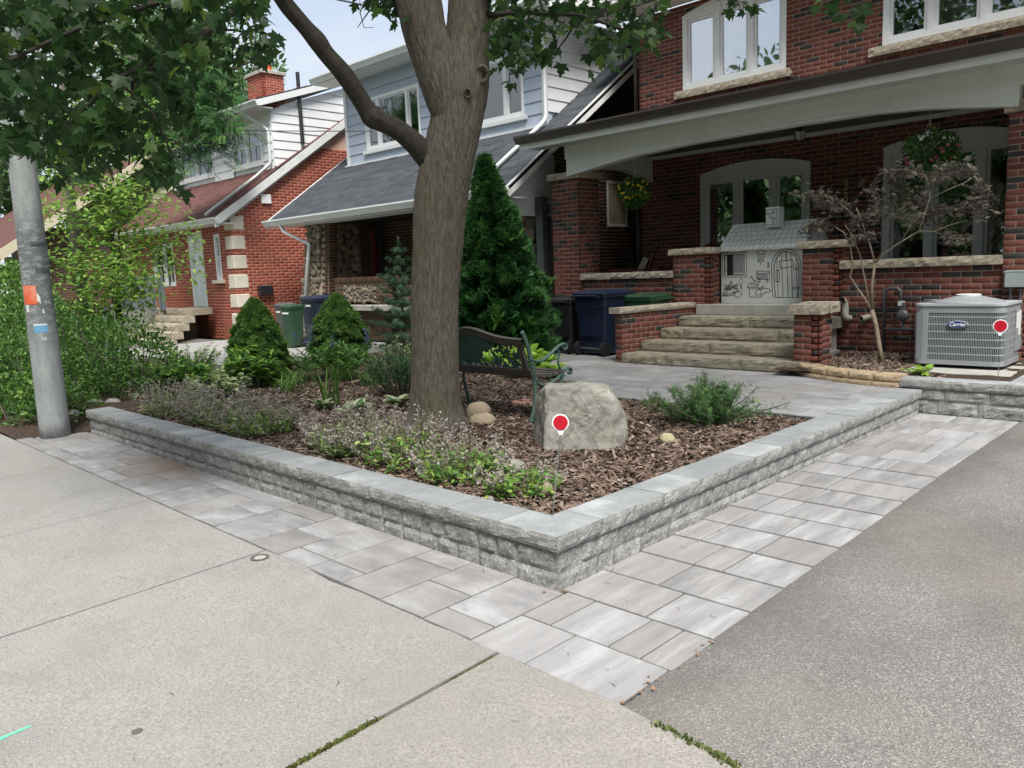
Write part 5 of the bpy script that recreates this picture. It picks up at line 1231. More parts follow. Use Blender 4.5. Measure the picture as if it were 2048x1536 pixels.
# young fir: whorled branches
ft = thing('fir_tree', 'young fir with stiff whorled branches just behind the maple trunk', 'tree', (-6.75, 4.35, .25), kind='thing')
FP = []; FD = []; br = MB(); H = 1.85
for w in range(11):
    zz = .15+w*.155; L = .78*(1-w/11.5)**.8; nb = 8 if w < 8 else 5
    for b in range(nb):
        a = 6.283*b/nb+w*1.3+rng.uniform(-.2, .2); e = .12+.05*w; p0 = Vector((-6.75, 4.35, .25+zz)); Lb = L*rng.uniform(.8, 1.1); d = Vector((math.cos(a)*math.cos(e), math.sin(a)*math.cos(e), math.sin(e)))
        br.tube([p0, p0+d*Lb], [.008, .003], 4)
        for k in range(int(14+Lb*42)):
            t = rng.uniform(.12, 1); sd = Vector((-math.sin(a), math.cos(a), 0))*rng.normal(0, .16*Lb*(1.1-t)); FP.append(p0+d*(Lb*t)+sd); FD.append(d+sd*2+Vector((0, 0, .3)))
br.tube([(-6.75, 4.35, .25), (-6.75, 4.35, .25+H+.12)], [.035, .008], 7)
for k in range(60): FP.append(Vector((-6.75, 4.35, .25+1.55+.4*rng.random()))); FD.append(Vector((rng.normal(0, .5), rng.normal(0, .5), 1)))
br.build('branches', 'branch_grey', ft, kind='stuff'); FP = np.array([tuple(p) for p in FP]); FD = np.array([tuple(p) for p in FD])
scatter('needles', *TUFT_FLAT, FP, rot_frames(FD+unit(len(FD))*.3, rng.uniform(0, 6, len(FD))), rng.uniform(.04, .075, len(FD)), np.clip(rng.beta(2, 2.5, len(FD)), 0, 1), 'fir_needle', ft, kind='stuff')
# yew
yt = thing('yew_shrub', 'low spreading yew with upright dark needled shoots between boulder and patio', 'shrub', (-1.0, 3.2, .25), kind='thing')
YP = []; YD = []; br = MB()
for b in range(56):
    a = rng.uniform(0, 6.283); e = rng.uniform(.25, 1.35); L = .74*rng.uniform(.7, 1.05)*(.8+.25*math.cos(a-5.5)) if e < .8 else rng.uniform(.3, .48)
    p = Vector((-1.0+rng.normal(0, .05), 3.2+rng.normal(0, .05), .25)); d = Vector((math.cos(a)*math.cos(e), math.sin(a)*math.cos(e), math.sin(e)*.8)); path = [p]
    for k in range(6):
        p = p+d*(L/6); d = (d+Vector((rng.normal(0, .12), rng.normal(0, .12), .07))).normalized(); path.append(p)
    br.tube(path, [.009-.001*k for k in range(7)], 5)
    for k in range(70):
        t = rng.uniform(.15, 1)*6; i = min(5, int(t)); q = path[i].lerp(path[i+1], t-i); YP.append(q+Vector(tuple(rng.normal(0, .022, 3)))); YD.append((path[i+1]-path[i]).normalized()+Vector(tuple(rng.normal(0, .6, 3))))
br.build('branches', 'branch_grey', yt, kind='stuff'); YP = np.array([tuple(p) for p in YP]); YD = np.array([tuple(p) for p in YD])
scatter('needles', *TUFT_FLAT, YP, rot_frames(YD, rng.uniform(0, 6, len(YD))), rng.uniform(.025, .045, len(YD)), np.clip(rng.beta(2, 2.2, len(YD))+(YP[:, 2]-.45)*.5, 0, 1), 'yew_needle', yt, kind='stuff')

# ---------------------------------------------------------------- hedge, broadleaf shrubs, small tree
hg = thing('privet_hedge', 'unclipped small-leaved green hedge behind the concrete pole', 'hedge', (-9.5, .9, .2), kind='thing')
hel = [(-8.0, .95, .55, .62, .6, .5), (-8.7, 1.1, .6, .7, .65, .66), (-9.4, .7, .6, .7, .7, .72), (-10.3, .9, .65, .9, .8, .78), (-11.4, .8, .7, 1.0, .9, .85), (-12.6, .9, .75, 1.1, 1, .9), (-13.9, 1, .8, 1.2, 1, 1.0), (-8.9, .25, .42, .7, .42, .42), (-10.4, .05, .5, 1.1, .45, .55), (-12.2, -.05, .55, 1.3, .45, .6), (-8.3, .05, .3, .5, .35, .28), (-9.3, -.2, .25, .6, .3, .3), (-11, -.35, .3, 1.0, .3, .3), (-7.75, .0, .2, .5, .4, .2), (-8.3, -.3, .16, .6, .28, .2), (-9.3, -.42, .16, .8, .25, .22), (-10.6, -.5, .2, .9, .22, .25)]
bumpy('foliage', hel, 40000, LEAF_OVAL, .054, 'hedge_leaf', hg, .7, .7, (.05, .85), .8, -.9, 'stuff', .22)
hs = []
for i in range(90):
    e = hel[i % len(hel)]; a = rng.uniform(0, 6.28); p = Vector((e[0]+e[3]*.6*math.cos(a), e[1]+e[4]*.6*math.sin(a), e[2]-e[5]*.3)); q = Vector((e[0]+e[3]*.95*math.cos(a), e[1]+e[4]*.95*math.sin(a), e[2]+e[5]*rng.uniform(.5, 1.15))); hs.append(([p, p.lerp(q, .6)+Vector((0, 0, .05)), q], [.01, .006, .003]))
stems('stems', hs, 'branch_grey', hg); hg.children[-1]['kind'] = 'stuff'
bb = thing('rounded_bush', 'bright green rounded bush at the picture edge left of the pole', 'shrub', (-15.2, 1.6, .2), kind='thing')
bumpy('foliage', [(-15.6, 1.5, 1.15, .9, .9, 1.1)], 5000, LEAF_OVAL, .09, 'hedge_leaf', bb, .75, .7, (.3, 1), .8, -.9, 'stuff')
MB().tube([(-15.6, 1.5, .2), (-15.6, 1.5, 1.2)], [.06, .02], 7).build('stem', 'branch_grey', bb)

st_ = thing('serviceberry_tree', 'slender young tree with yellow-green leaves rising out of the hedge', 'tree', (-9.9, 1.75, .2), kind='thing')
br = MB(); SP = []; SD = []
base = Vector((-9.9, 1.75, .2)); sd_ = (base-CAM).dot(_f)
def limb_px(pts, d0, d1, r0, r1, leafy=True, n=40, sp=.16):
    P_ = [at(x, y, d0+(d1-d0)*i/(len(pts)-1)) for i, (x, y) in enumerate(pts)]; br.tube(P_, [r0+(r1-r0)*i/(len(pts)-1) for i in range(len(pts))], 6)
    if leafy:
        for _ in range(n):
            t = rng.uniform(.2, 1)*(len(P_)-1); i = min(len(P_)-2, int(t)); q = P_[i].lerp(P_[i+1], t-i)+Vector(tuple(rng.normal(0, sp, 3))); SP.append(q); SD.append(Vector((rng.normal(0, 1), rng.normal(0, 1), rng.normal(-.1, .35))))
S0 = sd_
for pts, d1, r0, n in (([(238, 640), (236, 590), (233, 545), (228, 500), (222, 450), (220, 390), (225, 330), (245, 270), (262, 220)], 0, .05, 190), ([(232, 560), (240, 500), (236, 440), (232, 400), (235, 340)], .2, .03, 90),
        ([(226, 500), (205, 470), (180, 445), (150, 432), (110, 422), (85, 412)], -.5, .03, 150), ([(222, 450), (205, 420), (195, 390), (190, 370), (170, 330)], .3, .02, 80), ([(234, 540), (200, 520), (165, 515), (120, 510)], -.6, .02, 110),
        ([(236, 540), (265, 515), (290, 495), (320, 490), (345, 500)], .4, .022, 100), ([(230, 500), (260, 480), (290, 455), (315, 430), (330, 400)], .3, .02, 80), ([(225, 340), (180, 300), (150, 290), (110, 300), (90, 350)], -.3, .015, 120), ([(235, 300), (285, 270), (300, 300)], .3, .012, 50),
        ([(234, 580), (200, 560), (150, 560), (125, 575)], -.6, .016, 80), ([(238, 600), (270, 560), (290, 580)], .3, .014, 60), ([(222, 420), (260, 400), (285, 370)], -.4, .012, 60), ([(236, 640), (225, 600), (230, 570), (240, 540)], -.5, .014, 110), ([(240, 660), (262, 610), (275, 570), (268, 545)], -.4, .012, 90), ([(228, 660), (205, 620), (200, 585)], -.5, .012, 70), ([(225, 330), (210, 270), (200, 215)], .2, .01, 90), ([(245, 270), (290, 225), (300, 200)], .2, .01, 70), ([(220, 390), (160, 370), (120, 340)], -.2, .012, 90), ([(170, 330), (140, 260), (150, 225)], -.2, .01, 70),
        ([(330, 480), (360, 470), (395, 470)], .8, .008, 26), ([(235, 520), (330, 520), (390, 535)], .3, .008, 50)):
    limb_px(pts, S0, S0+d1, r0, .004, True, n, .15)
br.build('branches', 'branch_grey', st_, smooth=True, kind='stuff'); SP = np.array([tuple(p) for p in SP]); SD = np.array([tuple(p) for p in SD])
rep = 3; SP = np.repeat(SP, rep, 0)+rng.normal(0, .10, (len(SP)*rep, 3)); SD = np.repeat(SD, rep, 0)+rng.normal(0, .4, (len(SD)*rep, 3))
scatter('foliage', *LEAF_OVAL, SP, frames_dir(SD, .5), rng.uniform(.075, .12, len(SP)), np.clip(rng.beta(2.4, 1.6, len(SP)), 0, 1), 'serviceberry_leaf', st_, kind='stuff')

# ---------------------------------------------------------------- perennials
def blades(name, c, N, L, W, arch, mat, parent, spread=.05, tilt=(.05, .5), seg=6):
    V = []; F = []; T = []
    for i in range(N):
        a = rng.uniform(0, 6.283); tl = rng.uniform(*tilt); l = L*rng.uniform(.6, 1.1); w = W*rng.uniform(.7, 1.2); p = Vector((c[0]+rng.normal(0, spread), c[1]+rng.normal(0, spread), c[2])); ou = Vector((math.cos(a), math.sin(a), 0)); sd = Vector((-math.sin(a), math.cos(a), 0)); b = len(V); th = tl
        for k in range(seg+1):
            f = k/seg; ww = w*(1-f)**.6*(.6+.8*min(f*3, 1)*.5); V += [tuple(p-sd*ww/2), tuple(p+sd*ww/2)]; th += arch/seg*rng.uniform(.6, 1.3); p = p+(ou*math.sin(th)+Za*math.cos(th))*(l/seg)
        for k in range(seg): F.append((b+2*k, b+2*k+1, b+2*k+3, b+2*k+2)); T.append((i*.377) % 1)
    return np_mesh(name, np.array(V), np.array(F), np.array(T), mat, parent, smooth=True, kind='stuff')
def catmint(label, cx, cy, rx, ry, N, h, green=.5, tall=.0):
    t = thing('catmint_clump', label, 'plant', (cx, cy, bedz(cx, cy)), group='catmint along the wall', kind='thing')
    st = []; LPp = []; LD = []; FPp = []; FD_ = []
    rx *= .78; N = int(N*.4); h *= 1.15
    for i in range(N):
        a, r = rng.uniform(0, 6.283), math.sqrt(rng.random()); x, y = cx+rx*r*math.cos(a), cy+ry*r*math.sin(a); p = Vector((x, y, bedz(x, y))); hh = h*rng.uniform(.6, 1.15)*(1-.35*r)
        d = Vector((math.cos(a)*r*.7+rng.normal(0, .3), math.sin(a)*r*.7+rng.normal(0, .3), 1)).normalized(); q = p+d*hh; st.append(([p, p.lerp(q, .5)+Vector((0, 0, .01)), q], [.003, .0025, .0015]))
        for k in range(9):
            f = rng.uniform(.03, .66); s = p.lerp(q, f); LPp.append(tuple(s+Vector(tuple(rng.normal(0, .012, 3))))); LD.append((rng.normal(0, 1), rng.normal(0, 1), .25+rng.normal(0, .3)))
        if rng.random() < (.95-green*.45):
            for k in range(26): f = rng.uniform(.7, 1.08); s = p.lerp(q, f); FPp.append(tuple(s+Vector(tuple(rng.normal(0, .0085, 3))))); FD_.append((rng.normal(0, 1), rng.normal(0, 1), .5))
    stems('stems', st, 'branch_pale', t, seg=4); t.children[-1]['kind'] = 'stuff'
    LPp = np.array(LPp); LD = np.array(LD); n = len(LPp); k = rng.random(n) < green
    for nm, msk, mat_ in (('foliage', k, 'catmint_green'), ('lower_foliage', ~k, 'catmint_leaf')):
        if msk.sum() > 5: scatter(nm, *LEAF_OVAL, LPp[msk], frames_dir(LD[msk], .6), rng.uniform(.03, .062, msk.sum()), rng.random(msk.sum()), mat_, t, kind='stuff')
    if FPp: FPp = np.array(FPp); FD_ = np.array(FD_); scatter('flowers', *LEAF_DIA, FPp, frames_dir(FD_, .8), rng.uniform(.016, .028, len(FPp)), rng.random(len(FPp)), 'catmint_flower', t, kind='stuff')
catmint('grey-mauve catmint clump at the pole end of the wall', -6.0, .62, .75, .3, 300, .36, .15); catmint('grey catmint clump leaning over the wall behind the first caps', -5.0, .62, .6, .3, 260, .34, .15)
catmint('catmint clump with fresh green centre in the middle of the wall', -4.2, .62, .45, .26, 220, .34, .6); catmint('greyish catmint clump in front of the maple roots', -2.75, .66, .4, .3, 240, .38, .25)
catmint('green catmint clump close to the wall below the maple', -2.1, .62, .4, .28, 210, .36, .75); catmint('bright green catmint clump with pale spikes in front of the rocks', -1.42, .62, .36, .26, 200, .33, .85); catmint('small bright catmint tuft nearest the wall corner', -.8, .58, .24, .2, 130, .25, .95)
def hosta(label, c, N, L, cream, lime=False):
    t = thing('hosta', label, 'plant', c, group='hostas', kind='thing'); prof = [(0, .0), (.15, .06), (.35, .2), (.6, .24), (.85, .14), (1, .0)]
    for i in range(N):
        a = 6.283*i/N*2.4+rng.uniform(-.3, .3); l = L*rng.uniform(.7, 1.1); ou = Vector((math.cos(a), math.sin(a), 0)); sd = Vector((-math.sin(a), math.cos(a), 0)); p = Vector(c); th = rng.uniform(.1, .45); m = MB(); rowsV = []
        for k, (f, w) in enumerate(prof):
            if k: th += .22; p = p+(ou*math.sin(th)+Za*math.cos(th))*(l*(f-prof[k-1][0]))
            w *= l; u2 = (Za*math.sin(th)-ou*math.cos(th))*-.25*w*0+Za*.3*w
            rowsV.append([p-sd*w+u2, p-sd*w*.55+u2*.4, p, p+sd*w*.55+u2*.4, p+sd*w+u2])
        for k in range(len(prof)-1):
            for j in range(4):
                m.mi = 1 if cream and j in (0, 3) else 0; m.tone = (i*.37) % 1; m.add([rowsV[k][j], rowsV[k][j+1], rowsV[k+1][j+1], rowsV[k+1][j]], [(0, 1, 2, 3)])
        m.build('leaf', ['hosta_lime' if lime else 'hosta_green', 'hosta_cream'], t, smooth=True)
hosta('cream-edged hosta in the open mulch left of the maple trunk', (-3.92, 1.5, .26), 24, .27, True); hosta('cream-edged hosta half hidden by the maple trunk', (-3.95, 2.05, .27), 16, .26, True); hosta('small cream-edged hosta at the foot of the iris', (-4.68, 1.58, .26), 14, .2, True)
hosta('big lime hosta showing through the bench back below the cedar', (-5.35, 4.75, .26), 30, .5, False, True); hosta('lime hosta beneath the cedar beside the bench post', (-5.15, 5.2, .26), 28, .48, False, True); hosta('lime green hosta behind the bench next to the patio', (-4.75, 5.15, .26), 26, .36, False, True); hosta('lime green hosta seen through the bench back', (-4.5, 4.45, .26), 22, .36, False, True); hosta('lime green hosta between bench arm and patio', (-4.1, 4.6, .26), 18, .3, False, True)
t = thing('iris_clump', 'fan of upright sword-shaped iris leaves in the mulch', 'plant', (-4.72, 1.72, .26), kind='thing'); blades('foliage', (-4.72, 1.72, .26), 18, .5, .035, .35, 'blade_green', t, .035, (.0, .35))
for lb, c, N, L in (('arching daylily clump in front of the second dwarf spruce', (-6.6, 3.1, .26), 70, .62), ('arching daylily clump beside the dark feathery shrub', (-5.75, 3.0, .26), 60, .55), ('fine grassy clump between the two dwarf spruces', (-6.9, 2.55, .26), 70, .5), ('grassy clump at the foot of the cone-shaped spruce', (-6.35, 2.15, .26), 50, .42)):
    t = thing('daylily_clump', lb, 'plant', c, group='daylilies', kind='thing'); blades('foliage', c, N, L, .017, 1.5, 'blade_green', t, .07, (.05, .6))
# glossy shrub at the foot of the first spruce, whorled leaves
def leafy(name, label, c, rx, ry, h, N, tmpl, size, mat, up=.5, nst=40, group=None, tone=(.2, 1), cat='shrub', top=.35):
    t = thing(name, label, cat, c, group=group, kind='thing'); P_ = []; D_ = []; st = []
    for i in range(nst):
        a, r = rng.uniform(0, 6.283), math.sqrt(rng.random()); p = Vector((c[0]+rx*.35*r*math.cos(a), c[1]+ry*.35*r*math.sin(a), c[2])); q = Vector((c[0]+rx*r*math.cos(a), c[1]+ry*r*math.sin(a), c[2]+h*rng.uniform(.55, 1.05)*(1-top*r*r))); st.append(([p, p.lerp(q, .55)+Vector((0, 0, h*.08)), q], [.005, .004, .002]))
        for k in range(N//nst):
            f = rng.uniform(.25, 1.0)**.7; s = p.lerp(q, f); aa = rng.uniform(0, 6.283); P_.append(tuple(s)); D_.append((math.cos(aa), math.sin(aa), up+rng.normal(0, .3)))
    stems('stems', st, 'branch_grey', t, seg=4); t.children[-1]['kind'] = 'stuff'; n = len(P_)
    scatter('foliage', *tmpl, np.array(P_), frames_dir(np.array(D_), .4), size*rng.uniform(.7, 1.25, n), rng.uniform(*tone, n), mat, t, kind='stuff'); return t
LEAF_LANCE = ([(0, 0, 0), (.13, .35, .04), (.09, .7, .0), (0, 1, -.1), (-.09, .7, .0), (-.13, .35, .04), (0, .5, -.03)], LEAF_OVAL[1])
leafy('pieris_shrub', 'glossy whorled shrub in front of the cone-shaped dwarf spruce', (-7.15, 2.15, .25), .42, .35, .72, 520, LEAF_LANCE, .14, 'shrub_leaf', .35, 26, tone=(.4, 1))
leafy('broadleaf_perennial', 'low broad-leaved green plant beside the hedge end', (-7.35, 1.35, .25), .55, .45, .45, 700, LEAF_OVAL, .1, 'shrub_leaf', .3, 40, cat='plant'); leafy('broadleaf_perennial', 'low blue-green leafy plant behind the grey catmint', (-6.6, 1.35, .25), .45, .4, .38, 600, LEAF_OVAL, .08, 'catmint_leaf', .3, 40, cat='plant')
leafy('broadleaf_perennial', 'leafy green perennial under the two dwarf spruces', (-7.0, 3.2, .25), .7, .6, .5, 900, LEAF_LANCE, .13, 'shrub_leaf', .5, 50, cat='plant', tone=(.1, .8))
leafy('aster_clump', 'dark feathery bushy perennial against the left side of the trunk', (-4.75, 2.75, .25), .55, .5, .62, 3600, LEAF_LANCE, .045, 'cedar_leaf', .8, 120, cat='plant', tone=(.1, .9)); leafy('aster_clump', 'loose browning perennial stems below the young fir', (-5.9, 3.7, .25), .6, .5, .6, 1300, LEAF_LANCE, .05, 'catmint_leaf', .9, 110, cat='plant')
leafy('seedling', 'small light green seedling beside the air conditioner pad', (-.13, 6.02, .385), .2, .12, .1, 44, LEAF_OVAL, .1, 'hosta_lime', .1, 10, cat='plant', tone=(.2, .9))
leafy('shrub_rose', 'pale leaved shrub with small white flowers at the hedge end', (-8.6, 1.9, .25), .55, .5, .62, 900, LEAF_OVAL, .05, 'hedge_leaf', .4, 60, tone=(.4, 1))
for lb, px, py, d, hh in (('purple salvia spikes in front of the green bin', 615, 700, 11.2, .42), ('purple salvia spikes before the rounder dwarf spruce', 640, 735, 10.2, .5), ('single violet salvia spike beside the young fir', 755, 700, 10.6, .32)):
    q = at(px, py, d); c = (q.x, q.y, .25); t = thing('salvia', lb, 'plant', c, group='salvia', kind='thing'); st = []; fp = []
    hz = q.z+hh
    for i in range(3 if 'single' not in lb else 2):
        b = Vector((c[0]+rng.normal(0, .12), c[1]+rng.normal(0, .12), .25)); e = Vector((b.x+rng.normal(0, .05), b.y, hz*rng.uniform(.85, 1.05))); st.append(([b, e], [.004, .002]))
        for k in range(26): f = rng.uniform(.78, 1.02); fp.append(tuple(b.lerp(e, f)+Vector(tuple(rng.normal(0, .014, 3)))))
    stems('stems', st, 'blade_green', t, seg=4); t.children[-1]['kind'] = 'stuff'; fp = np.array(fp); scatter('flowers', *LEAF_DIA, fp, frames_dir(unit(len(fp))+[0, 0, .4], .8), rng.uniform(.02, .035, len(fp)), rng.random(len(fp)), 'flower_purple', t, kind='stuff')

# ---------------------------------------------------------------- cut-leaf maple by the porch
jm = thing('lacy_maple', 'small cut-leaf maple with pale forked stems beside the air conditioner', 'tree', (-.84, 6.9, .37), kind='thing')
br = MB(); JP = []; JD = []
def jl(pts, dy, r0, r1, n=0, sp=.07):
    P_ = []
    for i, (x, y) in enumerate(pts):
        yy = 6.9+dy*i/(len(pts)-1); d = _f+_r*((x-1024)/FPX)-_u*((y-768)/FPX); P_.append(CAM+d*((yy-CAM.y)/d.y))
    br.tube(P_, [r0+(r1-r0)*i/(len(pts)-1) for i in range(len(pts))], 7)
    for _ in range(n):
        t = rng.uniform(.3, 1)*(len(P_)-1); i = min(len(P_)-2, int(t)); q = P_[i].lerp(P_[i+1], t-i); JP.append(tuple(q+Vector(tuple(rng.normal(0, sp, 3)*[1, 1, .5])))); JD.append((rng.normal(0, 1), rng.normal(0, 1), rng.normal(-.15, .3)))
jl([(1764, 728), (1758, 690), (1752, 650), (1744, 620)], 0, .032, .024); jl([(1744, 622), (1730, 598), (1714, 575), (1700, 552), (1706, 530), (1700, 490), (1688, 465), (1672, 455)], -.1, .014, .005); jl([(1742, 620), (1732, 570), (1720, 510), (1704, 470), (1690, 450)], .1, .012, .004); jl([(1744, 622), (1744, 570), (1750, 526)], 0, .018, .014)
jl([(1750, 526), (1740, 490), (1730, 465), (1724, 440), (1712, 415)], -.1, .011, .004); jl([(1750, 526), (1770, 505), (1800, 485), (1838, 462), (1868, 463), (1900, 450), (1935, 440)], .15, .012, .004); jl([(1838, 462), (1850, 425), (1860, 395), (1858, 370), (1850, 350)], .2, .009, .003); jl([(1862, 395), (1895, 380), (1930, 365), (1950, 352)], .15, .006, .002); jl([(1752, 522), (1775, 490), (1790, 470)], -.2, .005, .002)
for pts, dy, n in (([(1690, 450), (1720, 440), (1760, 425)], -.1, 50), ([(1720, 440), (1690, 415), (1660, 395), (1625, 388)], -.2, 75), ([(1724, 440), (1755, 415), (1760, 395), (1740, 368)], .1, 50), ([(1672, 455), (1650, 440), (1640, 450), (1620, 455)], -.2, 60), ([(1688, 420), (1665, 410), (1640, 405)], .2, 50), ([(1760, 425), (1790, 400), (1800, 370), (1770, 345)], .2, 70), ([(1850, 350), (1820, 340), (1790, 345)], .1, 55), ([(1850, 350), (1890, 335), (1920, 330), (1935, 345)], -.2, 70), ([(1858, 370), (1880, 350), (1910, 350)], .3, 60), ([(1950, 352), (1965, 380), (1960, 410)], .1, 60), ([(1900, 450), (1930, 410), (1955, 400), (1962, 440)], 0, 70), ([(1800, 485), (1830, 440), (1860, 430), (1890, 420)], .3, 80), ([(1868, 463), (1900, 475), (1925, 480)], -.1, 40), ([(1800, 420), (1830, 395), (1850, 400)], .3, 60), ([(1780, 440), (1800, 430), (1840, 430)], -.3, 50), ([(1700, 470), (1720, 475), (1740, 470)], -.2, 40), ([(1600, 470), (1620, 460), (1640, 455)], -.3, 26), ([(1625, 388), (1610, 385), (1600, 395)], -.2, 12)):
    jl(pts, dy, .004, .0015, n, .055)
br.build('branches', 'branch_pale', jm, smooth=True); JP = np.array(JP); JD = np.array(JD)
JP = np.repeat(JP, 2, 0)+rng.normal(0, .03, (len(JP)*2, 3)); JD = np.repeat(JD, 2, 0)+rng.normal(0, .5, (len(JD)*2, 3))
scatter('foliage', *LACY, JP, frames_dir(JD, .8), rng.uniform(.04, .085, len(JP)), rng.random(len(JP)), 'lacy_leaf', jm, kind='stuff')

# ---------------------------------------------------------------- trees behind the houses
def far_tree(label, c, r, N, size, mat, trunk_h, tmpl=LEAF_OVAL, ells=None):
    t = thing('background_tree', label, 'tree', (c[0], c[1], 0), group='trees behind the houses', kind='thing')
    E_ = ells or [(c[0]+rng.normal(0, r*.5), c[1]+rng.normal(0, r*.5), c[2]+rng.normal(0, r*.35), r*.5, r*.5, r*.42) for _ in range(9)]
    bumpy('crown', E_, N, tmpl, size, mat, t, .3, .6, (.1, .9), 1.0, -1, 'stuff', .25)
    MB().tube([(c[0], c[1], 0), (c[0]+.2, c[1], trunk_h), (c[0], c[1], c[2]+r*.3)], [.3, .22, .06], 8).build('trunk', 'branch_grey', t)
q = at(430, 200, 38); far_tree('broad leafy tree rising behind the chimney', (q.x, q.y, q.z+.3), 3.6, 9000, .32, 'far_leaf', 4)
q = at(15, 380, 34); far_tree('dark tree far behind the pole top', (q.x, q.y, q.z+.5), 3.2, 5000, .3, 'far_leaf', 3)
q = at(250, 150, 40); far_tree('tall tree closing the sky above the cream house', (q.x, q.y, q.z), 5, 8000, .36, 'far_leaf', 4)
lt = thing('locust_tree', 'feathery locust branches hanging before the white dormer windows', 'tree', (-20.5, 4.4, .2), kind='thing')
LPp = []; LD = []; br = MB()
for pts in ([(120, 60), (220, 120), (320, 170), (400, 230), (440, 300)], [(220, 120), (330, 200), (380, 270), (400, 300)], [(180, 90), (300, 130), (380, 160), (440, 190)], [(240, 130), (300, 210), (320, 270), (330, 300)], [(320, 170), (380, 200), (430, 235), (450, 265)]):
    P_ = [at(x, y, 18+.2*i) for i, (x, y) in enumerate(pts)]; br.tube(P_, [.05-.009*i for i in range(len(pts))], 5)
    for _ in range(240): t = rng.uniform(.2, 1)*(len(P_)-1); i = min(len(P_)-2, int(t)); q = P_[i].lerp(P_[i+1], t-i); LPp.append(tuple(q+Vector(tuple(rng.normal(0, .28, 3))))); LD.append((rng.normal(.4, .9), rng.normal(0, .9), rng.normal(-.5, .4)))
p0 = Vector((-20.5, 4.4, .2)); p1 = at(120, 60, 18); br.tube([p0, p0.lerp(p1, .4)+Vector((-.4, 0, .3)), p1], [.16, .12, .06], 8); br.build('branches', 'branch_grey', lt, smooth=True)
LPp = np.array(LPp); scatter('foliage', *FROND, LPp, frames_dir(np.array(LD), .5), rng.uniform(.3, .5, len(LPp)), rng.random(len(LPp)), 'locust_leaf', lt, kind='stuff')
# ================================================================ THINGS
def pl(x, y, Y):
    "point of the plane Y = const seen at a photo pixel"
    d = _f+_r*((x-1024)/FPX)-_u*((y-768)/FPX); return CAM+d*((Y-CAM.y)/d.y)
def gr(x, y, z):
    d = _f+_r*((x-1024)/FPX)-_u*((y-768)/FPX); return CAM+d*((z-CAM.z)/d.z)

# ---------------------------------------------------------------- bench
BX, BY, BZ, BL = -2.24, 2.25, .265, 1.36
bn = thing('park_bench', 'green cast iron park bench with dark wood rails facing the house', 'bench', (BX-.68, BY+.2, BZ), kind='thing')
def b3(u, y, z): return Vector((BX-u, BY+y, BZ+z))
def smooth_path(pts, n=6):
    P = [Vector(p) for p in pts]; out = []
    for i in range(len(P)-1):
        a, b, c, d = P[max(0, i-1)], P[i], P[i+1], P[min(len(P)-1, i+2)]
        for k in range(n):
            f = k/n; out.append(b+(c-a)*(.5*f)+(a*2-b*5+c*4-d)*(.5*f*f)+(b*3-a-c*3+d)*(.5*f**3))
    return out+[P[-1]]
for u in (0, BL):
    m = MB()
    def bar2(yz, r0, r1=None, fl=.7):
        p = smooth_path([b3(u, y, z) for y, z in yz]); n = len(p); r1 = r1 or r0; m.tube(p, [r0+(r1-r0)*i/(n-1) for i in range(n)], 8, flat=fl)
    bar2([(-.03, -.02), (.02, .12), (.05, .26), (.045, .42), (.0, .62), (-.06, .78), (-.10, .85)], .026, .022)
    bar2([(-.01, .60), (.07, .565), (.18, .575), (.3, .63), (.4, .68), (.47, .69), (.50, .665), (.485, .635), (.46, .645)], .022, .017); bar2([(.37, .66), (.39, .6), (.375, .53), (.40, .47), (.43, .42)], .014); bar2([(.33, .62), (.345, .6), (.33, .58)], .01)
    bar2([(.045, .42), (.09, .36), (.2, .335), (.33, .37), (.44, .43), (.51, .455), (.555, .44), (.55, .405), (.52, .41)], .026, .02); bar2([(.43, .42), (.41, .3), (.43, .18), (.46, .08), (.50, -.02)], .022, .02)
    bar2([(.12, .345), (.16, .26), (.12, .2), (.07, .22)], .010); bar2([(.30, .355), (.27, .27), (.33, .22), (.38, .26)], .010)
    m.build('end_frame', 'bench_green', bn, smooth=True)
for k in range(5):
    y = .065+.085*k; z = .435-.012*math.sin(math.pi*k/4); MB().obox(b3(BL/2, y, z), (Xa, Ya, Za), (BL/2+.02, .036, .014)).build('seat_slat', 'bench_wood', bn)
tl = Vector((0, -.145, .4)).normalized(); bnn = Xa.cross(tl).normalized()   # plane of the back
def bk(u, v, w=0): return b3(u, .045-.03, .47)+tl*v+bnn*w
def crest(u): t = u/BL; return .30+.10*math.exp(-((t-.5)/.22)**2)
m = MB()
for i in range(40):
    a, b = BL*i/40, BL*(i+1)/40; m.add([bk(a, crest(a)-.035, -.016), bk(b, crest(b)-.035, -.016), bk(b, crest(b)+.035, -.016), bk(a, crest(a)+.035, -.016), bk(a, crest(a)-.035, .016), bk(b, crest(b)-.035, .016), bk(b, crest(b)+.035, .016), bk(a, crest(a)+.035, .016)], [(0, 1, 2, 3), (7, 6, 5, 4), (4, 5, 1, 0), (3, 2, 6, 7)])
m.build('top_rail', 'bench_wood', bn); MB().obox(bk(BL/2, .0), (Xa, tl, bnn), (BL/2, .035, .016)).build('bottom_rail', 'bench_wood', bn)
for u in (.055, BL-.055): MB().obox(bk(u, .15), (Xa, tl, bnn), (.03, .118, .016)).build('stile', 'bench_wood', bn)
m = MB(); m.box
r_ = random.Random(12); hol = [(r_.uniform(.08, BL-.08), r_.uniform(.04, .3), r_.uniform(.022, .05), r_.uniform(.009, .017), r_.uniform(0, 3.14)) for _ in range(150)]
hol = [h for h in hol if not ((h[0]-.80)**2/.06+(h[1]-.19)**2/.016 < 1) and h[1] < .27]
cs = .0105; nu = int((BL-.17)/cs)
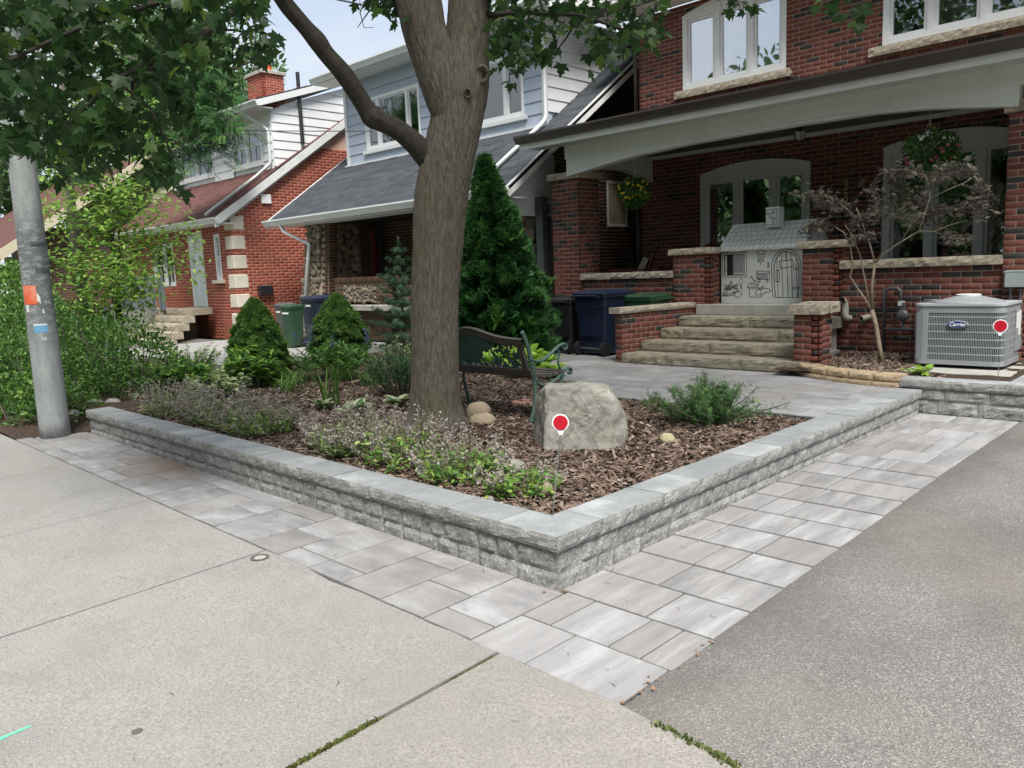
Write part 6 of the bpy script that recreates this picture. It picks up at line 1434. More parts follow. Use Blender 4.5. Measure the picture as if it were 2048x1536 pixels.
for i in range(nu):
    u = .085+(i+.5)*cs; nv = int((crest(u)-.07)/cs)
    for j in range(nv):
        v = .035+(j+.5)*cs; hole = False
        for hu, hv, a, b, th in hol:
            du, dv = u-hu, v-hv
            if abs(du) > .06 or abs(dv) > .06: continue
            x, y = du*math.cos(th)+dv*math.sin(th), -du*math.sin(th)+dv*math.cos(th)
            if (x/a)**2+(y/b)**2 < 1: hole = True; break
        if not hole:
            w = .004*noise.noise(Vector((u*40, v*40, 0))); q = [bk(u+sx*cs/2, v+sv*cs/2, .004+w*0) for sx, sv in ((-1, -1), (1, -1), (1, 1), (-1, 1))]; q2 = [bk(u+sx*cs/2, v+sv*cs/2, -.006) for sx, sv in ((-1, -1), (1, -1), (1, 1), (-1, 1))]
            m.add(q+q2, [(0, 1, 2, 3), (7, 6, 5, 4), (0, 4, 5, 1), (1, 5, 6, 2), (2, 6, 7, 3), (3, 7, 4, 0)])
m.build('cast_panel', 'bench_panel', bn)
for u in (.2, .5, .86, 1.15): MB().obox(bk(u, crest(u)-.03, .018), (Xa, tl, bnn), (.022, .012, .006)).build('bracket', 'lantern', bn)
for u in (.12, .45, .8): MB().obox(bk(u, .015, -.02), (Xa, tl, bnn), (.012, .02, .005)).build('bracket', 'lantern', bn)

# ---------------------------------------------------------------- boulder and rocks
hr = Vector((_r.x, _r.y, 0)).normalized()
def rock(name, label, c, planes, mat, sub=5, amp=.012, size=1, group=None, rough=7):
    bm = bmesh.new(); bmesh.ops.create_icosphere(bm, subdivisions=sub, radius=1); c = Vector(c); rr3 = random.Random(21); planes = list(planes)
    for _ in range(0):
        d = Vector((rr3.gauss(0, 1), rr3.gauss(0, 1), abs(rr3.gauss(.2, .6)))).normalized(); t = min(p[1]/d.dot(Vector(p[0]).normalized()) for p in planes if d.dot(Vector(p[0]).normalized()) > 1e-3)
        nv = (d+Vector((rr3.gauss(0, .1), rr3.gauss(0, .1), rr3.gauss(0, .1)))).normalized(); planes.append((tuple(nv), nv.dot(d*t)*rr3.uniform(.972, .99)))
    for v in bm.verts:
        d = v.co.normalized(); t = min((p[1]/max(1e-3, d.dot(Vector(p[0]).normalized())) for p in planes if d.dot(Vector(p[0]).normalized()) > 1e-3), default=1); t *= size
        w = d*t; w = w+d*(amp*(fbm((w.x*rough+c.x, w.y*rough, w.z*rough+c.y), 5))*1.6)
        v.co = hr*w.x+HF*w.y+Za*w.z
    me = bpy.data.meshes.new(name); bm.to_mesh(me); bm.free(); me.materials.append(MAT[mat]); me.polygons.foreach_set('use_smooth', [True]*len(me.polygons))
    o = bpy.data.objects.new(name, me); link(o); o.location = c; WORLD[o.name] = Matrix.Translation(c); return tag(o, label, 'rock' if 'rock' in name else 'boulder', group, 'thing')
q = gr(1168, 893, .27)+HF*.16
rock('boulder', 'big pale grey angular boulder behind the round red marker', (q.x, q.y, .47), [((-1, -.15, .10), .325), ((.05, 0, 1), .262), ((.86, -.05, .5), .315), ((1, -.1, -.12), .36), ((-.05, -1, .22), .21), ((.6, -.8, .1), .31), ((0, 1, .2), .24), ((0, 0, -1), .3), ((-.75, .1, .66), .385), ((.3, -.6, .74), .305)], "boulder", 6, .010, rough=5)
round_ = lambda a, b, c_: [(tuple(u), 1) for u in ()]
def pebble(name, label, px, py, z, a, b, h, mat='boulder', group='rocks in the mulch'):
    bm = bmesh.new(); bmesh.ops.create_icosphere(bm, subdivisions=4, radius=1); c = gr(px, py, z)+HF*b*.6; k = px*.01
    for v in bm.verts:
        d = v.co.copy(); s = 1+.12*noise.noise(d*1.2+Vector((k, 0, 0)))+.03*noise.noise(d*5+Vector((k, 0, 0))); v.co = (hr*d.x*a+HF*d.y*b+Za*d.z*h)*s
    me = bpy.data.meshes.new(name); bm.to_mesh(me); bm.free(); me.materials.append(MAT[mat]); me.polygons.foreach_set('use_smooth', [True]*len(me.polygons))
    o = bpy.data.objects.new(name, me); link(o); o.location = (c.x, c.y, z+h*.55); tag(o, label, 'rock', group, 'thing')
plain('rock_tan', '#968873', .85, .2, 7, .5, 60); plain('rock_grey', '#86847c', .85, .2, 7, .5, 60); plain('rock_pale', '#a8a27f', .85, .15, 7, .5, 60)
pebble('rock', 'smooth tan rock leaning against the maple root', 966, 856, .27, .125, .1, .085, 'rock_tan'); pebble('rock', 'tan rock hidden behind the smooth one at the maple root', 958, 836, .27, .12, .09, .1, 'rock_tan')
pebble('rock', 'rounded grey rock among the catmint flowers', 1030, 944, .26, .075, .06, .055, 'rock_grey'); pebble('rock', 'small ochre rock beside the nearest catmint tuft', 1094, 990, .255, .048, .05, .055, 'rock_tan'); pebble('rock', 'pale yellowish round rock alone in the mulch', 1336, 886, .26, .062, .055, .048, 'rock_pale'); pebble('rock', 'pinkish broken rock in front of the yew', 1400, 846, .26, .07, .05, .035, 'rock_tan'); pebble('rock', 'tiny grey stone in front of the nearest catmint', 982, 1003, .255, .02, .02, .02, 'rock_grey')
pebble('rock', 'flat rock in the shade at the hedge foot', 186, 812, .2, .11, .1, .05, 'rock_grey'); pebble('rock', 'pointed rock next to the wall end', 222, 812, .2, .1, .08, .06, 'rock_grey'); pebble('rock', 'dark rock half under the hedge beside the pole', 150, 832, .15, .1, .1, .05, 'rock_grey')
for lb, x, y in (('reddish stepping slab under the bench', 1062, 806), ('reddish stepping slab by the patio edge', 1186, 787)):
    q = gr(x, y, .275); tag(MB().bbox(q.x-.2, q.x+.2, q.y-.12, q.y+.12, .25, .29, .01).build('stepping_slab', 'pink_slab'), lb, 'slab', 'stepping slabs', 'thing')

# ---------------------------------------------------------------- red driveway markers
def marker(label, base, head, r):
    t = thing('driveway_marker', label, 'marker', base, group='red reflector markers', kind='thing'); base = Vector(base); head = Vector(head)
    MB().tube([base-Za*.05, base.lerp(head, .6)+Vector((.004, 0, 0)), head-Za*r*1.2], .0035, 6).build('rod', 'steel_rod', t)
    n = (CAM-head); n.z *= .2; n.normalize(); s = Za.cross(n).normalized(); up = n.cross(s); m = MB()
    def ring(rad, z, k=28): return [head+s*math.cos(6.283*i/k)*rad+up*math.sin(6.283*i/k)*rad+n*z for i in range(k)]
    k = 28; A, B = ring(r, -.004), ring(r, .004); m.add(A+B, [tuple(range(k-1, -1, -1)), tuple(range(k, 2*k))]+[(i, (i+1) % k, k+(i+1) % k, k+i) for i in range(k)])
    m.prism([head-up*r*.8-s*r*.45-n*.004, head-up*r*1.45-s*r*.18-n*.004, head-up*r*1.45+s*r*.18-n*.004, head-up*r*.8+s*r*.45-n*.004], n*.008); m.build('holder', 'white_vinyl', t)
    A = ring(r*.86, .0045); B = ring(r*.82, .008); MB().add(A+B, [tuple(range(k, 2*k))]+[(i, (i+1) % k, k+(i+1) % k, k+i) for i in range(k)]).build('reflector', 'red_reflector', t)
marker('round red reflector on a thin rod in front of the boulder', (-.31, .31, .24), atv(1121, 845, HF.dot(Vector((-.31, .31, 0))-Vector((CAM.x, CAM.y, 0)))), .048)
marker('round red reflector on a thin rod in front of the air conditioner', (.57, 6.11, .37), pl(2001, 652, 6.11), .066)

# ---------------------------------------------------------------- concrete utility pole
up_ = thing('utility_pole', 'round grey concrete pole with torn orange poster and tape marks', 'utility pole', (-7.1, -.31, .03), kind='thing')
prof = [(.153-.0075*z, z) for z in np.linspace(-.05, 9.5, 40)]
MB().lathe((-7.1, -.31, .03), [(max(.08, r), z) for r, z in prof], 40).build('shaft', 'pole_concrete', up_, smooth=True)
cd = Vector((CAM.x+7.1, CAM.y+.31, 0)).normalized(); rd = Vector((-cd.y, cd.x, 0))
def patch(name, mat, s0, s1, y0, y1, dr=.003, wob=0, parent=None):
    hd_ = HF.dot(Vector((-7.1, -.31, 0))-Vector((CAM.x, CAM.y, 0))); z1 = atv(60, y0, hd_-.15).z; z0 = atv(60, y1, hd_-.15).z; m = MB(); n = 12; vs = []
    for i in range(n+1):
        s = s0+(s1-s0)*i/n; a = math.asin(max(-1, min(1, s)))
        for z in (z0, z1):
            r = .153-.0075*z+dr; w = wob*noise.noise(Vector((s*5, z*7, 1))); vs.append(Vector((-7.1, -.31, z+w))+(cd*math.cos(a)+rd*math.sin(a))*r)
    m.add(vs, [(2*i, 2*i+2, 2*i+3, 2*i+1) for i in range(n)]); return m.build(name, mat, parent or up_)
p_ = patch('poster', 'poster_orange', -.92, -.1, 571, 609, .004, .012); patch('poster_stain', 'sticker_white', -.3, .1, 588, 606, .003, .05); patch('sticker', 'poster_blue', -.55, .35, 648, 666); patch('sticker_stripe', 'sticker_white', -.53, .33, 649, 652, .005); patch('torn_paper', 'sticker_white', -.85, -.7, 610, 624, .003, .02); patch('torn_paper', 'sticker_white', .15, .25, 620, 628, .003)
patch('metal_band', 'pipe_grey', -.1, .97, 483, 490, .006); patch('tape', 'pipe_grey', .0, .9, 535, 548, .002, .03)
text_part('36', 'painted_mark', .06, 'sticker_white', up_, Matrix.Translation(tuple(Vector((-7.1, -.31, atv(60, 674, 9.0).z))+(cd*math.cos(.0)+rd*.0)*.1485)) @ Matrix(((rd.x, 0, cd.x, 0), (rd.y, 0, cd.y, 0), (0, 1, 0, 0), (0, 0, 0, 1))), .002)

# ---------------------------------------------------------------- air conditioner
ac = thing('air_conditioner', 'grey outdoor air conditioner with louvred sides and blue oval badge', 'air conditioner', (.03, 7.15, .385), kind='thing')
x0, x1, y0, y1 = -.43, .47, 6.72, 7.5
def rrect(i, r, n=7):
    a0, a1, b0, b1 = x0+i, x1-i, y0+i, y1-i; P = []
    for cx_, cy_, st in ((a1-r, b0+r, -90), (a1-r, b1-r, 0), (a0+r, b1-r, 90), (a0+r, b0+r, 180)):
        for k in range(n+1): a = R(st+90*k/n); P.append((cx_+r*math.cos(a), cy_+r*math.sin(a)))
    return P
def ringbox(i, r, z0, z1, name, mat, cap=True):
    P = rrect(i, r); n = len(P); m = MB(); m.add([(x, y, z0) for x, y in P]+[(x, y, z1) for x, y in P], [(k, (k+1) % n, n+(k+1) % n, n+k) for k in range(n)]+([tuple(range(n, 2*n)), tuple(range(n-1, -1, -1))] if cap else [])); return m.build(name, mat, ac)
ringbox(-.005, .1, .425, .475, 'base_pan', 'ac_metal'); ringbox(.03, .09, .47, 1.0, 'coil', 'ac_dark'); ringbox(.0, .1, 1.0, 1.075, 'top_rim', 'ac_metal'); ringbox(-.012, .11, 1.075, 1.098, 'lid', 'ac_light')
MB().box(x0+.12, x0+.2, y0+.05, y0+.13, .38, .426).box(x1-.2, x1-.12, y0+.05, y0+.13, .38, .426).box(x0+.12, x0+.2, y1-.13, y1-.05, .38, .426).box(x1-.2, x1-.12, y1-.13, y1-.05, .38, .426).build('feet', 'rubber', ac, kind='stuff')
def along(i, r, lo, hi, step):
    P = rrect(i, r, 12); P = P[-6:]+P[:22] if False else P; out = []; L = 0; seg = []
    for (a, b), (c, d) in zip(P, P[1:]+P[:1]): seg.append(((a, b), (c, d), L)); L += math.hypot(c-a, d-b)
    s = 0
    while s < L:
        for (a, b), (c, d), l0 in seg:
            l = math.hypot(c-a, d-b)
            if l0 <= s < l0+l: t = (s-l0)/l; out.append((a+(c-a)*t, b+(d-b)*t, (c-a)/l, (d-b)/l)); break
        s += step
    return out
m = MB()
for (x, y, tx, ty) in along(.012, .095, 0, 1, .0165):
    if y > 7.4 or (x < -.30 and y < 7.3): continue
    m.obox((x, y, .737), ((tx, ty, 0), (ty, -tx, 0), Za), (.0032, .009, .264))
m.build('louvers', 'ac_metal', ac, kind='stuff')
P = rrect(.004, .1); n = len(P)
for k in range(6):
    z = .475+.525*(k+.5+.36)/6.4; m = MB(); m.add([(a, b, z-.006) for a, b in P]+[(a, b, z+.006) for a, b in P], [(j, (j+1) % n, n+(j+1) % n, n+j) for j in range(n)]); o = m.build('guard_band', 'ac_light', ac)
MB().box(-.305, -.275, y0-.006, y0+.03, .475, 1.0).box(x1-.03, x1+.006, 6.86, 6.885, .475, 1.0).build('corner_post', 'ac_metal', ac, kind='stuff'); m = MB()
m.prism([(x0-.006, y0+.1, .475), (x0+.004, y0+.05, .475), (x0+.03, y0+.012, .475), (x0+.1, y0-.006, .475), (-.306, y0-.006, .475), (-.306, y0+.02, .475), (x0+.02, y0+.16, .475)], (0, 0, .525)); m.build('corner_panel', 'ac_metal', ac)
MB().box(x1-.001, x1+.007, 7.2, 7.44, .55, 1.0).build('service_panel', 'ac_metal', ac); MB().box(x1+.007, x1+.01, 7.22, 7.3, .8, .98).box(x1+.007, x1+.01, 7.32, 7.4, .72, .99).build('label_sheet', 'sticker_white', ac)
MB().lathe((.02, 7.1, 0), [(.365, 1.10), (.36, 1.112), (.14, 1.165), (.13, 1.17)], 40).build('fan_guard', 'ac_metal', ac, smooth=False); MB().lathe((.02, 7.1, 0), [(.128, 1.171), (.128, 1.186), (.11, 1.19)], 30).build('fan_cap', 'ac_cap', ac)
lg = pl(1915, 649, y0-.01); m = MB(); k = 32
def oval(a, b, y): return [(lg.x+a*math.cos(6.283*i/k), y, lg.z+b*math.sin(6.283*i/k)) for i in range(k)]
A, B = oval(.108, .041, y0-.002), oval(.105, .039, y0-.014); m.add(A+B, [tuple(range(2*k-1, k-1, -1))]+[((i+1) % k, i, k+i, k+(i+1) % k) for i in range(k)]); bd = m.build('badge', 'ac_light', ac)
A, B = oval(.100, .034, y0-.0145), oval(.100, .034, y0-.016); MB().add(A+B, [tuple(range(2*k-1, k-1, -1))]+[((i+1) % k, i, k+i, k+(i+1) % k) for i in range(k)]).build('badge_field', 'logo_blue', bd)
text_part('Carrier', 'badge_lettering', .056, 'white_vinyl', bd, Matrix.Translation((lg.x, y0-.0165, lg.z)) @ Matrix.Rotation(R(90), 4, 'X'), .001, .3, bold=.0014)
pad = tag(MB().bbox(-.5, .62, 6.35, 7.68, .34, .385, .01).build('equipment_pad', 'landing'), 'thin concrete pad under the air conditioner', 'pad', kind='thing')

# ---------------------------------------------------------------- wheeled bins
def bin_(label, loc, rz, mat, w=.58, d=.62, h=1.0, lid=None, group='wheeled bins', sticker=None, wheels=True):
    t = thing('wheeled_bin', label, 'bin', loc, rz, group, 'thing'); lid = lid or mat; k = .82; m = MB()
    def rr(ww, dd, z, r=.05): 
        P = []
        for cx_, cy_, st in ((ww/2-r, -dd/2+r, -90), (ww/2-r, dd/2-r, 0), (-ww/2+r, dd/2-r, 90), (-ww/2+r, -dd/2+r, 180)):
            for i in range(4): a = R(st+30*i); P.append((cx_+r*math.cos(a), cy_+r*math.sin(a), z))
        return P
    L = [rr(w*k, d*k, .04), rr(w*.93, d*.93, h*.72), rr(w*.95, d*.95, h*.74), rr(w*.97, d*.97, h*.9), rr(w*1.04, d*1.04, h*.905), rr(w*1.04, d*1.04, h*.94)]; n = 16; vs = sum(L, []); fs = []
    for j in range(len(L)-1): fs += [(j*n+i, j*n+(i+1) % n, (j+1)*n+(i+1) % n, (j+1)*n+i) for i in range(n)]
    m.add(vs, fs+[tuple(range(n-1, -1, -1)), tuple(range((len(L)-1)*n, len(L)*n))]); m.build('body', mat, t, local=True)
    m = MB(); L = [rr(w*1.06, d*1.08, h*.942, .06), rr(w*1.06, d*1.08, h*.965, .06), rr(w*.9, d*.92, h*1.0, .06), rr(w*.6, d*.6, h*1.015, .06)]; vs = sum(L, []); fs = []
    for j in range(len(L)-1): fs += [(j*n+i, j*n+(i+1) % n, (j+1)*n+(i+1) % n, (j+1)*n+i) for i in range(n)]
    m.add(vs, fs+[tuple(range(n-1, -1, -1)), tuple(range((len(L)-1)*n, len(L)*n))]); m.build('lid', lid, t, local=True)
    MB().tube([(-w*.4, -d*.56, h*.9), (-w*.4, -d*.64, h*.93), (w*.4, -d*.64, h*.93), (w*.4, -d*.56, h*.9)], .016, 8).build('handle', lid, t, local=True)
    if wheels:
        for sx in (-1, 1):
            q = MB(); c = Vector((sx*w*.40, -d*.42, .11)); q.tube([c-Xa*.03, c-Xa*.026, c+Xa*.026, c+Xa*.03], [.095, .11, .11, .095], 20); wl = q.build('wheel', 'rubber', t, local=True); q = MB(); q.tube([c-Xa*.034, c+Xa*.034], .055, 14); q.build('hub', 'black_plastic', wl, local=True)
        MB().tube([(-w*.4, -d*.42, .11), (w*.4, -d*.42, .11)], .014, 8).build('axle', 'pipe_grey', t, local=True)
    q = MB(); q.box(-w*.3, w*.3, -d*.47, -d*.4, h*.3, h*.62)
    q.build('back_panel', mat, t, local=True)
    if sticker: MB().box(-.1, .1, d*.475, d*.49, h*.79, h*.83).box(-.1, .1, -d*.495, -d*.48, h*.79, h*.83).build('sticker', 'sticker_white', t, local=True)
    return t
bin_('black wheeled bin squeezed against the brick porch pier', (-5.75, 6.98, .297), R(4), 'black_plastic', .42, .5, .9); bin_('dark blue wheeled bin beside the porch steps', (-5.08, 7.02, .297), R(-3), 'bin_blue', .66, .72, 1.0); bin_('green bin behind the stair wall with only its lid showing', (-4.5, 7.36, .297), R(88), 'bin_green', .5, .55, .92)
bin_('grey wheeled bin in front of the neighbouring brick wall', (-12.5, 5.75, .27), R(175), 'bin_grey', .34, .36, .9, sticker=1); bin_('green wheeled bin leaning between grey and blue bins', (-12.02, 5.62, .27), R(186), 'bin_green', .33, .36, .88, sticker=1); bin_('blue wheeled bin behind the rounder dwarf spruce', (-12.2, 6.45, .27), R(178), 'bin_blue', .66, .7, 1.02, sticker=1)

# ---------------------------------------------------------------- cardboard playhouse
ph = thing('playhouse', 'white cardboard playhouse with black line drawing on the porch', 'playhouse', (-2.95, 8.3, 1.036), kind='thing')
PY = 8.0; zb = 1.037; a_ = pl(1443, 597, PY).x; b_ = pl(1606, 597, PY).x; zt = 1.86; zr = 2.2; yr = 8.42; ye = 8.84
MB().box(a_, b_, PY, PY+.01, zb, zt).build('front_wall', 'card_white', ph)
for x in (a_, b_-.01): MB().prism([(x, PY+.011, zb), (x, ye, zb), (x, ye, zt), (x, yr, zr), (x, PY+.011, zt)], (.01, 0, 0)).build('side_wall', 'card_white', ph)
rl, rr_ = a_-.03, b_+.03
MB().prism([(rl, PY-.06, zt-.05), (rr_, PY-.06, zt-.05), (rr_, yr, zr+.01), (rl, yr, zr+.01)], (0, -.004, .009)).build('roof_panel', 'card_white', ph); MB().prism([(rl, ye+.06, zt-.05), (rr_, ye+.06, zt-.05), (rr_, yr, zr+.012), (rl, yr, zr+.012)], (0, .004, .009)).build('roof_panel', 'card_white', ph)
c0 = pl(1531, 452, 8.2); c1 = pl(1557, 413, 8.2); chn = MB().box(c0.x, c1.x, 8.2, 8.38, c0.z-.02, c1.z).build('chimney', 'card_white', ph)
ink = MB()
def stroke(pts, Y=PY-.002, w=.008, closed=False):
    P = [pl(1430+x/7.315, 400+y/7.315, Y) for x, y in pts]
    if closed: P.append(P[0])
    for a, b in zip(P[:-1], P[1:]):
        d = b-a
        if d.length < 1e-5: continue
        d.normalize(); s = Vector((-d.z, 0, d.x))*(w/2); a2, b2 = a-d*w*.3, b+d*w*.3
        ink.add([a2-s, b2-s, b2+s, a2+s], [(0, 1, 2, 3)])
def rect(x0_, y0_, x1_, y1_, **k): stroke([(x0_, y0_), (x1_, y0_), (x1_, y1_), (x0_, y1_)], closed=True, **k)
stroke([(105, 770), (180, 765), (200, 740), (240, 735), (265, 715), (300, 720), (330, 735), (370, 735), (380, 750), (460, 750)]); rect(108, 772, 458, 1128); rect(132, 798, 432, 1100); rect(270, 795, 412, 1085); rect(140, 805, 180, 1100)
for i in range(9): y = 815+i*29; stroke([(278, y), (408, y-3)], w=.006); stroke([(278, y+12), (408, y+9)], w=.006); stroke([(142, y), (180, y)], w=.006)
stroke([(270, 740), (280, 752), (292, 740)])
stroke([(610, 775), (650, 740), (672, 728), (695, 740), (735, 770), (728, 790), (615, 790), (610, 775)]); stroke([(622, 792), (638, 885), (705, 885), (720, 790)]); stroke([(655, 795), (660, 880)], w=.006); stroke([(680, 795), (680, 880)], w=.006); stroke([(618, 885), (712, 885), (700, 900), (668, 920), (632, 900), (618, 885)]); stroke([(668, 920), (668, 950)])
rect(608, 1040, 800, 1070); rect(612, 1070, 795, 1160); 
for y in (1090, 1110, 1130, 1145): stroke([(620, y), (770, y-4)], w=.007)
rect(640, 1165, 660, 1200); rect(752, 1165, 775, 1200)
for y in (920, 950, 980): stroke([(780+12*math.cos(t), y+13*math.sin(t)) for t in np.linspace(0, 6.28, 10)], w=.006)
ao = [(850, 1425), (835, 1250), (828, 1080), (830, 950), (850, 860), (900, 780), (970, 728), (1045, 712), (1120, 725), (1190, 780), (1240, 860), (1255, 940), (1262, 1100), (1258, 1300), (1255, 1425)]; ai = [(885, 1425), (868, 1250), (862, 1080), (865, 960), (885, 880), (930, 805), (985, 765), (1045, 752), (1105, 765), (1165, 810), (1210, 880), (1225, 960), (1230, 1100), (1225, 1300), (1222, 1425)]
stroke(ao, w=.010); stroke(ai, w=.012); stroke([(885, 1425), (1222, 1425)])
for xa, xb, yt in ((905, 925, 850), (970, 995, 770), (1045, 1070, 755), (1110, 1135, 770), (1185, 1205, 840)): stroke([(xa, yt), (xb, 1425)], w=.008)
stroke([(940, 895), (1135, 872), (1150, 970), (960, 1000), (940, 895)], w=.010); stroke([(1035, 760), (1035, 870)], w=.006); rect(1145, 992, 1230, 1018); rect(1148, 1278, 1235, 1305); rect(893, 1028, 940, 1195, w=.010)
rb = random.Random(2)
for i in range(46):
    cx_, cy_ = rb.gauss(230, 62), rb.gauss(1290, 45)
    if 110 < cx_ < 400 and 1200 < cy_ < 1400: s = rb.uniform(10, 18); stroke([(cx_+s*math.cos(t)*(1+.3*math.sin(3*t)), cy_+s*math.sin(t)) for t in np.linspace(0, 6.28, 9)], w=.005)
for i in range(10): x = 110+i*16; stroke([(x, 1410-i*3), (x+10, 1385), (x+22, 1400)], w=.005)
stroke([(335+52*math.cos(t), 1378+45*math.sin(t)) for t in np.linspace(0, 6.28, 16)], w=.008); stroke([(350, 1190), (370, 1150), (395, 1160), (400, 1210), (380, 1240), (350, 1190)], w=.006); stroke([(385, 1240), (400, 1330)], w=.006)
stroke([(470, 1275), (640, 1275), (660, 1300), (490, 1300), (470, 1275)]); stroke([(500, 1300), (505, 1420), (680, 1420), (670, 1340)]); stroke([(475, 1270), (500, 1225), (540, 1210), (580, 1225), (600, 1270)]); stroke([(530, 1215), (525, 1268)], w=.006); stroke([(555, 1215), (560, 1268)], w=.006); stroke([(540, 1140), (630, 1250)], w=.008); stroke([(532+14*math.cos(t), 1128+14*math.sin(t)) for t in np.linspace(0, 6.28, 9)], w=.006)
stroke([(590, 1370), (600, 1325), (640, 1310), (700, 1255), (705, 1270), (660, 1320), (720, 1290), (780, 1300), (820, 1330), (790, 1350), (740, 1350), (690, 1385), (590, 1390), (590, 1370)], w=.008); stroke([(560, 1180), (620, 1190), (640, 1240), (600, 1250)], w=.006)
ink.build('line_drawing', 'ink', ph, kind='stuff')
# roof tiles and chimney stones drawn on the card
ink = MB(); sv = Vector((0, yr-PY+.06, zr-zt+.06)); Ls = sv.length; sv.normalize(); nn = Xa.cross(sv).normalized(); o0 = Vector((rl, PY-.06, zt-.05))+nn*.0115
def rline(u0, v0, u1, v1, w=.007):
    a, b = o0+Xa*u0+sv*v0, o0+Xa*u1+sv*v1; d = (b-a).normalized(); s = d.cross(nn)*(w/2); ink.add([a-s, b-s, b+s, a+s], [(0, 1, 2, 3)])
W_ = rr_-rl; rows_ = 6
for j in range(rows_):
    v0, v1 = Ls*j/rows_, Ls*(j+1)/rows_; u = .05*(j % 2)+.01
    while u < W_-.06:
        w = rb.uniform(.06, .12); e = min(W_, u+w); sag = rb.uniform(0, .018); rline(u+.01, v0+.006+sag, e-.012, v0+.006+sag); rline(e-.012, v0+.006+sag, e, v0+.02+sag); rline(e, v0+.02+sag, min(W_, e+.012), v1); u = e
ink.build('roof_drawing', 'ink', ph, kind='stuff'); ink = MB()
for q in ([(745, 145), (840, 135), (845, 185), (745, 195)], [(860, 130), (912, 125), (912, 175), (862, 180)], [(810, 210), (905, 200), (905, 255), (830, 265)], [(740, 215), (785, 212), (800, 270), (845, 280), (845, 365), (740, 370)], [(868, 280), (908, 275), (908, 360), (868, 365)]): stroke(q, 8.198, .008, True)
ink.build('chimney_drawing', 'ink', ph, kind='stuff')
w0, w1 = pl(1430+182/7.315, 400+1100/7.315, PY-.004), pl(1430+262/7.315, 400+800/7.315, PY-.004); MB().box(w0.x, w1.x, PY-.005, PY-.003, w0.z, w1.z).build('window_opening', 'dark_void', ph)

# ---------------------------------------------------------------- porch furniture
def basket(label, c, r, hook, flowers, seed):
    t = thing('hanging_basket', label, 'hanging basket', c, group='hanging baskets', kind='thing'); MB().lathe(c, [(.08, -.16), (.17, -.1), (.22, .02), (.215, .02), (.16, -.08)], 18).build('pot', 'basket_pot', t)
    bumpy('foliage', [(c[0], c[1], c[2]+.05, r, r, r*.62), (c[0]+.1, c[1]-.05, c[2]-.12, r*.75, r*.7, r*.5)], 1900, LEAF_OVAL, .05, 'shrub_leaf', t, .45, .7, (.0, .7), .8, -1, 'stuff', .2)
    m = MB(); h = Vector(hook)
    for k in range(4): a = 6.283*k/4+.5; m.tube([(c[0]+.21*math.cos(a), c[1]+.21*math.sin(a), c[2]+.02), tuple(h-Za*.06)], .003, 5)
    m.tube([tuple(h-Za*.06), tuple(h+Za*.08)], .005, 6); m.build('hanger', 'pvc', t, kind='stuff')
    for nm, mat_, n, zr_ in flowers:
        p, u_ = ell_shell((c[0], c[1], c[2]+.02), (r*1.06, r*1.06, r*.78), n*4, .95); p = p[(u_[:, 2] > zr_[0]) & (u_[:, 2] < zr_[1])][:n]; u2 = (p-np.array(c)); fr_ = rot_frames(u2+rng.normal(0, .1, p.shape), rng.uniform(0, 6, len(p)))
        pet = [(0, 0, .1)]+[(.5*math.cos(6.283*i/10)*(1 if i % 2 == 0 else .72), .5*math.sin(6.283*i/10)*(1 if i % 2 == 0 else .72), .22) for i in range(10)]; scatter(nm, pet, [(0, 1+i, 1+(i+1) % 10) for i in range(10)], p, fr_, rng.uniform(.04, .06, len(p)), rng.random(len(p)), mat_, t, kind='stuff')
basket('hanging basket with yellow flowers by the brick pier', tuple(pl(1266, 385, 8.1)), .27, tuple(pl(1270, 322, 8.1)), [('yellow_flowers', 'flower_yellow', 70, (-.7, .9))], 1)
basket('hanging basket with white and pink petunias above the cut-leaf maple', tuple(pl(1862, 305, 8.0)), .33, tuple(pl(1860, 234, 8.0)), [('white_flowers', 'flower_white', 26, (.25, 1)), ('pink_flowers', 'flower_pink', 26, (-.6, .15))], 2)
q = gr(1600, 254, 3.66); t = thing('ceiling_lantern', 'black ceiling lantern under the porch roof', 'lantern', tuple(q), kind='thing'); MB().lathe(tuple(q), [(.09, 0), (.09, -.02), (.03, -.03), (.03, -.05), (.10, -.06), (.10, -.07)], 16).build('canopy', 'lantern', t); MB().lathe(tuple(q), [(.085, -.075), (.075, -.17), (.03, -.2)], 8).build('lamp_glass', 'curtain', t); m = MB()
for k in range(6): a = 6.283*k/6; m.tube([(q.x+.095*math.cos(a), q.y+.095*math.sin(a), q.z-.065), (q.x+.08*math.cos(a), q.y+.08*math.sin(a), q.z-.18), (q.x, q.y, q.z-.22)], .005, 5)
m.build('cage', 'lantern', t)
def chair(label, loc, rz, cush):
    t = thing('slatted_chair', label, 'chair', loc, rz, 'porch chairs', 'thing')
    for k in range(5): MB().obox(((k-2)*.11, .30, .62), (Xa, Vector((0, .35, 1)).normalized(), Vector((0, -1, .35)).normalized()), (.048, .40-.03*abs(k-2), .01)).build('back_slat', 'chair_red', t, local=True)
    for k in range(4): MB().box(-.27, .27, -.3+.13*k, -.19+.13*k, .36-.02*k, .38-.02*k).build('seat_slat', 'chair_red', t, local=True)
    for s in (-1, 1):
        MB().box(s*.36-.06, s*.36+.06, -.38, .32, .58, .605).build('armrest', 'chair_red', t, local=True)
        for y in (-.32, .26): MB().box(s*.33-.02, s*.33+.02, y-.04, y+.04, 0, .58).build('leg', 'chair_red', t, local=True)
    if cush: MB().obox((0, .16, .60), (Xa, Vector((0, .5, 1)).normalized(), Vector((0, -1, .5)).normalized()), (.2, .2, .05)).build('cushion', 'cushion', t, local=True)
